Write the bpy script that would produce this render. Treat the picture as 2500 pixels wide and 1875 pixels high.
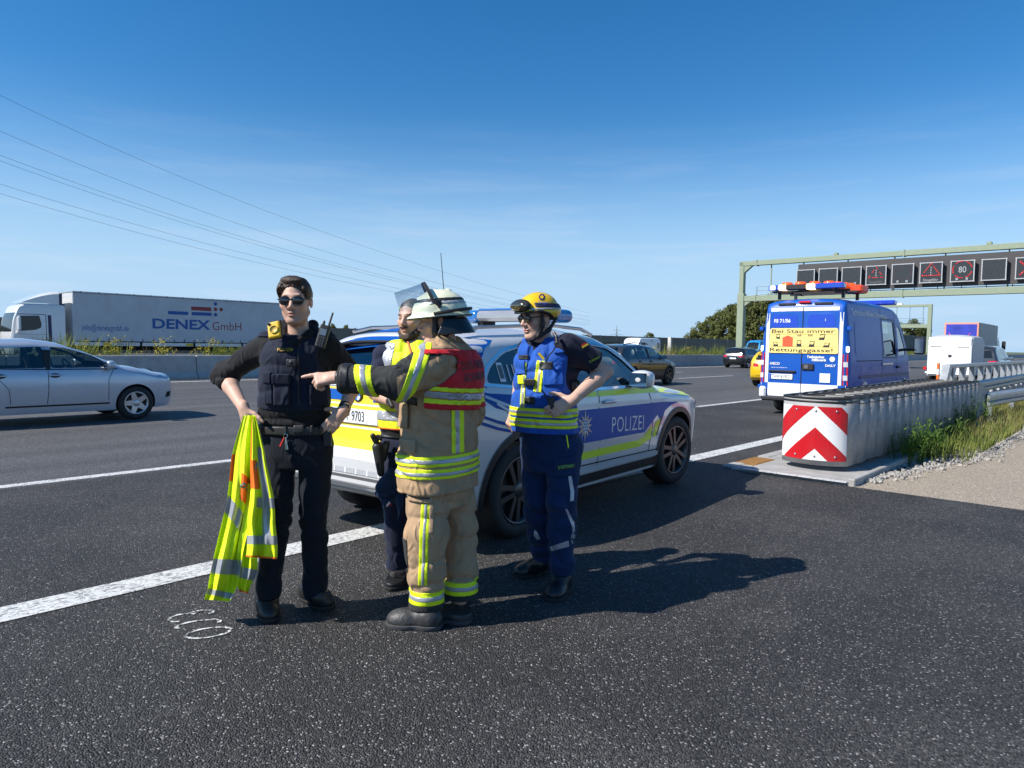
import bpy, bmesh, math, random
import numpy as np
from mathutils import Vector, Matrix, Euler
from mathutils.bvhtree import BVHTree
from math import sin, cos, pi, radians as R

random.seed(7); np.random.seed(7)
scn = bpy.context.scene
for o in list(bpy.data.objects): bpy.data.objects.remove(o)
COL = scn.collection

# ---------------------------------------------------------------- camera
FPX = 1734.0; CAMH = 1.5; ROLL = R(0.9); PITCH = math.atan((937.5 - 840.5) / FPX)
cd = bpy.data.cameras.new('camera'); cam = bpy.data.objects.new('camera', cd); COL.objects.link(cam)
cd.sensor_width = 36; cd.lens = 36 * FPX / 2500; cd.clip_start = 0.05; cd.clip_end = 12000
cF = Vector((0, cos(PITCH), -sin(PITCH))); cU0 = Vector((0, sin(PITCH), cos(PITCH))); cR0 = Vector((1, 0, 0))
cR = cos(ROLL) * cR0 + sin(ROLL) * cU0; cU = -sin(ROLL) * cR0 + cos(ROLL) * cU0
cam.matrix_world = Matrix(((cR.x, cU.x, -cF.x, 0), (cR.y, cU.y, -cF.y, 0), (cR.z, cU.z, -cF.z, CAMH), (0, 0, 0, 1)))
scn.camera = cam
scn.render.resolution_x = 1024; scn.render.resolution_y = 768

# ---------------------------------------------------------------- sky and sun
SUN_EL = R(42.0); SHADOW = Vector((1.93, 0.725, 0)).normalized()      # direction in which shadows fall
world = bpy.data.worlds.new('World'); scn.world = world; world.use_nodes = True
nt = world.node_tree; bg = nt.nodes['Background']
sky = nt.nodes.new('ShaderNodeTexSky'); sky.sky_type = 'NISHITA'; sky.sun_disc = False
sky.sun_elevation = SUN_EL; sky.sun_rotation = math.atan2(-SHADOW.x, -SHADOW.y)
sky.altitude = 500; sky.air_density = 1.0; sky.dust_density = 0.0; sky.ozone_density = 3.0
# thin high cloud streaks low over the horizon
tc = nt.nodes.new('ShaderNodeTexCoord'); mp = nt.nodes.new('ShaderNodeMapping'); mp.inputs['Scale'].default_value = (2.2, 2.2, 24)
nz = nt.nodes.new('ShaderNodeTexNoise'); nz.inputs['Scale'].default_value = 1.6; nz.inputs['Detail'].default_value = 7; nz.inputs['Roughness'].default_value = .62
cr = nt.nodes.new('ShaderNodeValToRGB'); cr.color_ramp.elements[0].position = .50; cr.color_ramp.elements[1].position = .80
sx = nt.nodes.new('ShaderNodeSeparateXYZ')
mr = nt.nodes.new('ShaderNodeMapRange'); mr.inputs['From Min'].default_value = .30; mr.inputs['From Max'].default_value = .04
mu = nt.nodes.new('ShaderNodeMath'); mu.operation = 'MULTIPLY'
mu2 = nt.nodes.new('ShaderNodeMath'); mu2.operation = 'MULTIPLY'; mu2.inputs[1].default_value = .42
mx = nt.nodes.new('ShaderNodeMixRGB'); mx.inputs[2].default_value = (6.0, 6.6, 7.6, 1)
L = nt.links.new
L(tc.outputs['Generated'], mp.inputs[0]); L(mp.outputs[0], nz.inputs['Vector']); L(nz.outputs[0], cr.inputs[0])
L(tc.outputs['Generated'], sx.inputs[0]); L(sx.outputs[2], mr.inputs[0]); L(cr.outputs[0], mu.inputs[0]); L(mr.outputs[0], mu.inputs[1])
L(mu.outputs[0], mu2.inputs[0]); L(mu2.outputs[0], mx.inputs[0]); hs = nt.nodes.new('ShaderNodeHueSaturation'); hs.inputs['Saturation'].default_value = 1.35; hs.inputs['Value'].default_value = 1.1
hz = nt.nodes.new('ShaderNodeMapRange'); hz.inputs['From Min'].default_value = .34; hz.inputs['From Max'].default_value = -.02; hz.interpolation_type = 'SMOOTHERSTEP'
hm = nt.nodes.new('ShaderNodeMixRGB'); hm.inputs[2].default_value = (3.6, 5.3, 7.2, 1)      # pale haze towards the horizon
L(sx.outputs[2], hz.inputs[0]); L(sky.outputs[0], hs.inputs['Color']); L(hz.outputs[0], hm.inputs[0]); L(hs.outputs[0], hm.inputs[1])
L(hm.outputs[0], mx.inputs[1]); L(mx.outputs[0], bg.inputs['Color'])
bg.inputs['Strength'].default_value = 0.095
sd = bpy.data.lights.new('sun', 'SUN'); sun = bpy.data.objects.new('sun', sd); COL.objects.link(sun)
sd.energy = 4.9; sd.angle = R(.53); sd.color = (1, .955, .89)
ld = Vector((SHADOW.x * cos(SUN_EL), SHADOW.y * cos(SUN_EL), -sin(SUN_EL)))
sun.rotation_euler = ld.to_track_quat('-Z', 'Y').to_euler(); sun.location = (-30, -10, 40)
scn.view_settings.view_transform = 'Standard'; scn.view_settings.look = 'None'
scn.view_settings.exposure = 0.45; scn.view_settings.gamma = 1.0

# ---------------------------------------------------------------- frames
TH = R(41.944)
RD = Vector((sin(TH), cos(TH), 0)); RN = Vector((-cos(TH), sin(TH), 0))
ROAD_YAW = math.atan2(RD.y, RD.x)
def RW(s, l, z=0.0): return RD * s + RN * l + Vector((0, 0, z))
def ray(px, py): return cR * ((px - 1250) / FPX) - cU * ((py - 937.5) / FPX) + cF
def at(px, py, Y):
    "point of the place seen at a spot of the photograph, Y metres ahead"
    d = ray(px, py); return Vector((0, 0, CAMH)) + d * (Y / d.y)

# ---------------------------------------------------------------- objects
def tag(o, label=None, cat=None, group=None, kind=None):
    if label: o['label'] = label
    if cat: o['category'] = cat
    if group: o['group'] = group
    if kind: o['kind'] = kind
    return o
def empty(name, loc=(0, 0, 0), rz=0.0):
    o = bpy.data.objects.new(name, None); COL.objects.link(o); o.location = loc; o.rotation_euler = (0, 0, rz)
    o.empty_display_size = .2
    return o
def link(name, me, mat=None, parent=None, world_space=False):
    o = bpy.data.objects.new(name, me); COL.objects.link(o)
    if mat is not None and not me.materials:
        for m in (mat if isinstance(mat, (list, tuple)) else [mat]): me.materials.append(m)
    if parent:
        o.parent = parent
        if world_space: o.matrix_parent_inverse = parent_world(parent).inverted()
    return o
def parent_world(p):
    m = Matrix.LocRotScale(p.location, p.rotation_euler, p.scale)
    if p.parent: m = parent_world(p.parent) @ p.matrix_parent_inverse @ m
    return m
def copy_tree(o, parent=None):
    c = o.copy(); COL.objects.link(c); c.parent = parent
    for ch in list(o.children): copy_tree(ch, c)
    return c
def pymesh(name, V, F, smooth=False, mi=None):
    me = bpy.data.meshes.new(name); me.from_pydata([tuple(v) for v in V], [], F)
    if smooth: me.polygons.foreach_set('use_smooth', [True] * len(me.polygons))
    if mi is not None: me.polygons.foreach_set('material_index', mi)
    me.update(); return me
class MB:
    "collects shapes; build() links them as one mesh object"
    def __init__(s): s.V = []; s.F = []; s.MI = []; s.S = []; s.T = None; s.m = 0; s.smooth = False
    def add(s, V, F):
        b = len(s.V)
        for v in V:
            v = Vector(v); s.V.append(tuple(s.T @ v) if s.T else tuple(v))
        for f in F: s.F.append([b + i for i in f]); s.MI.append(s.m); s.S.append(s.smooth)
        return s
    def box(s, c, d, M=None, bev=0.0):
        hx, hy, hz = d[0] / 2, d[1] / 2, d[2] / 2
        if bev <= 0:
            V = [Vector((x * hx, y * hy, z * hz)) for x in (-1, 1) for y in (-1, 1) for z in (-1, 1)]
            F = [(0, 1, 3, 2), (4, 6, 7, 5), (0, 4, 5, 1), (2, 3, 7, 6), (0, 2, 6, 4), (1, 5, 7, 3)]
        else:
            b = min(bev, hx * .95, hy * .95, hz * .95); V = []; ix = {}
            for x in (-1, 1):
                for y in (-1, 1):
                    for z in (-1, 1):
                        for a in range(3):
                            p = [x * (hx - b), y * (hy - b), z * (hz - b)]; p[a] = (x, y, z)[a] * (hx, hy, hz)[a]
                            ix[(x, y, z, a)] = len(V); V.append(Vector(p))
            F = []
            for sg in (-1, 1):
                F.append([ix[(sg, y, z, 0)] for y, z in ((-1, -1), (1, -1), (1, 1), (-1, 1))][::sg])
                F.append([ix[(x, sg, z, 1)] for x, z in ((-1, -1), (-1, 1), (1, 1), (1, -1))][::sg])
                F.append([ix[(x, y, sg, 2)] for x, y in ((-1, -1), (1, -1), (1, 1), (-1, 1))][::sg])
            for x in (-1, 1):
                for y in (-1, 1):
                    F.append([ix[(x, y, -1, 0)], ix[(x, y, -1, 1)], ix[(x, y, 1, 1)], ix[(x, y, 1, 0)]][::(1 if x * y > 0 else -1)])
                for z in (-1, 1):
                    F.append([ix[(x, -1, z, 0)], ix[(x, 1, z, 0)], ix[(x, 1, z, 2)], ix[(x, -1, z, 2)]][::(1 if x * z > 0 else -1)])
            for y in (-1, 1):
                for z in (-1, 1):
                    F.append([ix[(-1, y, z, 1)], ix[(-1, y, z, 2)], ix[(1, y, z, 2)], ix[(1, y, z, 1)]][::(1 if y * z > 0 else -1)])
            for x in (-1, 1):
                for y in (-1, 1):
                    for z in (-1, 1):
                        F.append([ix[(x, y, z, 0)], ix[(x, y, z, 1)], ix[(x, y, z, 2)]][::(1 if x * y * z > 0 else -1)])
        c = Vector(c)
        V = [(M @ v if M is not None else v) + c for v in V]
        return s.add(V, F)
    def tube(s, pts, rad, n=8, cap=True):
        pts = [Vector(p) for p in pts]; rs = rad if isinstance(rad, (list, tuple)) else [rad] * len(pts)
        V = []; F = []; up = Vector((0, 0, 1)); pu = None
        for i, p in enumerate(pts):
            d = (pts[min(i + 1, len(pts) - 1)] - pts[max(i - 1, 0)])
            d = d.normalized() if d.length > 1e-9 else Vector((0, 0, 1))
            if pu is None: pu = d.orthogonal().normalized()
            pu = (pu - d * pu.dot(d)); pu = pu.normalized() if pu.length > 1e-6 else d.orthogonal().normalized()
            w = d.cross(pu)
            for j in range(n):
                a = 2 * pi * j / n; V.append(p + (pu * cos(a) + w * sin(a)) * rs[i])
        for i in range(len(pts) - 1):
            for j in range(n): F.append((i * n + j, i * n + (j + 1) % n, (i + 1) * n + (j + 1) % n, (i + 1) * n + j))
        if cap: F.append(tuple(range(n))[::-1]); F.append(tuple((len(pts) - 1) * n + j for j in range(n)))
        return s.add(V, F)
    def lathe(s, prof, n=32, M=None, close=False):
        "profile (r, h) turned round local z"
        V = []; F = []
        for r, h in prof:
            for j in range(n):
                a = 2 * pi * j / n; v = Vector((r * cos(a), r * sin(a), h)); V.append(M @ v if M is not None else v)
        m = len(prof)
        for i in range(m if close else m - 1):
            k = (i + 1) % m
            for j in range(n): F.append((i * n + j, i * n + (j + 1) % n, k * n + (j + 1) % n, k * n + j))
        return s.add(V, F)
    def prism(s, poly, fa, fb):
        "polygon (u,v) list swept between two maps"
        n = len(poly); V = [fa(*p) for p in poly] + [fb(*p) for p in poly]
        F = [tuple(range(n)), tuple(range(n, 2 * n))[::-1]] + [(i, n + i, n + (i + 1) % n, (i + 1) % n) for i in range(n)]
        return s.add(V, F)
    def grid(s, fn, nu, nv):
        V = [fn(i / nu, j / nv) for j in range(nv + 1) for i in range(nu + 1)]; w = nu + 1
        F = [(j * w + i, j * w + i + 1, (j + 1) * w + i + 1, (j + 1) * w + i) for j in range(nv) for i in range(nu)]
        return s.add(V, F)
    def mesh(s, name):
        me = pymesh(name, s.V, s.F, False, s.MI); me.polygons.foreach_set('use_smooth', s.S); return me
    def build(s, name, mat, parent=None, ws=False, fix=False):
        me = s.mesh(name)
        if fix:
            bm = bmesh.new(); bm.from_mesh(me); bmesh.ops.recalc_face_normals(bm, faces=bm.faces); bm.to_mesh(me); bm.free()
        return link(name, me, mat, parent, ws)

# ---------------------------------------------------------------- materials
MATS = {}
def mat(name, col=(.5, .5, .5), rough=.6, metal=0.0, var=.08, vscale=6.0, bump=0.0, bscale=60.0, coat=0.0, spec=.5, alpha=1.0, emit=None, estr=0.0, attr=None, sheen=0.0, dirt=None, trans=0.0, crease=0.0):
    if name in MATS: return MATS[name]
    m = bpy.data.materials.new(name); m.use_nodes = True; nt = m.node_tree; N = nt.nodes; L = nt.links.new
    b = N['Principled BSDF']; b.inputs['Roughness'].default_value = rough; b.inputs['Metallic'].default_value = metal
    b.inputs['Specular IOR Level'].default_value = spec
    if coat: b.inputs['Coat Weight'].default_value = coat; b.inputs['Coat Roughness'].default_value = .04
    if sheen: b.inputs['Sheen Weight'].default_value = sheen
    if trans: b.inputs['Transmission Weight'].default_value = trans
    tc = N.new('ShaderNodeTexCoord')
    base = N.new('ShaderNodeRGB'); base.outputs[0].default_value = (*col, 1); out = base.outputs[0]
    if attr:
        a = N.new('ShaderNodeAttribute'); a.attribute_name = attr; out = a.outputs['Color']
    if var > 0:
        n = N.new('ShaderNodeTexNoise'); n.inputs['Scale'].default_value = vscale; n.inputs['Detail'].default_value = 5
        L(tc.outputs['Object'], n.inputs['Vector'])
        h = N.new('ShaderNodeHueSaturation'); r = N.new('ShaderNodeMapRange')
        r.inputs['From Min'].default_value = .25; r.inputs['From Max'].default_value = .75
        r.inputs['To Min'].default_value = 1 - var; r.inputs['To Max'].default_value = 1 + var
        L(n.outputs[0], r.inputs[0]); L(r.outputs[0], h.inputs['Value']); L(out, h.inputs['Color']); out = h.outputs[0]
        rr = N.new('ShaderNodeMapRange'); rr.inputs['To Min'].default_value = max(0, rough - .06); rr.inputs['To Max'].default_value = min(1, rough + .06)
        L(n.outputs[0], rr.inputs[0]); L(rr.outputs[0], b.inputs['Roughness'])
    if dirt:
        n2 = N.new('ShaderNodeTexNoise'); n2.inputs['Scale'].default_value = dirt[1]; n2.inputs['Detail'].default_value = 8; n2.inputs['Roughness'].default_value = .7
        L(tc.outputs['Object'], n2.inputs['Vector'])
        c = N.new('ShaderNodeValToRGB'); c.color_ramp.elements[0].position = .45; c.color_ramp.elements[1].position = .75
        mm = N.new('ShaderNodeMath'); mm.operation = 'MULTIPLY'; mm.inputs[1].default_value = dirt[2]
        x = N.new('ShaderNodeMixRGB'); x.inputs[2].default_value = (*dirt[0], 1)
        L(n2.outputs[0], c.inputs[0]); L(c.outputs[0], mm.inputs[0]); L(mm.outputs[0], x.inputs[0]); L(out, x.inputs[1]); out = x.outputs[0]
    L(out, b.inputs['Base Color'])
    if bump > 0:
        n = N.new('ShaderNodeTexNoise'); n.inputs['Scale'].default_value = bscale; n.inputs['Detail'].default_value = 4
        L(tc.outputs['Object'], n.inputs['Vector'])
        bp = N.new('ShaderNodeBump'); bp.inputs['Strength'].default_value = bump; bp.inputs['Distance'].default_value = .02
        L(n.outputs[0], bp.inputs['Height']); L(bp.outputs[0], b.inputs['Normal'])
        if crease:
            n = N.new('ShaderNodeTexNoise'); n.inputs['Scale'].default_value = 11; n.inputs['Detail'].default_value = 2.5; n.inputs['Distortion'].default_value = 1.8; n.noise_type = 'RIDGED_MULTIFRACTAL'
            mp = N.new('ShaderNodeMapping'); mp.inputs['Scale'].default_value = (1, 1, .55); mp.inputs['Rotation'].default_value = (.5, .6, 0)
            L(tc.outputs['Object'], mp.inputs[0]); L(mp.outputs[0], n.inputs['Vector'])
            b2 = N.new('ShaderNodeBump'); b2.inputs['Strength'].default_value = crease; b2.inputs['Distance'].default_value = .022
            L(n.outputs[0], b2.inputs['Height']); L(b2.outputs[0], bp.inputs['Normal'])
    if emit: b.inputs['Emission Color'].default_value = (*emit, 1); b.inputs['Emission Strength'].default_value = estr
    MATS[name] = m; return m
def glass(name, tint=(.55, .62, .6), gloss=.08):
    if name in MATS: return MATS[name]
    m = bpy.data.materials.new(name); m.use_nodes = True; N = m.node_tree.nodes; L = m.node_tree.links.new
    for n in list(N): N.remove(n)
    o = N.new('ShaderNodeOutputMaterial'); t = N.new('ShaderNodeBsdfTransparent'); t.inputs[0].default_value = (*tint, 1)
    g = N.new('ShaderNodeBsdfGlossy'); g.inputs['Roughness'].default_value = .01; g.inputs[0].default_value = (1, 1, 1, 1)
    lw0 = N.new('ShaderNodeLayerWeight'); lw0.inputs[0].default_value = .5; lw = N.new('ShaderNodeMath'); lw.operation = 'POWER'; lw.inputs[1].default_value = 4.0; L(lw0.outputs['Facing'], lw.inputs[0])
    ad = N.new('ShaderNodeMath'); ad.operation = 'ADD'; ad.inputs[1].default_value = gloss; ad.use_clamp = True
    tcn = N.new('ShaderNodeTexCoord'); n = N.new('ShaderNodeTexNoise'); n.inputs['Scale'].default_value = 3
    ml = N.new('ShaderNodeMath'); ml.operation = 'MULTIPLY_ADD'; ml.inputs[1].default_value = .04
    mix = N.new('ShaderNodeMixShader')
    L(tcn.outputs['Object'], n.inputs['Vector']); L(lw.outputs[0], ad.inputs[0]); L(n.outputs[0], ml.inputs[0]); L(ad.outputs[0], ml.inputs[2])
    L(ml.outputs[0], mix.inputs[0]); L(t.outputs[0], mix.inputs[1]); L(g.outputs[0], mix.inputs[2]); L(mix.outputs[0], o.inputs[0])
    MATS[name] = m; return m

M_white = mat('white_paint', (.8, .8, .79), .45, dirt=((.5, .48, .44), 5, .25))
M_black = mat('black_plastic', (.018, .018, .019), .5, var=.2)
M_rubber = mat('tyre_rubber', (.022, .022, .022), .75, var=.2, vscale=20, bump=.15, bscale=80)
M_steel = mat('galvanised_steel', (.42, .44, .45), .42, .55, var=.16, vscale=9, dirt=((.3, .31, .3), 14, .4), bump=.04, bscale=30)
M_alloy = mat('alloy_rim', (.55, .56, .57), .3, .85, var=.06)
M_dalloy = mat('dark_alloy_rim', (.1, .1, .105), .35, .7, var=.1)
M_dark = mat('dark_void', (.008, .008, .009), .8, var=.1)
M_glass = glass('car_glass'); M_dglass = glass('tinted_glass', (.16, .18, .18), .1)
M_owin = mat('dark_window', (.014, .018, .021), .08, var=.1, coat=.25, spec=.35)
M_red = mat('red_lens', (.55, .01, .015), .2, coat=.6, var=.1)
M_chrome = mat('chrome', (.75, .76, .78), .12, 1.0, var=.03)

# ---------------------------------------------------------------- text
def text_verts(txt, h=1.0, xs=1.0, bold=0.0, spacing=1.0, italic=0.0, align='LEFT'):
    cu = bpy.data.curves.new('t', 'FONT'); cu.body = txt; cu.size = 1.0; cu.resolution_u = 3; cu.offset = bold
    cu.space_character = spacing; cu.shear = italic
    ob = bpy.data.objects.new('t', cu); me = bpy.data.meshes.new_from_object(ob)
    V = np.array([v.co[:] for v in me.vertices]); F = [list(p.vertices) for p in me.polygons]
    bpy.data.objects.remove(ob); bpy.data.curves.remove(cu); bpy.data.meshes.remove(me)
    V = V[:, :2]; V[:, 0] -= V[:, 0].min(); V[:, 1] -= 0
    ch = 0.70 if any(c.isupper() or c.isdigit() for c in txt) else .5
    V *= h / ch; V[:, 0] *= xs
    w = V[:, 0].max()
    if align == 'CENTER': V[:, 0] -= w / 2
    return V, F, w
def text_obj(name, txt, fn, m, parent, h, ws=False, **k):
    "letters as thin mesh laid on a surface: fn(u, v) gives the point"
    V, F, w = text_verts(txt, h, **k)
    return link(name, pymesh(name, [fn(u, v) for u, v in V], F), m, parent, ws)

# ---------------------------------------------------------------- signed-distance modelling (bodies, garments)
def smin(a, b, k):
    if k <= 0: return np.minimum(a, b)
    h = np.clip(.5 + .5 * (b - a) / k, 0, 1); return b + (a - b) * h - k * h * (1 - h)
MARG = .055
class SDF:
    def __init__(s): s.ops = []
    def _add(s, fn, lo, hi, k, mode=0):
        s.ops.append((fn, np.array(lo, np.float32) - MARG - k, np.array(hi, np.float32) + MARG + k, k, mode)); return s
    def cone(s, a, b, ra, rb, k=.02, mode=0):
        a = np.array(a, np.float32); b = np.array(b, np.float32); ba = b - a; q = max(float(ba @ ba), 1e-9)
        def fn(P):
            t = np.clip(((P - a) @ ba) / q, 0, 1)
            return np.linalg.norm(P - a - t[:, None] * ba, axis=1) - (ra + (rb - ra) * t)
        r = max(ra, rb); return s._add(fn, np.minimum(a, b) - r, np.maximum(a, b) + r, k, mode)
    def chain(s, pts, rs, k=.02, mode=0):
        for i in range(len(pts) - 1): s.cone(pts[i], pts[i + 1], rs[i], rs[i + 1], k if i == 0 else max(k, .015), mode)
        return s
    def ell(s, c, r, M=None, k=.02, mode=0):
        c = np.array(c, np.float32); r = np.array(r, np.float32); A = np.array(M, np.float32) if M is not None else None
        def fn(P):
            q = P - c
            if A is not None: q = q @ A          # columns of A are local axes
            k0 = np.linalg.norm(q / r, axis=1); k1 = np.linalg.norm(q / (r * r), axis=1)
            return np.where(k1 < 1e-9, -r.min(), k0 * (k0 - 1) / np.maximum(k1, 1e-9))
        m = float(r.max()); return s._add(fn, c - m, c + m, k, mode)
    def box(s, c, h, M=None, rnd=.005, k=0.0, mode=0):
        c = np.array(c, np.float32); h = np.array(h, np.float32); A = np.array(M, np.float32) if M is not None else None
        def fn(P):
            q = P - c
            if A is not None: q = q @ A
            q = np.abs(q) - (h - rnd)
            return np.linalg.norm(np.maximum(q, 0), axis=1) + np.minimum(q.max(1), 0) - rnd
        m = float(np.linalg.norm(h)); return s._add(fn, c - m, c + m, k, mode)
    def loft(s, secs, k=.02, p=2.3, mode=0, rnd=.012):
        "stack of (centre xyz, rx, ry, yaw) from low to high"
        z = np.array([q[0][2] for q in secs], np.float32); cx = np.array([q[0][0] for q in secs]); cy = np.array([q[0][1] for q in secs])
        rx = np.array([q[1] for q in secs]); ry = np.array([q[2] for q in secs]); yw = np.array([q[3] for q in secs])
        zz = np.linspace(z[0], z[-1], 60)
        def sm(a):
            v = np.interp(zz, z, a); 
            for _ in range(6): v[1:-1] = (v[:-2] + 2 * v[1:-1] + v[2:]) / 4
            return v
        tabs = [sm(a) for a in (cx, cy, rx, ry, yw)]
        def fn(P):
            X, Y, A, B, W = [np.interp(P[:, 2], zz, t) for t in tabs]
            dx = P[:, 0] - X; dy = P[:, 1] - Y; c, n = np.cos(W), np.sin(W)
            u = dx * c + dy * n; v = -dx * n + dy * c
            d = ((np.abs(u / A) ** p + np.abs(v / B) ** p) ** (1 / p) - 1) * np.minimum(A, B)
            e = np.maximum(z[0] - P[:, 2], P[:, 2] - z[-1])
            return np.minimum(np.maximum(d + rnd, e + rnd), 0) + np.sqrt(np.maximum(d + rnd, 0) ** 2 + np.maximum(e + rnd, 0) ** 2) - rnd
        m = max(rx.max(), ry.max())
        return s._add(fn, (cx.min() - m, cy.min() - m, z[0]), (cx.max() + m, cy.max() + m, z[-1]), k, mode)
    def merge(s, o): s.ops += o.ops; return s
    def __call__(s, P):
        d = np.full(len(P), .3, np.float32); a, b = P.min(0), P.max(0); x, y, z = P[:, 0], P[:, 1], P[:, 2]
        for fn, lo, hi, k, mode in s.ops:
            if (a > hi).any() or (b < lo).any(): continue
            m = (x > lo[0]) & (x < hi[0]) & (y > lo[1]) & (y < hi[1]) & (z > lo[2]) & (z < hi[2])
            if not m.any(): continue
            v = fn(P[m]).astype(np.float32)
            if mode == 0: d[m] = smin(d[m], v, k)
            elif mode == 1: d[m] = -smin(-d[m], v, k)          # subtract
        return d
    def bounds(s):
        A = [o for o in s.ops if o[4] == 0]
        return np.min([o[1] for o in A], 0) + MARG - .01, np.max([o[2] for o in A], 0) - MARG + .01
def folds(seed, amp, freq, dirs=None):
    rg = np.random.RandomState(seed); K = rg.randn(5, 3); K /= np.linalg.norm(K, axis=1)[:, None]
    if dirs is not None: K = K * .45 + np.array(dirs); K /= np.linalg.norm(K, axis=1)[:, None]
    K = (K * freq * rg.uniform(.6, 1.5, (5, 1))).astype(np.float32); K2 = (rg.randn(5, 3) * freq * .35).astype(np.float32); ph = rg.rand(5, 2).astype(np.float32) * 6.3
    def fn(P):
        v = 0
        for i in range(5): v = v + np.sin(P @ K[i] + ph[i, 0] + 1.6 * np.sin(P @ K2[i] + ph[i, 1]))
        v = v / 2.2
        return amp * (1 - 2 * np.abs(np.tanh(v * .9))) 
    return fn
def smesh(f, lo, hi, h=.005):
    "polygonise f<0 with sparse surface nets"
    lo = np.array(lo, np.float32) - 2 * h; hi = np.array(hi, np.float32) + 2 * h; B = 8; C = B * h
    n = np.ceil((hi - lo) / C).astype(int)
    I = np.stack(np.meshgrid(*[np.arange(q) for q in n], indexing='ij'), -1).reshape(-1, 3)
    ctr = lo + (I + .5) * C
    d = np.concatenate([f(c.astype(np.float32)) for c in np.array_split(ctr, max(1, len(ctr) // 6000 + 1))])
    I = I[np.abs(d) < C * 1.05]
    if not len(I): return np.zeros((0, 3)), []
    o = np.stack(np.meshgrid(*[np.arange(B + 1)] * 3, indexing='ij'), -1).reshape(-1, 3)
    vals = np.empty((len(I), (B + 1) ** 3), np.float32)
    for a in range(0, len(I), 90):
        g = (I[a:a + 90, None, :] * B + o[None]).reshape(-1, 3)
        vals[a:a + 90] = f((lo + g * h).astype(np.float32)).reshape(-1, (B + 1) ** 3)
    v = vals.reshape(-1, B + 1, B + 1, B + 1); sgn = v < 0
    c8 = [(i, j, k) for i in (0, 1) for j in (0, 1) for k in (0, 1)]
    cs = sum(sgn[:, i:i + B, j:j + B, k:k + B].astype(np.int8) for i, j, k in c8)
    bi, ci, cj, ck = np.nonzero((cs > 0) & (cs < 8))
    G = I[bi] * B + np.stack([ci, cj, ck], 1)
    cv = np.stack([v[bi, ci + i, cj + j, ck + k] for i, j, k in c8], 1); cp = np.array(c8, np.float32)
    acc = np.zeros((len(bi), 3)); cnt = np.zeros(len(bi))
    for a in range(8):
        for b in range(a + 1, 8):
            if sum(abs(np.array(c8[a]) - np.array(c8[b]))) != 1: continue
            m = (cv[:, a] < 0) != (cv[:, b] < 0)
            t = cv[m, a] / (cv[m, a] - cv[m, b]); acc[m] += cp[a] + t[:, None] * (cp[b] - cp[a]); cnt[m] += 1
    V = lo + (G + acc / cnt[:, None]) * h
    D = n * B + 2; key = lambda g: ((g[:, 0] + 1) * (D[1] + 2) + g[:, 1] + 1) * (D[2] + 2) + g[:, 2] + 1
    K = key(G.astype(np.int64)); od = np.argsort(K); Ks = K[od]; F = []
    for ax in range(3):
        s0 = sgn[:, :B, :B, :B]; s1 = [sgn[:, 1:, :B, :B], sgn[:, :B, 1:, :B], sgn[:, :B, :B, 1:]][ax]
        e, i, j, k = np.nonzero(s0 != s1); g = (I[e] * B + np.stack([i, j, k], 1)).astype(np.int64); flip = s0[e, i, j, k]
        a1, a2 = [(1, 2), (2, 0), (0, 1)][ax]; q = []
        for d1, d2 in ((-1, -1), (0, -1), (0, 0), (-1, 0)):
            h2 = g.copy(); h2[:, a1] += d1; h2[:, a2] += d2; kk = key(h2); p = np.clip(np.searchsorted(Ks, kk), 0, len(Ks) - 1)
            q.append(np.where(Ks[p] == kk, od[p], -1))
        q = np.stack(q, 1); ok = (q >= 0).all(1); q = q[ok]; fl = flip[ok]
        q[~fl] = q[~fl][:, ::-1]; F.append(q)
    return V, np.concatenate(F)
def sobj(name, f, m, parent=None, h=.005, lo=None, hi=None, col=None, smooth=True, relax=1):
    if lo is None: lo, hi = f.bounds()
    V, F = smesh(f, lo, hi, h)
    me = bpy.data.meshes.new(name)
    if len(V):
        nf = len(F)
        if relax:
            for _ in range(relax):
                A = np.zeros_like(V); c = np.zeros(len(V))
                for a, b in ((0, 1), (1, 2), (2, 3), (3, 0)):
                    np.add.at(A, F[:, a], V[F[:, b]]); np.add.at(c, F[:, a], 1); np.add.at(A, F[:, b], V[F[:, a]]); np.add.at(c, F[:, b], 1)
                V = V * .5 + .5 * A / np.maximum(c, 1)[:, None]
        me.vertices.add(len(V)); me.vertices.foreach_set('co', V.astype(np.float32).ravel())
        me.loops.add(nf * 4); me.loops.foreach_set('vertex_index', np.ascontiguousarray(F, np.int32).ravel())
        me.polygons.add(nf); me.polygons.foreach_set('loop_start', np.arange(0, nf * 4, 4, dtype=np.int32))
        me.polygons.foreach_set('use_smooth', np.full(nf, smooth)); me.update(calc_edges=True); me.validate()
    else: print('EMPTY SDF', name)
    if col is not None and len(V):
        c = col(V.astype(np.float32)); ca = me.color_attributes.new('tint', 'FLOAT_COLOR', 'POINT')
        ca.data.foreach_set('color', np.concatenate([c, np.ones((len(V), 1))], 1).astype(np.float32).ravel())
    return link(name, me, m, parent, True)
def bvh_of(o):
    me = o.data; return BVHTree.FromPolygons([v.co for v in me.vertices], [p.vertices for p in me.polygons])
def lay(bv, dirn, off=.004, back=.5):
    "returns a function dropping a point along dirn onto a surface"
    d = Vector(dirn).normalized()
    def fn(p):
        p = Vector(p); hit = bv.ray_cast(p - d * back, d)
        return (hit[0] - d * off) if hit[0] is not None else p
    return fn
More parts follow.
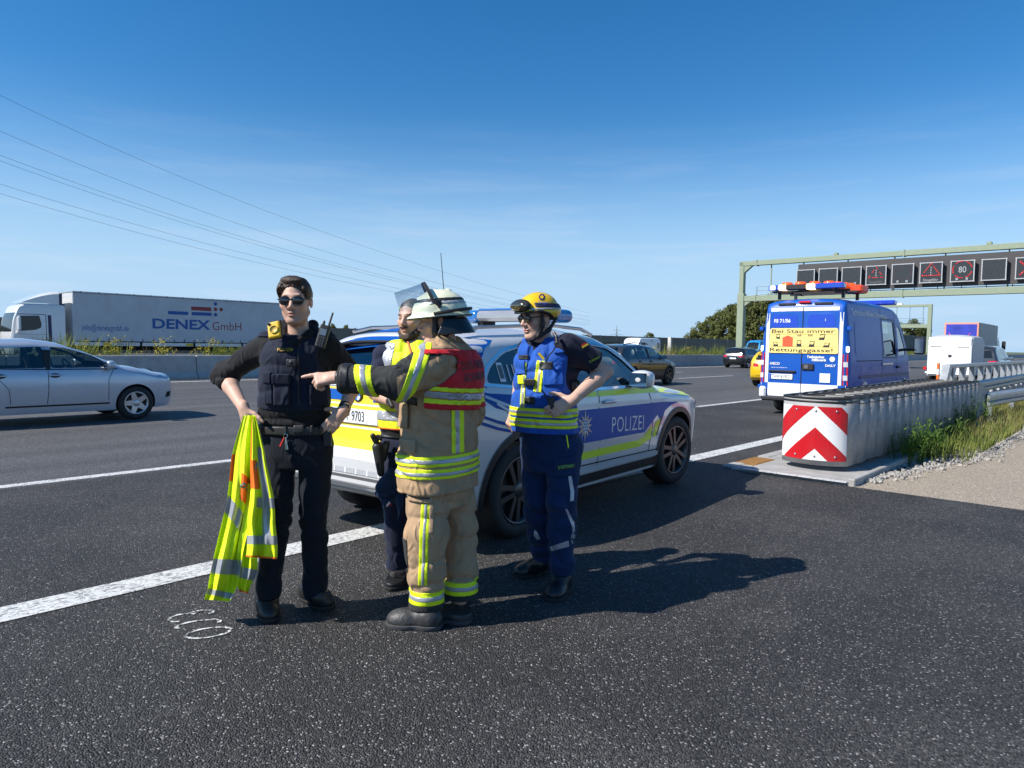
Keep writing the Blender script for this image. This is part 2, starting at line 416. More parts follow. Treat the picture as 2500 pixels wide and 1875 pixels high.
# ================================================================ ground, road, markings
def asphalt(name, base, stone, cell, bright, patch, streak=0.0, bumpk=.6):
    m = bpy.data.materials.new(name); m.use_nodes = True; nt = m.node_tree; N = nt.nodes; L = nt.links.new; b = N['Principled BSDF']
    tc = N.new('ShaderNodeTexCoord'); v = N.new('ShaderNodeTexVoronoi'); v.inputs['Scale'].default_value = cell
    L(tc.outputs['Object'], v.inputs['Vector'])
    sep = N.new('ShaderNodeSeparateXYZ'); L(v.outputs['Color'], sep.inputs[0])
    r = N.new('ShaderNodeValToRGB'); e = r.color_ramp.elements
    e[0].position = 0; e[0].color = (*[c * .45 for c in base], 1); e[1].position = 1; e[1].color = (*[min(.8, c * 7) for c in stone], 1)
    for p, k in ((.45, 1.0), (.88, 1.8), (.955, 3.2)):
        q = e.new(p); q.color = (*[c * k for c in base], 1)
    if bright < 3: e[-1].color = (*[c * (2.6 + 4.4 * bright) for c in base], 1)
    L(sep.outputs[0], r.inputs[0])
    n = N.new('ShaderNodeTexNoise'); n.inputs['Scale'].default_value = .55; n.inputs['Detail'].default_value = 9; n.inputs['Roughness'].default_value = .62
    mp = N.new('ShaderNodeMapping'); mp.inputs['Rotation'].default_value = (0, 0, -ROAD_YAW)
    mp2 = N.new('ShaderNodeMapping'); mp2.inputs['Scale'].default_value = (.35 if streak else 1, 1, 1)
    L(tc.outputs['Object'], mp.inputs[0]); L(mp.outputs[0], mp2.inputs[0]); L(mp2.outputs[0], n.inputs['Vector'])
    mr = N.new('ShaderNodeMapRange'); mr.inputs['From Min'].default_value = .46; mr.inputs['From Max'].default_value = .76; mr.inputs['To Max'].default_value = patch
    L(n.outputs[0], mr.inputs[0])
    f = N.new('ShaderNodeMath'); f.operation = 'MULTIPLY'; st = N.new('ShaderNodeTexNoise'); st.inputs['Scale'].default_value = cell * .4; st.inputs['Detail'].default_value = 3
    sr = N.new('ShaderNodeMapRange'); sr.inputs['From Min'].default_value = .42; sr.inputs['From Max'].default_value = .66
    L(tc.outputs['Object'], st.inputs['Vector']); L(st.outputs[0], sr.inputs[0]); L(sr.outputs[0], f.inputs[0]); L(mr.outputs[0], f.inputs[1])
    x = N.new('ShaderNodeMixRGB'); x.inputs[2].default_value = (*stone, 1); L(f.outputs[0], x.inputs[0]); L(r.outputs[0], x.inputs[1]); out = x.outputs[0]
    if streak:
        w = N.new('ShaderNodeTexNoise'); w.inputs['Scale'].default_value = 1.1; w.inputs['Detail'].default_value = 4
        mp3 = N.new('ShaderNodeMapping'); mp3.inputs['Scale'].default_value = (.03, 1.4, 1); L(mp.outputs[0], mp3.inputs[0]); L(mp3.outputs[0], w.inputs['Vector'])
        wr = N.new('ShaderNodeMapRange'); wr.inputs['From Min'].default_value = .3; wr.inputs['From Max'].default_value = .7; wr.inputs['To Min'].default_value = 1 - streak; wr.inputs['To Max'].default_value = 1 + streak
        h = N.new('ShaderNodeHueSaturation'); L(w.outputs[0], wr.inputs[0]); L(wr.outputs[0], h.inputs['Value']); L(out, h.inputs['Color']); out = h.outputs[0]
    L(out, b.inputs['Base Color']); b.inputs['Roughness'].default_value = .72; b.inputs['Specular IOR Level'].default_value = .35
    bp = N.new('ShaderNodeBump'); bp.inputs['Strength'].default_value = bumpk; bp.inputs['Distance'].default_value = .012
    inv = N.new('ShaderNodeMath'); inv.operation = 'MULTIPLY_ADD'; inv.inputs[1].default_value = -1; inv.inputs[2].default_value = 1
    L(v.outputs['Distance'], inv.inputs[0]); hh = N.new('ShaderNodeMath'); hh.operation = 'ADD'; L(inv.outputs[0], hh.inputs[0]); L(sep.outputs[1], hh.inputs[1])
    L(hh.outputs[0], bp.inputs['Height']); L(bp.outputs[0], b.inputs['Normal'])
    MATS[name] = m; return m
M_bay = asphalt('dark_coarse_asphalt', (.036, .0342, .0333), (.26, .245, .22), 122, 1.8, .65, bumpk=.9)
M_road = asphalt('lane_asphalt', (.068, .067, .067), (.19, .185, .175), 120, .3, .35, streak=.22, bumpk=.4)
M_old = asphalt('old_grey_asphalt', (.27, .225, .17), (.17, .145, .115), 170, .0, .5, bumpk=.2)
M_conc = mat('concrete', (.36, .35, .33), .85, var=.16, vscale=4, bump=.25, bscale=70, dirt=((.2, .19, .17), 3, .5))
M_barr = mat('barrier_concrete', (.40, .39, .375), .85, var=.12, vscale=3, bump=.15, bscale=40, dirt=((.24, .23, .22), 2.2, .6))
def paint_mat(name, hole):
    m = bpy.data.materials.new(name); m.use_nodes = True; nt = m.node_tree; N = nt.nodes; L = nt.links.new; b = N['Principled BSDF']
    tc = N.new('ShaderNodeTexCoord'); v = N.new('ShaderNodeTexVoronoi'); v.inputs['Scale'].default_value = 75
    n = N.new('ShaderNodeTexNoise'); n.inputs['Scale'].default_value = 9; n.inputs['Detail'].default_value = 6
    L(tc.outputs['Object'], v.inputs['Vector']); L(tc.outputs['Object'], n.inputs['Vector'])
    s = N.new('ShaderNodeSeparateXYZ'); L(v.outputs['Color'], s.inputs[0])
    a = N.new('ShaderNodeMath'); a.operation = 'ADD'; L(s.outputs[0], a.inputs[0]); L(n.outputs[0], a.inputs[1])
    r = N.new('ShaderNodeValToRGB'); r.color_ramp.elements[0].position = hole; r.color_ramp.elements[1].position = hole + .12
    r.color_ramp.elements[0].color = (.16, .16, .155, 1); r.color_ramp.elements[1].color = (.62, .62, .60, 1)
    d = N.new('ShaderNodeMath'); d.operation = 'MULTIPLY'; d.inputs[1].default_value = .5; L(a.outputs[0], d.inputs[0]); L(d.outputs[0], r.inputs[0])
    L(r.outputs[0], b.inputs['Base Color']); b.inputs['Roughness'].default_value = .7
    bp = N.new('ShaderNodeBump'); bp.inputs['Strength'].default_value = .5; bp.inputs['Distance'].default_value = .01; L(v.outputs['Distance'], bp.inputs['Height']); bp.invert = True; L(bp.outputs[0], b.inputs['Normal'])
    MATS[name] = m; return m
M_line = paint_mat('road_paint', .30)
def sheet(name, s0, s1, l0, l1, z, m, parent=None, ns=1):
    V = []; F = []
    for i in range(ns + 1):
        s = s0 + (s1 - s0) * i / ns; V += [RW(s, l0, z), RW(s, l1, z)]
    for i in range(ns): F.append((2 * i, 2 * i + 2, 2 * i + 3, 2 * i + 1))
    return link(name, pymesh(name, V, F), m, parent)
M_field = mat('dry_grass_ground', (.10, .115, .04), .95, var=.4, vscale=.2, bump=.4, bscale=2)
V = []
for a in range(48): V.append((6500 * cos(2 * pi * a / 48), 6500 * sin(2 * pi * a / 48), -.06))
ground = tag(link('ground', pymesh('ground', V, [list(range(48))]), M_field), kind='structure')
road = tag(sheet('road', -300, 1800, 4.05, 26.62, 0, M_road), kind='structure')
for l, w in ((4.53, .25), (25.25, .25)): sheet('edge_line', -200 if l > 20 else -60, 1200, l - w / 2, l + w / 2, .0065, M_line, road)
for l, ph in ((8.45, -1.6), (12.6, 12.4), (16.7, 12.4), (20.85, 14.4)):
    for k in range(-2, 14):
        s = ph + 18 * k
        if l == 12.6: s += 0.0
        sheet('lane_dash', s, s + 6, l - .075 * 1.1, l + .075 * 1.1, .004, M_line, road)
bay = tag(sheet('emergency_bay', -60, 8.22, -14, 4.052, .004, M_bay), kind='structure')
old = tag(link('service_path', pymesh('service_path', [RW(8.22, -14, .002), RW(120, -14, .002), RW(120, 1.75, .002), RW(11.6, 1.75, .002), RW(8.22, 2.42, .002)], [(0, 1, 2, 3, 4)]), M_old), kind='structure')
near_lane = tag(sheet('near_lane', -60, 900, 4.05, 8.3, .0015, M_bay), kind='structure')
shoulder = tag(sheet('road_shoulder', 8.22, 400, 3.62, 4.052, .003, M_bay), kind='structure')
opp = tag(sheet('opposite_road', -300, 1800, 30.4, 49, .0, M_road), kind='structure')
for l in (31, 48.3): sheet('edge_line', -200, 900, l - .12, l + .12, .004, M_line, opp)
# spray-painted rings on the asphalt
M_spray = paint_mat('sprayed_paint', .42)
def ring(c, ax, ay, rot, a0, a1, w=.016):
    b = MB(); n = 40; c = Vector(c)
    def P(t, k):
        a = a0 + (a1 - a0) * t; x = (ax + k) * cos(a); y = (ay + k) * sin(a)
        ww = .004 * sin(9 * a) ; x += ww; return c + Vector((x * cos(rot) - y * sin(rot), x * sin(rot) + y * cos(rot), 0))
    b.grid(lambda u, v: P(u, w * (v - .5) * (1 + .3 * sin(23 * u))), n, 1); return b
for i, (px, py, ax, ay, rot, a0, a1) in enumerate([(509, 1548, .105, .062, .45, 0, 2 * pi), (485, 1527, .105, .05, .45, -.5, 3.6), (448, 1511, .07, .055, .4, .6, 4.4), (492, 1499, .06, .035, .3, -.8, 3.4)]):
    d = ray(px, py); p = Vector((0, 0, CAMH)) + d * (-CAMH / d.z); p.z = .0085
    o = ring(p, ax, ay, rot, a0, a1).build('painted_ring', M_spray, bay)
# crash-cushion pad, kerb edge, drain, gutter stones
M_grate = mat('rusty_drain_grate', (.30, .16, .05), .8, .3, var=.35, vscale=20, bump=.3, bscale=40)
pad = empty('concrete_pad', RW(8.2, 3.0), ROAD_YAW); tag(pad, 'pale concrete pad with white front edge under the striped crash cushion', 'concrete pad')
MB().box((4.7, .02, .005), (9.3, 1.20, .06), bev=.006).build('slab', M_conc, pad)
MB().box((.06, .02, .0375), (.10, 1.18, .004)).build('white_edge', M_line, pad)
MB().box((4.7, -.62, .03), (9.3, .07, .10), bev=.01).build('kerb_edge', M_conc, pad)
gut = empty('drain_gutter', RW(8.25, 3.79), ROAD_YAW); tag(gut, 'row of pale gutter stones and rusty drain grate beside the white edge line', 'gutter')
for j in range(2):
    for i in range(22):
        if i in (1, 2) : continue
        MB().box((.2 + i * .36 + .1 * j, -.08 + j * .165, .012), (.345, .155, .03), bev=.006).build('gutter_stone', M_conc, gut)
gr = MB(); gr.box((.76, 0, .012), (.62, .31, .02))
gr.build('drain_frame', M_grate, gut); gr = MB()
for i in range(12): gr.box((.49 + i * .05, 0, .026), (.022, .27, .012))
gr.build('drain_bars', M_grate, gut)

# ================================================================ crash cushion
CC = empty('crash_cushion', RW(8.78, 3.04), ROAD_YAW)
tag(CC, 'grey steel crash cushion with red and white chevron nose on concrete pad', 'crash cushion')
CW = .40; CZ0, CZ1 = .10, .91
def u_shell(x0, hw, straight, n=16):
    "plan curve: straight right side, round front, straight left side (local x forward)"
    P = [(x0 + hw + straight, -hw)]
    for i in range(n + 1):
        a = -pi / 2 - pi * i / n; P.append((x0 + hw * .62 + hw * .62 * cos(a), hw * sin(a)))
    P.append((x0 + hw + straight, hw)); return P
def arc_tab(P):
    d = [0]
    for a, b in zip(P, P[1:]): d.append(d[-1] + math.hypot(b[0] - a[0], b[1] - a[1]))
    return d
M_dull = mat('dull_galvanised', (.33, .33, .325), .72, .05, var=.18, vscale=7, dirt=((.25, .25, .24), 9, .5), bump=.05, bscale=25)
def shell_part(name, P, z0, z1, th, m, parent):
    b = MB(); n = len(P)
    for q in range(2):
        pass
    out = [Vector((x, y, 0)) for x, y in P]; inn = []
    for i, p in enumerate(out):
        a = out[max(i - 1, 0)]; c = out[min(i + 1, n - 1)]; t = (c - a).normalized(); inn.append(p + Vector((t.y, -t.x, 0)) * -th if False else p + Vector((-t.y, t.x, 0)) * -th)
    V = []
    for p in out: V += [p + Vector((0, 0, z0)), p + Vector((0, 0, z1))]
    for p in inn: V += [p + Vector((0, 0, z0)), p + Vector((0, 0, z1))]
    F = []; k = 2 * n
    for i in range(n - 1):
        F += [(2 * i, 2 * i + 1, 2 * i + 3, 2 * i + 2), (k + 2 * i, k + 2 * i + 2, k + 2 * i + 3, k + 2 * i + 1), (2 * i + 1, k + 2 * i + 1, k + 2 * i + 3, 2 * i + 3), (2 * i, 2 * i + 2, k + 2 * i + 2, k + 2 * i)]
    F += [(0, k, k + 1, 1), (2 * n - 2, 2 * n - 1, k + 2 * n - 1, k + 2 * n - 2)]
    b.smooth = True; b.add(V, F); o = b.build(name, m, parent, fix=True)
    return o
NP = u_shell(0, CW, .28)
nose = shell_part('nose_shell', NP, CZ0, CZ1, .012, M_dull, CC)
shell_part('rim', [(x - .004 if x < .3 else x, y * 1.01) for x, y in NP], CZ1 - .055, CZ1 - .03, .02, M_black, CC)
rim = MB(); rim.tube([(x, y, CZ1) for x, y in NP], .014, 6); rim.build('rim', M_black, CC)
# chevron plate wrapped round the nose
AT = arc_tab(NP); mid = AT[-1] / 2
def on_nose(u, z, off):
    a = mid + u; a = max(0, min(AT[-1], a))
    for i in range(len(NP) - 1):
        if AT[i] <= a <= AT[i + 1] + 1e-9:
            t = (a - AT[i]) / (AT[i + 1] - AT[i]); p = Vector((*NP[i], 0)).lerp(Vector((*NP[i + 1], 0)), t)
            tv = (Vector((*NP[i + 1], 0)) - Vector((*NP[i], 0))).normalized(); nrm = Vector((-tv.y, tv.x, 0))
            if nrm.dot(p - Vector((.35, 0, 0))) < 0: nrm = -nrm
            return p + nrm * off + Vector((0, 0, z))
M_cwhite = mat('reflective_white', (.78, .78, .77), .35, var=.05, dirt=((.5, .5, .48), 6, .3))
M_cred = mat('reflective_red', (.50, .008, .015), .35, var=.1, dirt=((.3, .06, .05), 7, .35))
pz0, pz1, pu = CZ0 + .06, CZ1 - .10, .44
cp = MB(); cp.smooth = True; cp.grid(lambda u, v: on_nose(-pu + 2 * pu * u, pz0 + (pz1 - pz0) * v, .004), 24, 4); plate = cp.build('chevron_plate', M_cwhite, CC)
def clip_poly(poly, f):
    out = []
    for i in range(len(poly)):
        a, b = poly[i], poly[(i + 1) % len(poly)]; fa, fb = f(a), f(b)
        if fa >= 0: out.append(a)
        if fa * fb < 0: t = fa / (fa - fb); out.append((a[0] + t * (b[0] - a[0]), a[1] + t * (b[1] - a[1])))
    return out
def chevron_cells(us, keep):
    pass
off_u = -.07
for zi, zo in ((.14, .40), (.66, .92)):
    for sgn in (-1, 1):
        b = MB()
        # strips between the apex and the sides, cut into slices so that they bend with the nose
        ns = 16; ulim = pu - off_u * sgn
        for i in range(ns):
            a0, a1 = ulim * i / ns, ulim * (i + 1) / ns
            q = [(a0, pz0 + zi - a0 * .95), (a1, pz0 + zi - a1 * .95), (a1, pz0 + zo - a1 * .95), (a0, pz0 + zo - a0 * .95)]
            q = clip_poly(q, lambda p: p[1] - pz0) ; q = clip_poly(q, lambda p: pz1 - p[1]) if len(q) > 2 else q
            if len(q) > 2: b.add([on_nose(off_u + sgn * p[0], p[1], .007) for p in q], [list(range(len(q)))])
        if b.V: b.build('red_stripe', M_cred, plate)
M_bolt = mat('steel_bolt', (.4, .41, .42), .35, .8, var=.1)
def bolt_mesh(r=.014):
    b = MB(); b.smooth = True; b.lathe([(0, .010), (r * .6, .009), (r, .003), (r, -.004)], 8); return b.mesh('bolt')
BM = bolt_mesh()
def bolt(p, nrm, parent):
    o = link('bolt', BM, M_bolt, parent); o.location = p; o.rotation_euler = Vector(nrm).to_track_quat('Z', 'Y').to_euler(); return o
for u in (-.30, -.07, .16):
    for z in (pz0 + .05, pz1 - .05):
        p = on_nose(u, z, .008); q = on_nose(u, z, .1); bolt(p, q - p, CC)
for z in np.linspace(CZ0 + .1, CZ1 - .14, 5): bolt((.33, -CW - .002, z), (0, -1, 0), CC)
# side cells
NC = 19; step = .405
for i in range(NC):
    x = .50 + i * step; hw = CW + .004 * i
    for sg in (-1, 1):
        P = [(x - .02, sg * (hw - .05)), (x + .05, sg * (hw + .012)), (x + .16, sg * (hw + .03)), (x + .30, sg * (hw + .018)), (x + step + .03, sg * (hw - .004))]
        if sg < 0: P = P[::-1]
        c = shell_part('side_plate', P, CZ0 + .01 * (i % 2), CZ1 - .005, .010, M_dull, CC)
        rb = MB(); rb.tube([(a, b_, CZ1 - .003) for a, b_ in P], .013, 5); rb.build('edge_strip', M_black, c)
        rb = MB(); rb.tube([(a, b_ + sg * .006, CZ1 - .07) for a, b_ in P], .007, 4); rb.build('seam_strip', M_black, c)
        if sg < 0:
            for z in (.25, .42, .59, .76): bolt((x + .06, -(hw + .014), z), (0, -1, 0), c)
    # round membrane inside the cell
    b = MB(); b.smooth = True; th = [(x + step * .5 + step * .48 * cos(a), hw * .86 * sin(a)) for a in np.linspace(.35, 2 * pi - .35, 26)]
    mo = shell_part('membrane', [(p[0], p[1]) for p in th], CZ0 + .05, CZ1 - .012, .006, M_dull, CC)
    rb = MB(); rb.tube([(p[0], p[1], CZ1 - .01) for p in th], .010, 5); rb.build('edge_strip', M_black, mo)
base = MB()
for y in (-.18, .18): base.box((4.2, y, .075), (7.6, .08, .07))
base.build('ground_rail', M_steel, CC)
xe = .5 + NC * step
# transition fin to the guard rail
b = MB(); b.prism([(xe - .1, CZ0 + .03), (xe - .1, CZ1 - .02), (xe + .25, CZ1 - .05), (xe + .95, .66), (xe + .95, .30), (xe + .2, CZ0 + .05)], lambda u, v: Vector((u, -CW - .075 - .02 * (u - xe), v)), lambda u, v: Vector((u, -CW - .055 - .02 * (u - xe), v)))
fin = b.build('transition_plate', M_dull, CC, fix=True)
for r_ in range(2):
    for i in range(7): bolt((xe + .35 + i * .08, -CW - .08 - .02 * (.35 + i * .08), .61 - .24 * r_), (0, -1, 0), fin)

# ================================================================ guard rails
def w_profile(z0, h=.31, d=.08):
    return [(0, z0), (d, z0 + .05), (d, z0 + .11), (.01, z0 + h / 2 - .015), (.01, z0 + h / 2 + .015), (d, z0 + h - .11), (d, z0 + h - .05), (0, z0 + h)]
def w_beam(name, pts, z0, side, m, parent):
    "W-shaped rail along plan points (local), bulging to side"
    prof = w_profile(z0); b = MB(); V = []; F = []; n = len(prof)
    for i, p in enumerate(pts):
        a = Vector(pts[max(i - 1, 0)]); c = Vector(pts[min(i + 1, len(pts) - 1)]); t = (c - a).normalized(); nr = Vector((-t.y, t.x)) * side
        for d, z in prof: V.append((p[0] + nr.x * d, p[1] + nr.y * d, z))
        for d, z in prof[::-1]: V.append((p[0] + nr.x * (d - .006), p[1] + nr.y * (d - .006), z))
    k = 2 * n
    for i in range(len(pts) - 1):
        for j in range(k): F.append((i * k + j, i * k + (j + 1) % k, (i + 1) * k + (j + 1) % k, (i + 1) * k + j))
    b.add(V, F); return b.build(name, m, parent, fix=True)
GR = empty('super_guard_rail', RW(18.6, 3.55), ROAD_YAW)
tag(GR, 'tall galvanised guard rail with box beam on triangular brackets behind the crash cushion', 'guard rail')
b = MB(); b.box((32.0, 0, 1.14), (63.0, .16, .09), bev=.015); b.build('top_beam', M_steel, GR)
b = MB(); b.prism([(.5, 1.185), (.0, .62), (.0, .5), (.20, .5), (.72, 1.095)], lambda u, v: Vector((u, -.08, v)), lambda u, v: Vector((u, .08, v))); b.build('end_ramp', M_steel, GR, fix=True)
for i in range(44):
    x = 1.0 + i * 1.33
    p = MB(); p.box((x, 0, .55), (.055, .11, 1.09)); po = p.build('post', M_steel, GR)
    b = MB(); b.prism([(x - .03, 1.094), (x - .03, .74), (x + .02, .74), (x + .30, 1.094)], lambda u, v: Vector((u, -.07, v)), lambda u, v: Vector((u, -.058, v)))
    b.build('gusset', M_steel, po, fix=True)
w_beam('rail', [(x, -.16) for x in np.linspace(.6, 63, 12)], .42, -1, M_steel, GR)
w_beam('rail', [(x, .16) for x in np.linspace(.6, 63, 12)], .42, 1, M_steel, GR)
GR2 = empty('path_guard_rail', RW(8.78, 3.04), ROAD_YAW)
tag(GR2, 'low corrugated guard rail running from the crash cushion past the weeds', 'guard rail')
cv = [(xe + .72 + t * 1.0, -CW - .105 - .032 * t - .012 * t * t) for t in np.arange(0, 14, .7)]
w_beam('rail', cv, .32, -1, M_steel, GR2)
for i in range(0, 14, 3):
    b = MB(); b.box((cv[i + 1][0], cv[i + 1][1] + .06, .25), (.06, .10, .60)); b.build('post', M_steel, GR2)
# delineator between road and rail
dl = empty('delineator_post', at(2289, 935, 17.6) - Vector((0, 0, at(2289, 935, 17.6).z)), ROAD_YAW)
tag(dl, 'orange and white banded delineator post standing in front of the horse trailer', 'delineator')
M_orange = mat('orange_plastic', (.85, .17, .02), .45, var=.06); z = .02
MB().box((0, 0, .015), (.3, .2, .05), bev=.01).build('foot', M_black, dl)
for i in range(8): MB().box((0, 0, .11 + i * .145), (.11 - .001 * (i % 2), .05 - .001 * (i % 2), .145), bev=.004).build('band', [M_cwhite, M_orange][i % 2], dl)

# ================================================================ median barrier, noise walls
CB = empty('concrete_barrier', RW(0, 26.95), ROAD_YAW); tag(CB, 'long pale concrete median barrier in front of the weeds', 'barrier')
prof = [(-.30, 0), (-.30, .10), (-.17, .28), (-.11, .87), (-.09, .895), (.09, .895), (.11, .87), (.17, .28), (.30, .10), (.30, 0)]
b = MB(); b.prism(prof, lambda u, v: Vector((0, u, v)), lambda u, v: Vector((5.975, u, v))); seg = b.mesh('barrier_segment')
bm = bmesh.new(); bm.from_mesh(seg); bmesh.ops.recalc_face_normals(bm, faces=bm.faces); bmesh.ops.bevel(bm, geom=[e for e in bm.edges if abs(e.verts[0].co.x - e.verts[1].co.x) < .01], offset=.02, affect='EDGES'); bm.to_mesh(seg); bm.free()
for i in range(-4, 60):
    o = link('barrier_segment', seg, M_barr, CB); o.location.x = 9.0 + i * 6.0 - 3
CB2 = empty('far_concrete_barrier', RW(0, 29.6), ROAD_YAW); tag(CB2, 'concrete barrier on the far side of the weedy median', 'barrier')
for i in range(-3, 50):
    o = link('barrier_segment', seg, M_barr, CB2); o.location.x = i * 6.0
median = tag(sheet('median_strip', -300, 900, 27.2, 29.4, .06, mat('median_soil', (.16, .14, .10), .95, var=.3, vscale=1.5)), kind='structure')

def wall_mat(name, c1, c2, sc):
    m = bpy.data.materials.new(name); m.use_nodes = True; nt = m.node_tree; N = nt.nodes; L = nt.links.new; b = N['Principled BSDF']
    tc = N.new('ShaderNodeTexCoord'); w = N.new('ShaderNodeTexWave'); w.inputs['Scale'].default_value = sc; w.bands_direction = 'Z'; w.inputs['Distortion'].default_value = .3
    L(tc.outputs['Object'], w.inputs['Vector']); r = N.new('ShaderNodeValToRGB'); r.color_ramp.elements[0].color = (*c1, 1); r.color_ramp.elements[1].color = (*c2, 1)
    L(w.outputs[0], r.inputs[0]); L(r.outputs[0], b.inputs['Base Color']); b.inputs['Roughness'].default_value = .85
    bp = N.new('ShaderNodeBump'); bp.inputs['Strength'].default_value = .6; bp.inputs['Distance'].default_value = .05; L(w.outputs[0], bp.inputs['Height']); L(bp.outputs[0], b.inputs['Normal'])
    MATS[name] = m; return m
M_nw = wall_mat('brown_noise_panel', (.19, .165, .14), (.29, .26, .23), 6)
M_nw2 = wall_mat('grey_noise_panel', (.13, .13, .125), (.20, .20, .195), 5)
M_post = mat('wall_post', (.30, .30, .29), .6, .3)
def noise_wall(label, l, s0, s1, z1, bay, m, endpost=False):
    e = empty('noise_wall', RW(s0, l), ROAD_YAW); tag(e, label, 'noise wall')
    n = int(round((s1 - s0) / bay)); pm = MB().box((bay / 2, 0, z1 / 2), (bay - .14, .14, z1 - .02)).mesh('wall_panel'); qm = MB().box((0, 0, z1 / 2 + .03), (.16, .2, z1 + .06)).mesh('wall_post')
    for i in range(n):
        p = link('wall_panel', pm, m, e); p.location.x = i * bay
        q = link('wall_post', qm, M_post, e); q.location.x = i * bay
    if endpost: MB().box((-.25, -.05, z1 / 2), (.4, .5, z1 + .1)).build('end_pillar', mat('pale_pillar', (.62, .58, .55), .8), e)
    return e
noise_wall('brown ribbed noise wall behind the truck and the police officers', 56, -30, 76, 2.75, 5, M_nw)
noise_wall('brown noise wall panels seen past the white caravan', 64, 78, 128, 3.1, 4.5, M_nw)
noise_wall('brown noise wall with pale end pillar below the trees', 56, 99.2, 170, 2.95, 5, M_nw, True)
noise_wall('tall grey noise wall running beyond the second gantry', 56, 172, 420, 6.2, 6, M_nw2)

# ================================================================ gantries
M_gant = mat('grey_green_steel', (.27, .32, .22), .55, .1, var=.08, dirt=((.2, .22, .17), 3, .3))
M_sign = mat('dark_sign_face', (.030, .032, .035), .35, var=.15, coat=.2)
M_led = mat('red_led', (.3, .01, .01), .4, emit=(1, .05, .04), estr=.45, var=0)
M_ledw = mat('white_led', (.35, .36, .36), .4, emit=(.8, .85, .9), estr=.06, var=0)
def l_at(px, s):
    dx = ray(px, 850); q = dx.x / dx.y
    return s * (RD.x - q * RD.y) / (q * RN.y - RN.x)
GS = 62.3
G1 = empty('sign_gantry', RW(GS, 28.0), ROAD_YAW - pi / 2)      # local x runs across the carriageway towards the path, y along the road
tag(G1, 'grey-green overhead gantry carrying a row of dark warning panels', 'gantry')
def beamx(x0, x1, y, z, w, h, name, p, m=None):
    return MB().box(((x0 + x1) / 2, y, z), (x1 - x0, w, h), bev=.02).build(name, m or M_gant, p)
MB().box((0, 0, 3.2), (.62, .62, 6.4), bev=.03).build('column', M_gant, G1)
MB().box((0, 0, 7.75), (.42, .5, 3.0), bev=.03).build('column', M_gant, G1)
GL = 30
beamx(-.2, GL, 0, 9.1, .5, .42, 'top_chord', G1); beamx(-.2, GL, 0, 5.95, .5, .5, 'bottom_chord', G1)
for (x0, z0, x1, z1) in ((.1, 8.2, 1.0, 8.95), (.1, 5.1, 1.0, 5.75)):
    b = MB(); b.prism([(x0, z0), (x1, z1), (x1, z1 + .2), (x0, z0 + .9)], lambda u, v: Vector((u, -.2, v)), lambda u, v: Vector((u, .2, v))); b.build('knee_brace', M_gant, G1, fix=True)
for x in (1.35, 13.2, 24.5):
    MB().box((x, 0, 9.1), (.12, .58, .52)).build('splice', M_gant, G1); MB().box((x, 0, 5.95), (.12, .58, .6)).build('splice', M_gant, G1)
for x in (8.1, 18.8): MB().box((x, -.1, 9.4), (.35, .3, .25), bev=.05).build('lifting_lug', M_gant, G1)
for x in (2.6, 5.4, 9.0, 12.5, 16, 20, 24): MB().box((x, .1, 7.5), (.09, .09, 2.8)).build('hanger', M_gant, G1)
wk = MB()
for z in (6.35, 6.75, 7.1): wk.tube([(1.0, .9, z), (GL, .9, z)], .03, 5)
for x in np.arange(1.0, GL, 1.6): wk.tube([(x, .9, 6.1), (x, .9, 7.1)], .03, 5)
wk.build('walkway_railing', mat('railing_blue_grey', (.14, .2, .24), .5, .3), G1)
MB().box((GL / 2, .62, 6.15), (GL - 2, .7, .06)).build('walkway_floor', M_gant, G1)
beamx(l_at(1943, GS) * 0 + 28 - l_at(1943, GS), GL, -.12, 7.55, .08, 2.35, 'backing_panel', G1, mat('sign_backing', (.06, .055, .055), .6))
cells = [(780, 895), (917, 1038), (1060, 1185), (1210, 1340), (1370, 1510), (1543, 1688), (1733, 1887), (1925, 2085), (2135, 2300), (2350, 2530)]
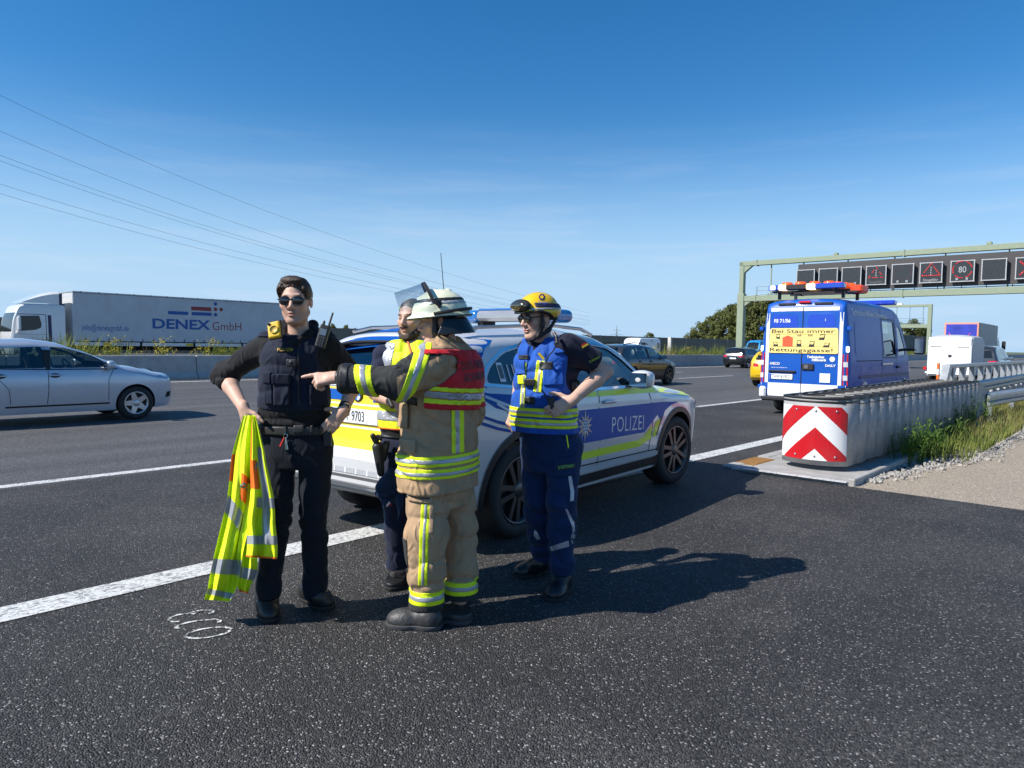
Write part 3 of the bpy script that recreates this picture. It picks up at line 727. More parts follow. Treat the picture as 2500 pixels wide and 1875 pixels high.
for i, (a, c) in enumerate(cells):
    x0 = 28 - l_at(1640 + a / 2.572, GS); x1 = 28 - l_at(1640 + c / 2.572, GS); xc = (x0 + x1) / 2; w = x1 - x0; zc = 7.45; hh = w * 1.02
    y = -.36
    MB().box((xc, y, zc), (w - .1, .35, hh - .1), bev=.03).build('sign_panel', M_sign, G1)
    P = G1.children[-1]
    f = MB()
    for sx_ in (-1, 1): f.box((xc + sx_ * (w / 2 - .05), y - .14, zc), (.07, .12, hh))
    for sz in (-1, 1): f.box((xc, y - .141, zc + sz * (hh / 2 - .05)), (w, .12, .07))
    f.build('sign_frame', mat('sign_frame_white', (.40, .41, .42), .5), P)
    yf = y - .18; d = MB()
    def seg2(p, q, t=.035, skip=0):
        n = 9
        for k in range(n):
            if skip and (k * 7 + i) % 9 < skip: continue
            a_ = Vector(p).lerp(Vector(q), k / n + .01); b_ = Vector(p).lerp(Vector(q), (k + .8) / n); d.tube([a_, b_], t, 4)
    if i in (3, 5):
        k = .62 if i == 5 else .55; sk = 1 if i == 5 else 4; zz = zc + .12
        A_, B_, C_ = (xc, yf, zz + k * .95), (xc - k, yf, zz - k * .55), (xc + k, yf, zz - k * .55)
        seg2(A_, B_, .035, sk); seg2(B_, C_, .04, 0 if i == 5 else 2); seg2(C_, A_, .035, sk); d.build('warning_triangle', M_led, P)
        t = MB(); [t.box((xc, yf, zz + .25 - .18 * q), (.06, .03, .1)) for q in range(4)]; t.build('exclamation_mark', M_ledw, P)
        if i == 5 or i == 3: text_obj('lettering', 'Staugefahr', lambda u, v: Vector((xc + u, yf, zz - k * .55 - .42 + v)), M_ledw if i == 5 else mat('dim_led', (.12, .12, .12), .5), P, .2, align='CENTER', xs=.85)
    if i == 6 or i == 4:
        n = 26
        for q in range(n):
            if q % (5 if i == 6 else 2) == 0: continue
            a0 = 2 * pi * q / n; a1 = 2 * pi * (q + .75) / n; rr = .62
            d.tube([(xc + rr * cos(a0), yf, zc + .12 + rr * sin(a0)), (xc + rr * cos(a1), yf, zc + .12 + rr * sin(a1))], .04 if i == 6 else .02, 4)
        d.build('speed_ring', M_led if i == 6 else mat('dim_red_led', (.16, .02, .02), .5), P)
        if i == 6: text_obj('lettering', '80', lambda u, v: Vector((xc + u, yf, zc - .1 + v)), M_ledw, P, .45, align='CENTER', xs=.8)
    if i in (2, 4, 6):
        t = MB(); [t.box((xc + q * .32, yf - .02, zc - hh * .36), (.16, .1, .17)) for q in (-1, 1)]; t.build('sensor_lens', mat('sensor_grey', (.3, .31, .32), .4), P)
    if i == 8:
        for q in (-1, 1): seg2((xc - .5, yf, zc + q * .5), (xc + .5, yf, zc - q * .5), .06)
        d.build('red_cross', M_led, P)
# gantry over the opposite carriageway
G2 = empty('far_sign_gantry', RW(134, 27.6), ROAD_YAW + pi / 2)
tag(G2, 'smaller far gantry with a pale blank panel above the opposite carriageway', 'gantry')
MB().box((0, 0, 4.6), (.6, .6, 9.2), bev=.03).build('column', M_gant, G2)
beamx(.3, 24, 0, 9.0, .5, .4, 'top_chord', G2); beamx(.3, 24, 0, 5.6, .5, .6, 'bottom_chord', G2)
MB().box((9.6, .2, 7.5), (2.6, .2, 2.3)).build('sign_back', mat('sign_back_pale', (.66, .68, .7), .5), G2); MB().box((13.5, .2, 7.5), (2.6, .2, 2.3)).build('sign_back', MATS['sign_back_pale'], G2)
MB().box((7.2, -.2, 9.35), (6, .6, .3)).build('cabinet', MATS['sign_back_pale'], G2)
wk = MB()
for z in (6.1, 6.5, 6.9): wk.tube([(1, -.8, z), (23, -.8, z)], .035, 4)
for x in range(1, 24, 2): wk.tube([(x, -.8, 5.8), (x, -.8, 6.9)], .035, 4); wk.tube([(x, 0, 5.8), (x, 0, 9.0)], .05, 4)
wk.build('walkway_railing', MATS['railing_blue_grey'], G2)
b = MB(); b.tube([(0, -.4, 4.9), (0, -.9, 5.0)], .08, 6); b.box((0, -1.0, 5.0), (.3, .3, .35)); b.build('camera_box', M_black, G2)

# ================================================================ pylon and power lines
M_pyl = mat('pylon_steel', (.20, .23, .24), .6, .3)
pb = at(1505, 838, 1900); pb.z = 0
PY = empty('lattice_pylon', pb); tag(PY, 'distant lattice power pylon on the horizon beyond the dark grey car', 'pylon')
H_ = 56; b = MB()
for sx_ in (-1, 1):
    for sy in (-1, 1): b.tube([(sx_ * 5, sy * 5, 0), (sx_ * 1.3, sy * 1.3, H_ * .62), (0, 0, H_)], .38, 4)
for k in range(9):
    z0 = k * 4.5; z1 = z0 + 4.5; w0 = 5 - 3.7 * z0 / 35; w1 = 5 - 3.7 * min(z1, 35) / 35
    for s1 in (-1, 1): b.tube([(-w0 * s1, -w0, z0), (w1 * s1, -w1, z1)], .22, 3); b.tube([(-w0 * s1, w0, z0), (w1 * s1, w1, z1)], .22, 3)
b.build('tower', M_pyl, PY)
for z, w in ((31, 17), (42, 11)):
    b = MB()
    for sg in (-1, 1): b.tube([(0, 0, z), (sg * w, 0, z)], .3, 4); b.tube([(0, 0, z + 4), (sg * w, 0, z)], .25, 4)
    b.build('cross_arm', M_pyl, PY)
M_wire = mat('power_cable', (.10, .11, .13), .5, .5, var=0)
for i, (y0, ymid, y1, cx) in enumerate([(225, 480, 706, 0), (315, 540, 722, 0), (378, 571, 731, 0), (392, 580, 734, 0), (452, 612, 742, 0), (476, 628, 748, 0)]):
    # picture heights at x = -60, 520 and 1120: a hanging curve through three points of the place
    A_ = at(-60, y0 - 22, 95); B_ = at(540, ymid - 8, 170); C_ = at(1330, y1 + 30, 420)
    b = MB(); pts = []
    D0 = (A_ - Vector((0, 0, CAMH))); 
    for k in range(61):
        px = -60 + k * 1500 / 60; t = (px - -60) / 600; Y = 1 / np.interp(px, [-60, 1440], [1 / 95, 1 / 450])
        q = np.polyfit([-60, 540, 1330], [y0 - 22, ymid - 8, y1 + 30], 2); pts.append(at(px, np.polyval(q, px), Y))
    b.tube(pts, [.016 + .00006 * p.y for p in pts], 4)
    tag(b.build('power_line', M_wire), ['uppermost single overhead power cable, far above the others', 'second highest overhead power cable with wide gaps either side', 'upper cable of the close pair of power lines', 'lower cable of the close pair of power lines', 'second lowest overhead power cable, just above the lowest', 'lowest of the overhead power cables crossing the sky'][i], 'power line', 'power lines across the sky')

# ================================================================ trees and plants
def leaf_mat(name, c1, c2, sc=.6):
    m = bpy.data.materials.new(name); m.use_nodes = True; nt = m.node_tree; N = nt.nodes; L = nt.links.new; b = N['Principled BSDF']
    tc = N.new('ShaderNodeTexCoord'); n = N.new('ShaderNodeTexNoise'); n.inputs['Scale'].default_value = sc; n.inputs['Detail'].default_value = 6
    L(tc.outputs['Object'], n.inputs['Vector']); r = N.new('ShaderNodeValToRGB'); r.color_ramp.elements[0].position = .35; r.color_ramp.elements[1].position = .68
    r.color_ramp.elements[0].color = (*c1, 1); r.color_ramp.elements[1].color = (*c2, 1); L(n.outputs[0], r.inputs[0]); L(r.outputs[0], b.inputs['Base Color'])
    b.inputs['Roughness'].default_value = .7; b.inputs['Specular IOR Level'].default_value = .2
    t = N.new('ShaderNodeBsdfTranslucent'); L(r.outputs[0], t.inputs[0]); mx = N.new('ShaderNodeMixShader'); mx.inputs[0].default_value = .3
    o = N['Material Output']; L(b.outputs[0], mx.inputs[1]); L(t.outputs[0], mx.inputs[2]); L(mx.outputs[0], o.inputs[0]); MATS[name] = m; return m
M_leafA = leaf_mat('dark_foliage', (.10, .12, .038), (.21, .22, .075)); M_leafB = leaf_mat('olive_foliage', (.085, .105, .03), (.18, .19, .06))
M_bark = mat('bark', (.09, .07, .05), .9, var=.3, bump=.3, bscale=15)
def crown_mesh(seed, h, w, n, ls):
    rg = np.random.RandomState(seed); V = []; F = []
    nb = 46; cen = []
    for k in range(nb):
        zf = rg.uniform(.16, .98); rr = w * (np.sin(np.pi * min(1, (zf * .88 + .12))) ** .6) * rg.uniform(.35, 1.0); a = rg.uniform(0, 6.28)
        cen.append((rr * np.cos(a), rr * np.sin(a), h * zf, rg.uniform(.12, .25) * w * 1.5))
    C = np.array(cen)[rg.randint(nb, size=n)]; d = rg.randn(n, 3); d /= np.linalg.norm(d, axis=1)[:, None]
    p = C[:, :3] + d * (C[:, 3] * rg.uniform(.55, 1.08, n))[:, None] * np.array([1, 1, .8])
    nr = d * .7 + rg.randn(n, 3) * .5; nr /= np.linalg.norm(nr, axis=1)[:, None]; t = np.cross(nr, rg.randn(n, 3)); t /= np.linalg.norm(t, axis=1)[:, None]; s = np.cross(nr, t); q = (ls * rg.uniform(.5, 1.2, n))[:, None]
    V = np.stack([p - t * q, p - s * q * .5, p + t * q, p + s * q * .5], 1).reshape(-1, 3); me = bpy.data.meshes.new('crown'); me.from_pydata(V.tolist(), [], [(b, b + 1, b + 2, b + 3) for b in range(0, 4 * n, 4)]); return me
def trunk_mesh(seed, h, r):
    rg = random.Random(seed); b = MB(); b.tube([(0, 0, -.3), (.1, 0, h * .3), (-.1, .1, h * .65), (0, 0, h * .9)], [r, r * .8, r * .45, r * .1], 8)
    for k in range(9):
        z = h * rg.uniform(.25, .75); a = rg.uniform(0, 6.28); q = h * rg.uniform(.18, .32); b.tube([(0, 0, z), (q * .5 * cos(a), q * .5 * sin(a), z + q * .45), (q * cos(a), q * sin(a), z + q * .8)], [r * .35, r * .2, r * .05], 5)
    return b.mesh('trunk')
CM = [crown_mesh(i, 10, 4.2, 5200, .34) for i in range(4)]; TM = [trunk_mesh(i, 10, .28) for i in range(2)]
def tree(p, h, wf, k, m, label, group=None):
    e = empty('tree', p, random.uniform(0, 6)); e.scale = (h / 10 * wf, h / 10 * wf, h / 10); tag(e, label, 'tree', group)
    c = link('crown', CM[k % 4], None, e)
    if not CM[k % 4].materials: CM[k % 4].materials.append(m)
    c.material_slots[0].link = 'OBJECT'; c.material_slots[0].material = m
    link('trunk', TM[k % 2], M_bark, e)
def px_tree(px, ytop, Y, wf, k, m, label, group=None):
    p = at(px, ytop, Y); h = p.z; p.z = 0; tree(p, h, wf, k, m, label, group)
TG = 'row of trees behind the noise wall'
for i, (px, yt, Y, wf) in enumerate([(1693, 808, 150, .9), (1712, 790, 158, .9), (1738, 775, 150, .9), (1765, 762, 146, .8), (1792, 748, 148, .85), (1820, 740, 142, .8), (1848, 735, 140, .85), (1880, 726, 138, .8), (1915, 722, 138, .9), (1955, 726, 142, .9)]):
    px_tree(px, yt, Y, wf, i, [M_leafA, M_leafB][i % 3 == 2], 'lowest tree at the tapering end of the row behind the noise wall' if i == 0 else 'green tree in the dense row behind the brown noise wall', TG)
px_tree(1586, 814, 330, 1.05, 1, M_leafB, 'lone round tree on the horizon behind the white caravan')
px_tree(1622, 832, 330, .9, 2, M_leafB, 'small bush-like tree just beside the white caravan roof')
for px, yt, Y in ((812, 793, 130), (845, 796, 130)): px_tree(px, yt, Y, .45, 3, M_leafA, 'tree top peeking over the brown noise wall behind the officers', 'tree tops over the noise wall')
px_tree(1012, 797, 140, .5, 1, M_leafA, 'dark tree top poking over the noise wall behind the police SUV')
for i, (px, yt, Y, wf) in enumerate([(2205, 792, 250, .8), (2232, 782, 250, .8), (2262, 798, 250, .7)]):
    px_tree(px, yt, Y, wf, i + 1, M_leafB, 'sunlit green tree standing behind the far gantry', 'trees behind the far gantry')

M_weed = leaf_mat('weed_leaves', (.11, .15, .03), (.27, .30, .07), 4); M_yel = mat('yellow_flowers', (.60, .47, .03), .7, var=.2, vscale=9)
M_dry = leaf_mat('dry_stems', (.22, .18, .07), (.38, .33, .14), 5); M_reed = leaf_mat('reed_leaves', (.06, .13, .02), (.16, .26, .05), 4)
def weed_strip(name, s0, s1, l0, l1, n, h, w, lean, m, label, seed, z=.05, clump=0, dens=None):
    rg = np.random.RandomState(seed)
    if clump:
        cs, cl = rg.uniform(s0, s1, clump), rg.uniform(l0, l1, clump); k = rg.randint(clump, size=n); S_ = cs[k] + rg.randn(n) * .35; L_ = np.clip(cl[k] + rg.randn(n) * .3, l0, l1); hs = rg.uniform(.45, 1.15, clump)[k]
    else: S_, L_, hs = rg.uniform(s0, s1, n), rg.uniform(l0, l1, n), 1
    O = np.outer(S_, RD) + np.outer(L_, RN); O[:, 2] = z
    a = rg.uniform(0, 6.28, n); hh = (h * rg.uniform(.5, 1.2, n) * hs)[:, None]; d = np.stack([np.cos(a), np.sin(a), 0 * a], 1); sd_ = np.stack([-d[:, 1], d[:, 0], 0 * a], 1) * w; ln = (lean * rg.uniform(.2, 1.2, n))[:, None]; Z = np.array([[0, 0, 1.]])
    q = O + d * hh * ln * .4 + Z * hh * .6
    V = np.stack([O - sd_, O + sd_, q + sd_ * .8, q - sd_ * .8, O + d * hh * ln + Z * hh], 1).reshape(-1, 3)
    F = [f for b in range(0, 5 * n, 5) for f in ((b, b + 1, b + 2, b + 3), (b + 3, b + 2, b + 4))]
    me = bpy.data.meshes.new(name); me.from_pydata(V.tolist(), [], F)
    return tag(link(name, me, m), label, 'plants', kind='stuff')
weed_strip('median_weeds', -6, 150, 27.4, 29.2, 30000, 1.5, .022, .5, M_weed, 'green weeds growing on the median behind the concrete barrier', 3, clump=260)
weed_strip('median_dry_weeds', -6, 130, 27.4, 29.2, 5000, 1.35, .010, .35, M_dry, 'dry brown stalks among the median weeds', 4, clump=90)
def flower_plant(seed):
    rg = np.random.RandomState(seed); st = MB(); fl = MB()
    for k in range(9):
        a = rg.uniform(0, 6.28); r = rg.uniform(.05, .35); h = rg.uniform(.75, 1.25); tip = Vector((r * cos(a), r * sin(a), h)); st.tube([(0, 0, 0), (tip.x * .4, tip.y * .4, h * .6), tip], [.008, .006, .003], 4)
        for q in range(10):
            z = rg.uniform(.2, .85); p = Vector((tip.x * z, tip.y * z, h * z)); b = rg.uniform(0, 6.28); d = Vector((cos(b), sin(b), .4)) * .11; sd_ = Vector((-sin(b), cos(b), 0)) * .014
            st.add([p, p + d * .5 + sd_, p + d, p + d * .5 - sd_], [(0, 1, 2, 3)])
        for q in range(16):
            p = tip + Vector(rg.randn(3) * .05); n = Vector(rg.randn(3)).normalized(); t = n.orthogonal().normalized() * .016; s_ = n.cross(t)
            fl.add([p - t, p - s_, p + t, p + s_], [(0, 1, 2, 3)])
    return st.mesh('stems'), fl.mesh('flowers')
FP = [flower_plant(i) for i in range(3)]
FPX_ = [(225, 0), (262, 0), (285, 0), (330, 0), (388, 0), (402, 0), (470, 0), (505, 0), (525, 0), (1652, 0), (1668, 0), (1682, 0), (1700, 0), (1722, 0), (1600, 0), (560, 0), (200, 0)]
for i, (px, _) in enumerate(FPX_):
    d = ray(px, 860); q = 28.3 / d.to_2d().dot(RN.to_2d()); p = Vector((d.x * q, d.y * q, .05))
    e = empty('flowering_weed', p, i * 1.3); e.scale = (.9 + .2 * (i % 3),) * 3
    tag(e, 'tall yellow-flowering weed growing above the median barrier', 'weed', 'yellow weeds on the median')
    link('stems', FP[i % 3][0], M_weed, e); link('flowers', FP[i % 3][1], M_yel, e)
# verge beside the crash cushion: soil, gravel, grass, weeds
verge = tag(sheet('verge_soil', 10.4, 120, 1.70, 3.60, .0, mat('verge_soil', (.15, .13, .10), .95, var=.35, vscale=3, bump=.5, bscale=20)), kind='structure')
rg = np.random.RandomState(5); V = []; F = []
cube = np.array([(x, y, z) for x in (-1, 1) for y in (-1, 1) for z in (-1, 1)]); cf = [(0, 1, 3, 2), (4, 6, 7, 5), (0, 4, 5, 1), (2, 3, 7, 6), (0, 2, 6, 4), (1, 5, 7, 3)]
for k in range(2600):
    s = 8.6 + 22 * rg.rand() ** 1.3; l = max(1.74, 2.42 - .2 * (s - 8.22)) + .09 * rg.randn()
    if s < 11.6 and rg.rand() < .6: l = rg.uniform(2.40 - .2 * (s - 8.22), 2.36)
    if l > 2.36: continue
    p = RW(s, l, .012); z = rg.uniform(.006, .022); A = rg.randn(3, 3); A, _ = np.linalg.qr(A); pts = (cube * rg.uniform(.75, 1.1, (8, 3)) * z * np.array([1.2, .9, .6])) @ A.T + np.array(p)
    b = len(V); V += [tuple(q) for q in pts]; F += [tuple(b + i for i in f) for f in cf]
tag(link('gravel', pymesh('gravel', V, F), mat('pale_gravel', (.33, .31, .28), .9, var=.3, vscale=20)), 'pale gravel stones scattered between grass and grey path', 'gravel', kind='stuff')
weed_strip('verge_grass', 11.2, 60, 1.75, 2.75, 15000, .26, .006, .7, M_weed, 'mixed green and yellowing grass on the verge beside the crash cushion', 8, clump=170)
weed_strip('verge_dry_grass', 13, 60, 1.75, 3.0, 9000, .32, .004, .5, M_dry, 'dry yellow grass stalks on the verge below the guard rail', 9, clump=110)
def reed_plant(seed, n, h):
    rg = np.random.RandomState(seed); b = MB()
    for k in range(n):
        a = rg.uniform(0, 6.28); r = rg.uniform(0, .22); hh = h * rg.uniform(.55, 1.1); ln = rg.uniform(.05, .4); o = Vector((r * cos(a), r * sin(a), 0)); d = Vector((cos(a), sin(a), 0)); tip = o + d * ln * hh + Vector((0, 0, hh))
        b.tube([o, o.lerp(tip, .5) + Vector((0, 0, .04)), tip], [.006, .004, .002], 4)
        for q in range(9):
            t = .15 + .85 * q / 9; p = o.lerp(tip, t); aa = rg.uniform(0, 6.28); dd = Vector((cos(aa), sin(aa), rg.uniform(.2, 1.1))).normalized() * rg.uniform(.10, .2); w = Vector((-sin(aa), cos(aa), 0)) * .011
            m_ = p + dd * .55 + Vector((0, 0, .01)); b.add([p, m_ + w, p + dd - Vector((0, 0, .02)), m_ - w], [(0, 1, 2, 3)])
    return b.mesh('leaves')
RP = [reed_plant(1, 26, .62), reed_plant(2, 22, .8), reed_plant(3, 30, .5)]
for i, (px, py, k, sc, lab) in enumerate([(2215, 1128, 0, .95, 'dense dark green reed clump beside the crash cushion and gravel'), (2262, 1118, 2, .9, 'bright green reed shoots leaning over the gravel edge'), (2345, 1062, 1, .9, 'tall bushy weed beside the rear cells of the crash cushion'), (2372, 1052, 1, 1.0, 'pale tall weed with seed heads at the crash cushion end'), (2320, 1085, 2, .8, 'low tuft of grass between reed clump and tall weed')]):
    d = ray(px, py); p = Vector((0, 0, CAMH)) + d * (-CAMH / d.z); e = empty('verge_plant', p, i * 2.1); e.scale = (sc,) * 3; tag(e, lab, 'plant')
    link('leaves', RP[k], M_reed, e)
# ================================================================ vehicles
def ipl(x, tab, smooth=0):
    return np.interp(x, [t[0] for t in tab], [t[1] for t in tab])
class Shape:
    "body of a vehicle: x forward, y left, z up; W half width, T width factor by height, zt top line, zb underside"
    def __init__(s, W, T, zt, zb, rc=.13, p=2.6, rct=None):
        s.x0, s.x1 = zt[0][0], zt[-1][0]
        xs = np.linspace(s.x0, s.x1, 500); s.xs = xs
        def sm(tab, it):
            v = ipl(xs, tab)
            for _ in range(it): v[1:-1] = (v[:-2] + 2 * v[1:-1] + v[2:]) / 4
            return v
        s.zta = sm(zt, 8); s.zba = sm(zb, 8); s.Wa = sm(W, 14); s.rca = sm(rct, 14) if rct else np.full(500, rc); s.p = p
        zz = np.linspace(T[0][0], T[-1][0], 200); v = ipl(zz, T)
        for _ in range(40): v[1:-1] = (v[:-2] + 2 * v[1:-1] + v[2:]) / 4
        s.zz, s.Ta = zz, v
    def top(s, x): return np.interp(x, s.xs, s.zta)
    def bot(s, x): return np.interp(x, s.xs, s.zba)
    def y(s, x, z, inset=0.0):
        zt = s.top(x) - inset; W = np.interp(x, s.xs, s.Wa) - inset; r = min(np.interp(x, s.xs, s.rca), (zt - s.bot(x)) * .7); zc = zt - r
        t = np.interp(z, s.zz, s.Ta)
        k = 1.0 if z <= zc else max(0.0, 1 - min(1.0, (z - zc) / r) ** s.p) ** (1 / s.p)
        return max(0.0, W * t * k)
    def inside(s, x, y, z):
        return s.x0 <= x <= s.x1 and s.bot(x) <= z <= s.top(x) and abs(y) <= s.y(x, z)
    def x_at(s, y, z, front=True):
        a = 0.0; b = (s.x1 + .02) if front else (s.x0 - .02)
        # march inward until inside, then refine
        n = 220; prev = b
        for i in range(n):
            x = b + (a - b) * i / n
            if s.inside(x, y, z):
                lo, hi = prev, x
                for _ in range(22):
                    m = (lo + hi) / 2
                    if s.inside(m, y, z): hi = m
                    else: lo = m
                return hi
            prev = x
        return a
    def z_at(s, x, y):
        lo, hi = s.top(x) - np.interp(x, s.xs, s.rca), s.top(x)
        if s.y(x, lo) < abs(y): lo = s.bot(x)
        for _ in range(24):
            m = (lo + hi) / 2
            if s.y(x, m) >= abs(y): lo = m
            else: hi = m
        return lo
    def mesh(s, name, nx=90, nz=26, inset=0.0, xr=None, zb=None):
        x0, x1 = xr or (s.x0, s.x1)
        t = np.linspace(0, 1, nx); t = t + .10 * np.sin(2 * np.pi * t) / (2 * np.pi) * -1.0 * -1 if False else t
        e = np.linspace(0, 1, nx); e = .5 - .5 * np.cos(np.pi * e); t = .45 * e + .55 * t
        V = []; F = []; m = 2 * (nz + 1)
        for x in x0 + (x1 - x0) * t:
            zt = s.top(x) - inset; b = max(s.bot(x) + inset, zb if zb is not None else -9); b = min(b, zt - .03)
            r = min(np.interp(x, s.xs, s.rca), (zt - s.bot(x)) * .7)
            n1 = int(nz * .6); n2 = nz - n1; zc = max(zt - r, b + .01)
            zs = list(np.linspace(b, zc, n1 + 1)) + [zc + (zt - zc) * (sin(pi / 2 * k / n2)) for k in range(1, n2 + 1)]
            ys = [s.y(x, z, inset) for z in zs]
            row = [(x, -y, z) for y, z in zip(ys, zs)]; row += [(x, y, z) for y, z in zip(ys, zs)][::-1]
            V += row
        for i in range(nx - 1):
            for j in range(m): F.append((i * m + j, i * m + (j + 1) % m, (i + 1) * m + (j + 1) % m, (i + 1) * m + j))
        F.append(tuple(range(m))[::-1]); F.append(tuple((nx - 1) * m + j for j in range(m)))
        bm = bmesh.new(); me = pymesh(name, V, F); bm.from_mesh(me); bmesh.ops.remove_doubles(bm, verts=bm.verts, dist=.0005); bmesh.ops.dissolve_degenerate(bm, edges=bm.edges, dist=.0005)
        bmesh.ops.recalc_face_normals(bm, faces=bm.faces)
        bm.to_mesh(me); bm.free(); return me
def fine_poly(poly, step):
    out = []
    for i in range(len(poly)):
        a = Vector((*poly[i], 0)); b = Vector((*poly[(i + 1) % len(poly)], 0)); n = max(1, int((b - a).length / step))
        out += [tuple(a.lerp(b, k / n).to_2d()) for k in range(n)]
    return out
def fill_poly(poly, step=.06):
    "triangulated flat polygon with inner points, as verts (u,v) and faces"
    bm = bmesh.new(); vs = [bm.verts.new((p[0], p[1], 0)) for p in poly]; f = bm.faces.new(vs)
    us = [p[0] for p in poly]; vv = [p[1] for p in poly]
    for ax, arr in ((0, us), (1, vv)):
        n = int((max(arr) - min(arr)) / step)
        for k in range(1, n + 1):
            c = min(arr) + (max(arr) - min(arr)) * k / (n + 1); pco = (c, 0, 0) if ax == 0 else (0, c, 0)
            bmesh.ops.bisect_plane(bm, geom=bm.verts[:] + bm.edges[:] + bm.faces[:], plane_co=pco, plane_no=(1, 0, 0) if ax == 0 else (0, 1, 0), dist=1e-6)
    bmesh.ops.triangulate(bm, faces=[q for q in bm.faces if len(q.verts) > 4])
    bm.verts.index_update(); V = [(v.co.x, v.co.y) for v in bm.verts]; F = [[v.index for v in q.verts] for q in bm.faces]; bm.free(); return V, F
def rounded(poly, r, n=3):
    out = []; m = len(poly)
    for i in range(m):
        p = Vector(poly[i]); a = Vector(poly[i - 1]); b = Vector(poly[(i + 1) % m]); da = (a - p); db = (b - p); q = min(r, da.length * .45, db.length * .45)
        A = p + da.normalized() * q; B = p + db.normalized() * q
        for k in range(n + 1):
            t = k / n; out.append(tuple((A * (1 - t) ** 2 + p * 2 * t * (1 - t) + B * t ** 2)))
    return out
class Car:
    def __init__(s, name, label, cat, shape, loc, yaw, group=None, paint=None):
        s.e = empty(name, loc, yaw); tag(s.e, label, cat, group); s.s = shape; s.paint = paint
    def side(s, u, v, sg=-1, off=.003): return Vector((u, sg * (s.s.y(u, v) + off), v))
    def patch(s, name, poly, m, sg=-1, off=.003, view='side', parent=None, step=.07, smooth=True):
        V, F = fill_poly(poly, step); sh = s.s
        if view == 'side': P = [s.side(u, v, sg, off) for u, v in V]
        elif view == 'front': P = [Vector((sh.x_at(u, v, True) + off, u, v)) for u, v in V]
        elif view == 'rear': P = [Vector((sh.x_at(u, v, False) - off, u, v)) for u, v in V]
        elif view == 'top': P = [Vector((u, v, sh.z_at(u, v) + off)) for u, v in V]
        return link(name, pymesh(name, P, F, smooth), m, parent or s.e)
    def text(s, name, txt, u0, v0, h, m, sg=-1, off=.005, view='side', parent=None, slant=0.0, **k):
        V, F, w = text_verts(txt, h, **k); sh = s.s
        if view == 'side': P = [s.side(u0 + (u if sg < 0 else -u), v0 + v + slant * u, sg, off) for u, v in V]
        elif view == 'rear': P = [Vector((sh.x_at(u0 - u, v0 + v, False) - off, u0 - u, v0 + v)) for u, v in V]
        return link(name, pymesh(name, P, F), m, parent or s.e)
    def seam(s, pts, w=.008, sg=-1, m=None, name='door_seam', off=.0025, parent=None, view='side'):
        b = MB(); P = []
        pts = [Vector(p) for p in pts]; fine = []
        for a, c in zip(pts, pts[1:]):
            n = max(1, int((c - a).length / .06)); fine += [a.lerp(c, k / n) for k in range(n)]
        fine.append(pts[-1])
        for i, p in enumerate(fine):
            d = (fine[min(i + 1, len(fine) - 1)] - fine[max(i - 1, 0)]).normalized(); n = Vector((-d.y, d.x)) * w / 2
            for q in (p + n, p - n):
                if view == 'side': P.append(s.side(q.x, q.y, sg, off))
                elif view == 'rear': P.append(Vector((s.s.x_at(q.x, q.y, False) - off, q.x, q.y)))
                elif view == 'front': P.append(Vector((s.s.x_at(q.x, q.y, True) + off, q.x, q.y)))
                else: P.append(Vector((q.x, q.y, s.s.z_at(q.x, q.y) + off)))
        b.smooth = True; b.add(P, [(2 * i, 2 * i + 1, 2 * i + 3, 2 * i + 2) for i in range(len(fine) - 1)])
        return b.build(name, m or M_dark, parent or s.e)
    def body(s, paint, arches, windows=(), screens=(), cavity=None, nx=90, nz=26, lining=None, name='body'):
        "arches (x, z, r, ymin); windows: side polygons; screens: (polygon in y,z, front?)"
        me = s.s.mesh(name, nx, nz); me.materials.append(paint); me.materials.append(lining or M_dark)
        o = bpy.data.objects.new('tmp', me); COL.objects.link(o); cut = []
        def cutter(cm, depth=0):
            cm.materials.clear(); cm.materials.append(paint); cm.materials.append(lining or M_dark)
            cm.polygons.foreach_set('material_index', [1] * len(cm.polygons))
            bm = bmesh.new(); bm.from_mesh(cm); bmesh.ops.recalc_face_normals(bm, faces=bm.faces); bm.to_mesh(cm); bm.free()
            c = bpy.data.objects.new('cut', cm); COL.objects.link(c); cut.append(c)
            md = o.modifiers.new('b', 'BOOLEAN'); md.operation = 'DIFFERENCE'; md.object = c; md.solver = 'EXACT'
        if cavity: cutter(s.s.mesh('cav', 60, 16, inset=.055, xr=cavity[:2], zb=cavity[2]))
        for x, z, r, ym in arches:
            for sg in (-1, 1):
                b = MB(); n = 36
                b.prism([(x + r * cos(2 * pi * k / n), z + r * sin(2 * pi * k / n)) for k in range(n)], lambda u, v: Vector((u, sg * ym, v)), lambda u, v: Vector((u, sg * 1.5, v))); cutter(b.mesh('c'))
        for poly in windows:
            for sg in (-1, 1):
                b = MB(); b.prism(fine_poly(poly, .3), lambda u, v: Vector((u, sg * .35, v)), lambda u, v: Vector((u, sg * 1.6, v))); cutter(b.mesh('c'))
        for poly, x0, x1 in screens:
            b = MB(); b.prism(poly, lambda u, v: Vector((x0, u, v)), lambda u, v: Vector((x1, u, v))); cutter(b.mesh('c'))
        dg = bpy.context.evaluated_depsgraph_get(); r = bpy.data.meshes.new_from_object(o.evaluated_get(dg)); r.name = name
        for c in cut: bpy.data.objects.remove(c)
        bpy.data.objects.remove(o)
        ob = link(name, r, None, s.e)
        r.polygons.foreach_set('use_smooth', [True] * len(r.polygons))
        try: r.set_sharp_from_angle(angle=R(32))
        except Exception as ex: print(ex)
        s.bodyo = ob; return ob
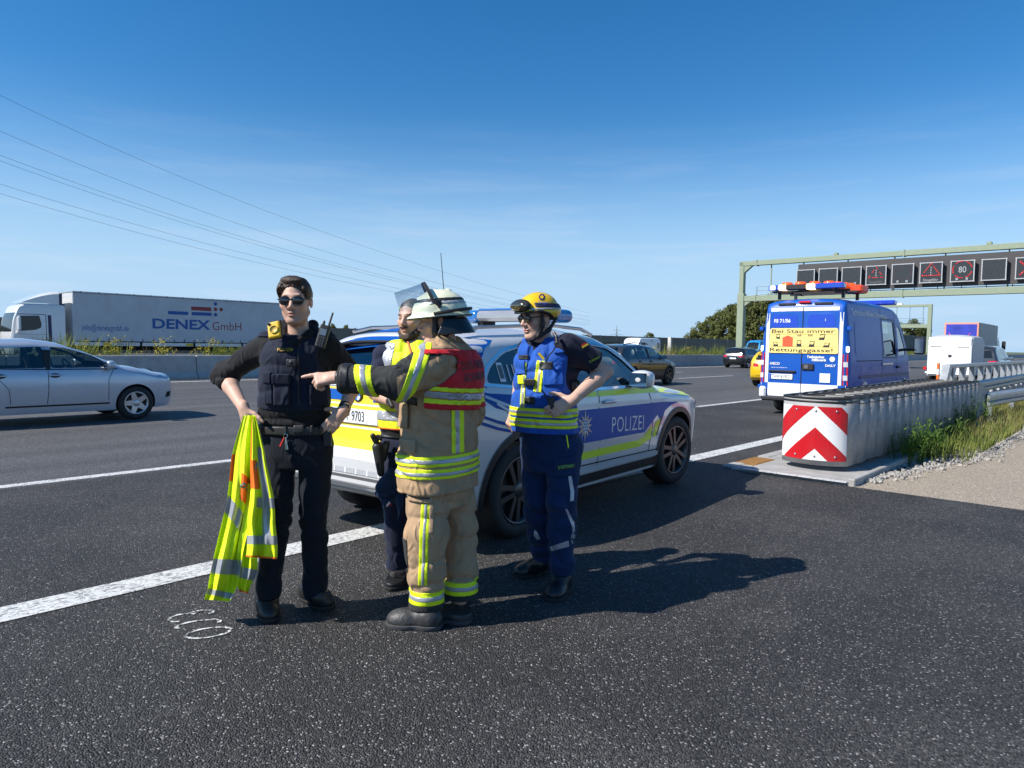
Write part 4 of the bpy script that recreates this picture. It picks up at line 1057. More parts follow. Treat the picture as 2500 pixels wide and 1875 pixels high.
    def wheel(s, x, y, r, w, rim, style=5, steer=0.0, rimr=None, rough=None):
        "wheel with tyre and rim; y outer face"
        sg = 1 if y > 0 else -1
        e = bpy.data.objects.new('wheel', None); COL.objects.link(e); e.parent = s.e; e.location = (x, y, r); e.rotation_euler = (0, 0, steer + (0 if sg > 0 else pi)); e.empty_display_size = .1
        rr = rimr or r * .70; M = Matrix.Rotation(-pi / 2, 4, 'X')     # lathe axis to local +y (outward)
        key = (round(r, 3), w, style, round(rr, 3))
        if key not in WH:
            b = MB(); b.smooth = True
            b.lathe([(rr, -.02), (rr + .012, 0), (r - .05, .004), (r - .012, -.012), (r, -.035), (r, -w + .03), (r - .02, -w), (rr, -w + .01)], 48, M); ty = b.mesh('tyre')
            b = MB(); b.smooth = True
            b.lathe([(rr + .004, -.004), (rr - .008, .0), (rr - .02, -.012), (rr - .035, -.05), (rr - .05, -w + .02)], 48, M)
            n = style if style < 20 else style - 20
            for k in range(n):
                a = 2 * pi * k / n
                for dd in ((-.16, .16) if style >= 20 else (0,)):
                    w0 = .055 if style < 20 else .020; w1 = .036 if style < 20 else .022
                    def P(rad, off, ang, dep): return M @ Vector((rad * cos(a) - off * sin(a), rad * sin(a) + off * cos(a), dep))
                    o1 = dd * (rr - .02) * 1.4; o0 = dd * .15
                    vv = [P(.05, o0 - w0, a, -.018), P(.05, o0 + w0, a, -.018), P(rr - .012, o1 + w1, a, -.010), P(rr - .012, o1 - w1, a, -.010), P(.05, o0 - w0 * .8, a, -.06), P(.05, o0 + w0 * .8, a, -.06), P(rr - .02, o1 + w1, a, -.05), P(rr - .02, o1 - w1, a, -.05)]
                    b.smooth = False; b.add(vv, [(0, 1, 2, 3), (0, 4, 5, 1), (1, 5, 6, 2), (2, 6, 7, 3), (3, 7, 4, 0)])
            b.smooth = True; b.lathe([(.0, -.010), (.05, -.011), (.062, -.018), (.075, -.05)], 20, M); ri = b.mesh('rim')
            b = MB(); b.lathe([(.0, -.075), (rr - .06, -.075), (rr - .05, -.09)], 28, M); di = b.mesh('brake_disc')
            WH[key] = (ty, ri, di)
        ty, ri, di = WH[key]
        link('tyre', ty, M_rubber, e); o = link('rim', ri, None, e)
        if not ri.materials: ri.materials.append(rim)
        o.material_slots[0].link = 'OBJECT'; o.material_slots[0].material = rim
        link('brake_disc', di, M_disc, e); return e
WH = {}
M_disc = mat('brake_disc', (.06, .06, .06), .5, .5, var=.2)
def arch_ring(x, z, r, w, a0, a1, n=28):
    return [(x + r * cos(a0 + (a1 - a0) * k / n), z + r * sin(a0 + (a1 - a0) * k / n)) for k in range(n + 1)] + [(x + (r + w) * cos(a1 + (a0 - a1) * k / n), z + (r + w) * sin(a1 + (a0 - a1) * k / n)) for k in range(n + 1)]
def interior(c, x0, x1, hw, zf, seat_x, belt, m=None, wheel_left=True):
    m = m or mat('interior_dark', (.025, .026, .03), .8, var=.2)
    b = MB(); b.box(((x0 + x1) / 2, 0, zf), (x1 - x0, hw * 2, .04)); b.build('cabin_floor', m, c.e)
    for sx_ in seat_x:
        for y in (-.38, .38):
            b = MB(); b.box((sx_, y, zf + .22), (.5, .5, .16), bev=.05); b.box((sx_ - .27, y, zf + .52), (.14, .48, .62), Matrix.Rotation(R(-14), 3, 'Y'), .06); b.box((sx_ - .36, y, zf + .93), (.1, .26, .18), bev=.04); b.build('seat', m, c.e)
    b = MB(); b.box((x1 - .22, 0, belt - .12), (.42, hw * 1.9, .22), bev=.06); b.build('dashboard', m, c.e)
    M = Matrix.Translation((x1 - .52, .38, belt - .03)) @ Matrix.Rotation(R(65), 4, 'Y')
    b = MB(); b.tube([M @ Vector((.19 * cos(a), .19 * sin(a), 0)) for a in np.linspace(0, 2 * pi, 25)], .014, 6); b.tube([M @ Vector((0, 0, 0)), M @ Vector((0, 0, -.3))], .03, 6); b.box(M @ Vector((0, 0, 0)), (.05, .34, .05)); b.build('steering_wheel', m, c.e)
def mirror_part(c, x, z, sg, m, size=(.17, .22, .15), y0=None):
    y = y0 if y0 is not None else c.s.y(x, z)
    s_ = SDF(); s_.ell((x + .02, sg * (y + .13), z + .02), (size[0] * .55, size[1] * .55, size[2] * .6), k=.0); s_.box((x + .02, sg * (y + .13), z + .02), (size[0] * .42, size[1] * .46, size[2] * .48), rnd=.035, k=.03)
    V, F = smesh(s_, *s_.bounds(), h=.012); F = [list(map(int, f)) for f in F]
    o = link('door_mirror', pymesh('door_mirror', V, F, True), m, c.e)
    b = MB(); b.box((x + .02, sg * (y + .01), z - .03), (.06, .09, .05), bev=.01); b.build('mirror_foot', M_black, o)
    b = MB(); b.box((x + .02 - size[0] * .45 - .012, sg * (y + .13), z + .02), (.006, size[1] * .84, size[2] * .86), bev=.002); b.build('mirror_glass', M_chrome, o)
    return o
def plate(c, name, txt, x, y, z, w=.52, h=.11, view='rear', m=None, band=True):
    b = MB(); b.box((x, y, z), (.012, w, h), bev=.003); p = b.build('number_plate', M_white, c.e)
    k = -1 if view == 'rear' else 1; xf = x + k * .0075
    if band: MB().box((xf, y - k * (w / 2 - .022), z), (.002, .036, h * .92)).build('country_band', mat('plate_blue', (.01, .06, .40), .4), p)
    if txt:
        V, F, tw = text_verts(txt, h * .70, xs=.66, bold=-.005); 
        sc = min(1, (w * .86) / tw)
        link('lettering', pymesh('lettering', [Vector((xf + k * .001, y + k * (u * sc - w * .40) * 1, z - h * .33 + v)) for u, v in V], F), M_black, p)
    return p
def car_paint(name, col, metal=.0, rough=.32, dirt=None): return mat(name, col, rough, metal, var=.03, coat=1.0, dirt=dirt)

# ---------------------------------------------------------------- police SUV
PW = car_paint('police_silver', (.66, .66, .66), .12, .35); P_blue = mat('police_blue', (.002, .085, .38), .5, var=.03, coat=.06, spec=.2); P_yel = mat('fluorescent_yellow_film', (.72, .86, .02), .45, var=.04, coat=.4)
P_yel2 = mat('signal_yellow_film', (.86, .62, .01), .4, var=.04, coat=.4)
P_refl = mat('reflective_silver_film', (.55, .56, .58), .4, .3, var=.1, vscale=60)
sv = Shape(W=[(-2.38, .66), (-2.35, .78), (-2.28, .87), (-2.1, .92), (-1.6, .945), (0, .94), (1.3, .945), (1.75, .935), (2.05, .88), (2.2, .80), (2.30, .60)],
           T=[(.15, .90), (.3, .945), (.45, .975), (.7, 1.0), (.9, 1.0), (1.04, .985), (1.12, .955), (1.45, .82), (1.7, .70), (1.8, .66)],
           zt=[(-2.38, .64), (-2.33, .685), (-2.285, .72), (-2.275, 1.02), (-2.25, 1.15), (-2.2, 1.22), (-1.99, 1.50), (-1.92, 1.575), (-1.6, 1.625), (-.9, 1.665), (-.35, 1.672), (.1, 1.635), (.38, 1.535), (.92, 1.155), (1.05, 1.115), (1.5, 1.09), (1.95, 1.035), (2.15, .965), (2.25, .85), (2.30, .70)],
           zb=[(-2.38, .46), (-2.33, .38), (-2.15, .31), (-1.0, .24), (1.2, .24), (2.05, .28), (2.22, .36), (2.30, .48)],
           rct=[(-2.38, .06), (-2.29, .06), (-2.2, .14), (-1.8, .17), (.2, .17), (.85, .12), (1.15, .16), (2.30, .16)])
SH = R(90 - 37); hd = Vector((cos(SH), sin(SH), 0)); lf = Vector((-hd.y, hd.x, 0))
mid_ = Vector((.206, 7.142, 0))
SUV = Car('police_suv', 'silver, blue and yellow police SUV with roof light bar beside the rescuers', 'police car', sv, mid_, SH)
WX = 1.432; WR = .372
win_f = rounded([(-.20, 1.125), (-.17, 1.505), (.14, 1.475), (.36, 1.37), (.62, 1.20), (.58, 1.125)], .05)
win_r = rounded([(-1.19, 1.165), (-1.20, 1.485), (-.31, 1.515), (-.29, 1.13)], .06)
win_q = rounded([(-1.80, 1.215), (-1.70, 1.33), (-1.50, 1.43), (-1.25, 1.475), (-1.24, 1.165)], .06)
ws = rounded([(-.70, 1.185), (.70, 1.185), (.56, 1.56), (-.56, 1.56)], .08); rs = rounded([(-.66, 1.245), (.66, 1.245), (.53, 1.47), (-.53, 1.47)], .08)
SUV.body(PW, [(-WX, WR, .43, .52), (WX, WR, .43, .52)], [win_f, win_r, win_q], [(ws, .20, 1.5), (rs, -2.6, -1.70)], (-2.1, .98, .75), 110, 32)
for sg in (-1, 1):
    for nm, pl in (('window', win_f), ('window', win_r), ('window', win_q)): SUV.patch(nm, [(x, z) for x, z in pl], M_dglass if pl is win_q or pl is win_r else M_glass, sg, -.012)
    SUV.seam([(.75, 1.11), (-.2, 1.11), (-1.2, 1.15), (-1.86, 1.205)], .02, sg, M_chrome, 'belt_trim', .004)
    SUV.seam([(.80, 1.15), (.42, 1.40), (.15, 1.50), (-.17, 1.53), (-1.2, 1.505), (-1.52, 1.45), (-1.73, 1.34), (-1.85, 1.215)], .022, sg, M_chrome, 'window_trim', .003)
    SUV.patch('mirror_sail', [(.58, 1.125), (.625, 1.20), (.76, 1.13), (.74, 1.12)], M_black, sg, .001)
    SUV.patch('b_pillar', [(-.295, 1.125), (-.315, 1.52), (-.17, 1.515), (-.195, 1.12)], M_black, sg, .001)
    SUV.patch('pillar', [(-1.245, 1.165), (-1.255, 1.48), (-1.195, 1.49), (-1.185, 1.16)], M_black, sg, .001)
    for x in (-WX, WX): SUV.patch('arch_trim', arch_ring(x, WR, .425, .055, R(-12) if x > 0 else R(-18), R(198) if x > 0 else R(192)), M_black, sg, .010, step=.2)
    SUV.patch('sill_trim', [(-.98, .27), (.98, .27), (1.0, .36), (-1.0, .36)], M_black, sg, .008)
    SUV.patch('sill_strip', [(-.95, .375), (.98, .375), (.98, .415), (-.95, .43)], PW, sg, .012)
    SUV.seam([(-.95, .45), (.98, .435)], .012, sg)
    SUV.seam([(.70, 1.10), (.80, .88), (.80, .62), (.76, .44)], .011, sg); SUV.seam([(-.25, 1.11), (-.285, .92), (-.25, .65), (-.26, .42)], .011, sg)
    SUV.seam([(-1.24, 1.13), (-1.15, .95), (-.92, .74), (-.80, .44)], .011, sg)
    for x in (-.10, -1.06):
        b = MB(); b.box((x, sg * (sv.y(x, .99) + .018), .99), (.22, .03, .034), bev=.012); h_ = b.build('door_handle', PW, SUV.e)
        SUV.patch('handle_recess', [(x + .085 * cos(t) - .01, 0.985 + .035 * sin(t)) for t in np.linspace(0, 2 * pi, 16)[:-1]], MATS['reflective_silver_film'], sg, .002, parent=h_)
    # livery
    bl = [(-.79, .65), (.62, .64), (.80, .74), (.90, .80), (1.0, .72), (1.08, .83), (1.22, .88), (1.42, .905), (1.02, .925), (-.98, .945), (-.83, .72)]
    SUV.patch('blue_panel', bl, P_blue, sg, .0035)
    SUV.patch('yellow_stripe', [(-.78, .50), (.55, .505), (.79, .56), (.79, .70), (.62, .60), (.50, .575), (-.80, .565)], P_yel, sg, .0035)
    SUV.patch('yellow_stripe', [(-.27, 1.045), (.72, 1.035), (1.1, 1.02), (1.85, .945), (2.12, .88), (2.14, .91), (1.9, .985), (1.3, 1.055), (.80, 1.09), (-.27, 1.09)], P_yel, sg, .0035)
    SUV.patch('yellow_stripe', [(-1.32, 1.062), (-.29, 1.046), (-.29, 1.09), (-1.32, 1.115)], P_yel, sg, .0035)
    SUV.patch('yellow_stripe', [(.82, .575), (.89, .58), (.98, .76), (.86, .72)], P_yel, sg, .0035)
    SUV.patch('air_vent', [(.895, .58), (.925, .585), (1.02, .78), (.985, .775)], M_black, sg, .004)
    SUV.patch('silver_stripe', [(-.78, .58), (.55, .58), (.62, .63), (-.79, .635)], P_refl, sg, .003)
    SUV.patch('silver_stripe', [(-.95, .955), (1.05, .935), (1.24, .955), (-.95, 1.0)], P_refl, sg, .003)
    SUV.patch('yellow_stripe', [(-2.12, .52), (-1.98, .52), (-1.94, .575), (-2.10, .575)], P_yel, sg, .004)
    SUV.patch('blue_quarter', [(-2.02, 1.18), (-1.80, 1.14), (-1.30, 1.10), (-1.0, 1.085), (-.95, .9), (-1.05, .885), (-1.35, .93), (-1.75, 1.03)], P_blue, sg, .0035)
    SUV.patch('blue_quarter', [(-2.06, 1.47), (-1.9, 1.25), (-1.80, 1.17), (-1.86, 1.3), (-1.70, 1.47), (-1.55, 1.53), (-1.9, 1.555)], P_blue, sg, .0035)
    for k in range(4):
        o_ = .055 * k
        SUV.seam([(-1.85 + o_ * 2, 1.12 - o_), (-1.55, 1.02 - o_ * .9), (-1.25, .93 - o_ * .6), (-1.05 , .88 - o_ * .2)], .022, sg, P_refl, 'wave_stripe', .0055)
    for k in range(2): SUV.seam([(-1.98, 1.0 - .05 * k), (-1.75, .93 - .05 * k), (-1.5, .87 - .04 * k)], .022, sg, P_blue, 'wave_stripe', .0045)
    SUV.text('lettering', 'POLIZEI', -.05 if sg < 0 else .72, .70, .145, mat('letter_silver', (.72, .73, .75), .4), sg, .006, xs=.86, bold=-.004, spacing=1.10, slant=-.04 if sg < 0 else 0)
    SUV.seam([(-1.55, 1.03), (-1.27, 1.02), (-1.22, .98), (-1.3, .80), (-1.38, .74), (-1.5, .80), (-1.56, 1.0), (-1.55, 1.03)], .008, sg, P_refl, 'fuel_flap', .006)
    # state police star
    st = []; cx, cz = -.53, .80
    for k in range(24): rr = (.125 if k % 2 == 0 else .065) * (1.15 if k % 4 == 0 else .92); st.append((cx + rr * sin(k * pi / 12), cz + rr * cos(k * pi / 12)))
    star = SUV.patch('police_star', st, mat('star_gold_grey', (.42, .40, .33), .4, .4), sg, .006)
    SUV.patch('shield', [(cx - .045, cz + .055), (cx + .045, cz + .055), (cx + .045, cz - .02), (cx, cz - .065), (cx - .045, cz - .02)], M_white, sg, .008, parent=star)
    for a in range(3):
        for q in range(4):
            x = cx - .032 + a * .03 + .008 * (q % 2); z = cz + .042 - q * .026
            SUV.patch('lozenge', [(x, z - .013), (x + .011, z), (x, z + .013), (x - .011, z)], P_blue, sg, .0095, parent=star)
    mirror_part(SUV, .38, 1.16, sg, PW)
    SUV.seam([(-2.26, 1.03), (-2.2, 1.02), (-2.05, 1.0), (-1.95, .975)], .05, sg, M_red, 'tail_light', .006)
    SUV.patch('headlight', rounded([(2.0, .83), (2.17, .82), (2.19, .88), (2.06, .935)], .02), mat('headlight_lens', (.10, .12, .15), .08, .3, coat=1), sg, .006)
    b = MB(); b.tube([(-1.8, sg * .60, 1.585), (-1.6, sg * .61, 1.625), (-.7, sg * .625, 1.672), (-.1, sg * .615, 1.652), (.12, sg * .60, 1.60)], .016, 6); b.build('roof_rail', mat('satin_aluminium', (.55, .56, .57), .35, .8), SUV.e)
SUV.patch('front_window', ws, M_glass, view='front', off=-.012, step=.12)
SUV.patch('rear_window', rs, M_dglass, view='rear', off=-.012, step=.12)
interior(SUV, -1.8, .95, .72, .56, (-1.0, .15), 1.1)
# sticker 110 in the rear quarter window
SUV.text('lettering', '110', -1.50, 1.225, .12, M_white, -1, -.006, xs=.75, bold=.01)
for q in range(1):
    SUV.patch('phone_sticker', rounded([(-1.62, 1.215), (-1.55, 1.215), (-1.55, 1.36), (-1.62, 1.36)], .01), M_white, -1, -.008)
    SUV.patch('sticker_keys', [(-1.61, 1.24), (-1.56, 1.24), (-1.56, 1.34), (-1.61, 1.34)], mat('sticker_grey', (.1, .12, .13), .5), -1, -.007)
# rear end
SR = lambda nm, poly, m, off, parent=None: SUV.patch(nm, poly, m, view='rear', off=off, step=.16, parent=parent)
SR('fluorescent_panel', [(-.74, .705), (.74, .705), (.76, .765), (-.76, .765)], P_yel, .005)
SR('yellow_tailgate', [(-.76, .765), (.76, .765), (.78, .99), (.74, 1.03), (-.74, 1.03), (-.78, .99)], P_yel2, .006)
SR('fluorescent_panel', [(-.36, 1.0), (.36, 1.0), (.34, 1.028), (-.34, 1.028)], P_yel, .009)
SR('tailgate_upper', [(-.72, 1.035), (.72, 1.035), (.68, 1.15), (-.68, 1.15)], P_yel2, .007)
bs_ = SR('blue_sign', [(.10, 1.055), (.62, 1.055), (.60, 1.135), (.13, 1.135)], P_blue, .010)
SUV.text('lettering', 'POLIZEI', .55, 1.068, .052, MATS['letter_silver'], view='rear', off=.014, xs=.9, parent=bs_)
SR('blue_sign', [(-.62, 1.055), (-.17, 1.055), (-.14, 1.135), (-.60, 1.135)], P_blue, .010)
SUV.seam([(-.7, 1.03), (.7, 1.03)], .012, view='rear', m=M_white, name='tailgate_edge', off=.011)
SUV.seam([(-.74, .86), (.74, .86)], .014, view='rear', m=M_white, name='tailgate_edge', off=.009)
SR('chrome_strip', [(-.66, 1.16), (.66, 1.16), (.66, 1.20), (-.66, 1.20)], P_refl, .006)
plate(SUV, 'plate', 'IN·PP 9703', -2.275 - .025, 0.0, .945)
rb = MB(); Mr = Matrix.Translation((sv.x_at(0, 1.092, False) - .012, 0, 1.092)) @ Matrix.Rotation(-pi / 2, 4, 'Y')
rb.lathe([(0, .006), (.045, .006), (.045, 0)], 24, Mr); rnd_ = rb.build('roundel', M_black, SUV.e)
for k in range(4):
    b = MB(); b.add([Mr @ Vector((0, 0, .008))] + [Mr @ Vector((.031 * cos(a), .031 * sin(a), .008)) for a in np.linspace(k * pi / 2, (k + 1) * pi / 2, 7)], [tuple(range(8))])
    b.build('roundel_quarter', [M_white, mat('roundel_blue', (.05, .25, .75), .3)][k % 2], rnd_)
M_dgp = mat('dark_grey_plastic', (.11, .11, .115), .6)
SR('bumper_reflector', [(-.74, .53), (.74, .53), (.74, .57), (-.74, .57)], P_refl, .006)
for k in range(13): SUV.seam([(-.72 + k * .12, .53), (-.72 + k * .12, .57)], .016, view='rear', off=.008, m=M_white, name='reflector_gap')
SR('bumper_mid', [(-.78, .435), (.78, .435), (.78, .515), (-.78, .515)], M_dgp, .005)
SR('bumper_lower', [(-.70, .385), (.70, .385), (.74, .405), (-.74, .405)], mat('mid_grey_plastic', (.25, .25, .255), .6), .004)
for sg in (-1, 1): SR('tail_light', rounded([(sg * .66, .995), (sg * .84, 1.0), (sg * .83, 1.06), (sg * .66, 1.05)], .01), M_red, .013)
# spoiler, blue roof rear
b = MB(); b.smooth = True
b.grid(lambda u, v: Vector((-2.06 + .30 * v, -.56 + 1.12 * u, 1.515 + .085 * v - .05 * abs(2 * u - 1) ** 3)), 16, 4); b.build('roof_spoiler', P_blue, SUV.e)
b = MB(); b.smooth = True; b.grid(lambda u, v: Vector((-2.065 + .14 * v, -.565 + 1.13 * u, 1.505 - .03 * v - .05 * abs(2 * u - 1) ** 3)), 16, 2); b.grid(lambda u, v: Vector((-2.062 + .002 * v, -.565 + 1.13 * u, 1.50 + .016 * v - .05 * abs(2 * u - 1) ** 3)), 16, 1); b.build('spoiler_underside', M_black, SUV.e)
SUV.seam([(-1.99, -.52), (-1.99, .52)], .03, view='top', m=M_white, name='roof_edge_line', off=.02)
SUV.patch('blue_roof', [(-1.88, -.46), (-1.88, .46), (-1.45, .48), (-1.45, -.48)], P_blue, view='top', off=.004, step=.12)
# light bar
M_bar = mat('light_bar_silver', (.42, .43, .45), .35, .6, var=.08); M_blens = mat('blue_lens', (.03, .22, .60), .12, coat=1, trans=.35)
LBX = -.34
lb = empty('light_bar'); lb.parent = SUV.e; lb.location = (LBX, 0, 1.715)
b = MB(); b.box((0, 0, .055), (.30, .72, .10), bev=.03); b.build('bar_housing', M_bar, lb)
for sg in (-1, 1):
    s_ = SDF(); s_.box((0, sg * .46, .052), (.155, .14, .062), rnd=.055); V, F = smesh(s_, *s_.bounds(), h=.014); link('blue_lens', pymesh('blue_lens', V, [list(map(int, f)) for f in F], True), M_blens, lb)
    b = MB(); b.box((0, sg * .44, .05), (.2, .10, .07), bev=.01); b.build('reflector', M_chrome, lb)
    b = MB(); b.box((0, sg * .33, -.02), (.2, .08, .06), bev=.01); b.box((0, sg * .33, -.045), (.3, .14, .015)); b.build('bar_foot', M_black, lb)
b = MB(); b.box((0, 0, .117), (.22, .70, .02), bev=.005); b.build('blue_strip', M_blens, lb)
b = MB(); b.tube([(0, 0, 0), (-.02, .0, .25), (-.07, .0, .62)], [.006, .004, .003], 6); b.tube([(0, 0, -.02), (0, 0, .05)], .016, 8); an = b.build('antenna', M_black, SUV.e); an.location = (-1.30, .0, 1.64)
for x in (-WX, WX):
    for sg in (-1, 1): SUV.wheel(x, sg * .925, WR, .255, mat('suv_rim', (.085, .085, .088), .3, .7), 25, steer=0 if x < 0 else R(-6), rimr=.262)

# ---------------------------------------------------------------- generic traffic cars
def hatch_shape(Lr, Lf, hw, H, belt, hood_x, hood_z, ws_x, rear=.35, nose=.62):
    "Lr/Lf: rear and front ends from mid wheelbase"
    return Shape(W=[(-Lr, hw * .72), (-Lr + .05, hw * .86), (-Lr + .2, hw * .96), (-Lr + .6, hw), (Lf - .8, hw), (Lf - .35, hw * .93), (Lf - .12, hw * .80), (Lf, hw * .58)],
                 T=[(.1, .91), (.3, .955), (.5, .99), (.68, 1.0), (belt - .12, .985), (belt, .95), (H - .02, .71), (H + .2, .63)],
                 zt=[(-Lr, .80), (-Lr + .02, .93), (-Lr + .07, belt - .02), (-Lr + rear * .45, H - .28), (-Lr + rear, H - .075), (-Lr + rear + .5, H - .02), (-.35, H), (hood_x - ws_x, H - .05), (hood_x - ws_x * .62, H - .17), (hood_x, hood_z), (hood_x + .25, hood_z - .035), (Lf - .35, hood_z - .14), (Lf - .10, nose + .12), (Lf - .02, nose), (Lf, nose - .06)],
                 zb=[(-Lr, .48), (-Lr + .06, .36), (-Lr + .3, .24), (-.8, .2), (1, .2), (Lf - .2, .22), (Lf - .04, .30), (Lf, .40)],
                 rct=[(-Lr, .08), (-Lr + .3, .15), (hood_x - ws_x, .15), (hood_x - .1, .10), (hood_x + .2, .14), (Lf, .14)])
def hatch(name, label, loc, yaw, paint, Lr, Lf, hw, H, wb, belt, hood_x, hood_z, ws_x, wr, rimm, style=5, full=True, rear=.35, nose=.62, cat='car', group=None, plate_txt='', rails=False, clad=False, tint=None, rimr=None):
    sh = hatch_shape(Lr, Lf, hw, H, belt, hood_x, hood_z, ws_x, rear, nose); c = Car(name, label, cat, sh, loc, yaw, group); g = tint or M_glass
    xa, xr = wb / 2, -wb / 2; wt = H - .135
    f_top = hood_x - ws_x
    wf = rounded([(-.12, belt + .02), (-.10, wt), (f_top + .10, wt - .02), (f_top + .10 + (hood_x - f_top) * .42, wt - .15), (hood_x - .20, belt + .05), (hood_x - .26, belt + .02)], .04)
    wrr = rounded([(-.92, belt + .03), (-.95, wt - .04), (-.22, wt), (-.20, belt + .02)], .05)
    wq = rounded([(-Lr + rear + .32, belt + .06), (-Lr + rear + .45, wt - .10), (-1.02, wt - .05), (-1.0, belt + .03)], .05)
    ws_ = rounded([(-hw * .73, hood_z + .045), (hw * .73, hood_z + .045), (hw * .60, H - .11), (-hw * .60, H - .11)], .07)
    rs_ = rounded([(-hw * .70, belt + .06), (hw * .70, belt + .06), (hw * .56, H - .15), (-hw * .56, H - .15)], .07)
    wins = [wf, wrr, wq] if -Lr + rear + .45 < -1.15 else [wf, wrr]
    if full:
        c.body(paint, [(xr, wr, wr + .045, .5 * hw / .85), (xa, wr, wr + .045, .5 * hw / .85)], wins, [(ws_, f_top + .05, Lf), (rs_, -Lr - .2, -Lr + rear + .12)], (-Lr + .28, hood_x - .05, .62), 80, 24)
        interior(c, -Lr + .5, hood_x - .02, hw * .78, H - 1.10, (-.85, .2), belt)
    else:
        me = sh.mesh('body', 48, 18); o = link('body', me, paint, c.e); me.polygons.foreach_set('use_smooth', [True] * len(me.polygons)); me.set_sharp_from_angle(angle=R(35))
    off = -.010 if full else .004
    if not full: g = M_owin
    for sg in (-1, 1):
        for w in wins: c.patch('window', w, g, sg, off, step=.15)
        c.seam([(hood_x - .10, belt - .005), (-.2, belt), (-Lr + rear + .28, belt + .03)], .02, sg, M_black, 'belt_trim', .003)
        c.patch('pillar', [(-.205, belt + .01), (-.225, wt), (-.095, wt), (-.125, belt + .01)], M_black, sg, .0015)
        if full:
            c.seam([(hood_x - .16, belt), (xa - .47, .75), (xa - .47, .38)], .009, sg); c.seam([(-.17, belt), (-.17, .60), (-.19, .36)], .009, sg); c.seam([(-.97, belt + .02), (-.95, .9), (xr + .5, .62), (xr + .52, .38)], .009, sg)
            c.seam([(xr + .45, .33), (xa - .45, .33)], .03, sg, M_black, 'sill_line')
            for x in (-.02, -.80):
                b = MB(); b.box((x - .05, sg * (sh.y(x, belt - .10) + .014), belt - .10), (.20, .03, .03), bev=.01); h_ = b.build('door_handle', paint, c.e)
                c.patch('handle_recess', [(x - .05 + .08 * cos(t), belt - .105 + .04 * sin(t)) for t in np.linspace(0, 2 * pi, 14)[:-1]], M_dark, sg, .0015, parent=h_)
        else:
            for x in (xr, xa): c.patch('wheel_arch', [(x + (wr + .05) * cos(t), wr + (wr + .05) * sin(t)) for t in np.linspace(R(-30), R(210), 20)], M_dark, sg, .004, step=.3)
        if clad or full:
            for x in (xr, xa): c.patch('arch_trim', arch_ring(x, wr, wr + .04, .035 if clad else .014, R(-15), R(195)), M_black if clad else paint, sg, .006, step=.2)
        if clad: c.patch('sill_trim', [(xr + .4, .23), (xa - .4, .23), (xa - .4, .37), (xr + .4, .37)], M_black, sg, .006)
        mirror_part(c, hood_x - .27, belt + .05, sg, paint, (.15, .19, .13))
        c.patch('headlight', rounded([(Lf - .42, nose + .10), (Lf - .16, nose + .03), (Lf - .10, nose + .09), (Lf - .20, nose + .18), (Lf - .44, nose + .20)], .03), mat('headlight_lens'), sg, .005)
        c.patch('tail_light', rounded([(-Lr + .06, belt - .20), (-Lr + .30, belt - .17), (-Lr + .26, belt - .05), (-Lr + .10, belt - .03)], .03), M_red, sg, .005)
        c.patch('tail_light', rounded([(sg * hw * .48, belt - .19), (sg * hw * .86, belt - .19), (sg * hw * .84, belt - .05), (sg * hw * .52, belt - .07)], .02), M_red, view='rear', off=.006, step=.3)
        if rails:
            b = MB(); zz = [(-Lr + rear + .15, H - .03), (-.9, H + .035), (-.2, H + .04), (f_top - .05, H - .01)]; b.tube([(x, sg * hw * .62, z) for x, z in zz], .02, 6); b.build('roof_rail', M_black, c.e)
        for x in (xr, xa): c.wheel(x, sg * (hw - .015), wr, .205, rimm, style, rimr=rimr)
    c.patch('front_window', ws_, g, view='front', off=off, step=.2); c.patch('rear_window', rs_, g, view='rear', off=off, step=.2)
    plate(c, 'p', plate_txt, sh.x_at(0, .78, False) - .012, 0, .72)
    c.patch('bumper_lower', [(-hw * .8, .32), (hw * .8, .32), (hw * .84, .44), (-hw * .84, .44)], M_black, view='rear', off=.006, step=.3)
    c.patch('grille', [(-hw * .5, .36), (hw * .5, .36), (hw * .52, .46), (-hw * .52, .46)], M_black, view='front', off=.006, step=.3)
    return c
def lane(s, l): return RW(s, l)
silver = car_paint('silver_blue_paint', (.52, .57, .64), .45, .32); greyp = car_paint('dark_grey_paint', (.045, .05, .058), .4, .3)
blackp = car_paint('black_paint', (.010, .011, .014), .1, .25); yelp = car_paint('yellow_paint', (.72, .47, .01), .1, .3); bluep = car_paint('bright_blue_paint', (.02, .28, .62), .1, .3); whitep = car_paint('white_car_paint', (.72, .73, .74), 0, .3)
# silver hatchback passing behind the officer: near front wheel stands at (-6.95, 13.10)
fw = Vector((-6.95, 13.10, 0)); HR = TH
SL = hatch('silver_hatchback', 'silver hatchback driving past behind the officer in sunglasses', fw - RD * 1.235 + RN * .80, ROAD_YAW, silver, 1.95, 2.01, .842, 1.47, 2.47, .95, 1.02, 1.02, .98, .31, M_alloy, 5, True, .40, .72, rimr=.205)
SL.patch('fog_light', rounded([(1.80, .38), (1.93, .40), (1.94, .50), (1.83, .49)], .02), M_dark, -1, .006)
DR = empty('person', fw - RD * 1.05 + RN * .45); tag(DR, 'driver with bare arm on the steering wheel inside the silver hatchback', 'person')
dM = Matrix.Rotation(ROAD_YAW, 3, 'Z'); dP = lambda x, y, z: fw - RD * 1.235 + RN * .80 + dM @ Vector((x, y, z)); S_ = SDF()
S_.ell(dP(.08, .38, 1.24), (.085, .085, .115)); S_.cone(dP(.06, .38, 1.12), dP(.05, .38, 1.05), .055, .06); S_.cone(dP(.12, .20, .96), dP(.30, .16, .80), .05, .045); S_.cone(dP(.30, .16, .80), dP(.50, .26, .93), .042, .032); S_.ell(dP(.52, .28, .95), (.05, .04, .04)); S_.cone(dP(.10, .38, .60), dP(.05, .38, .98), .15, .13)
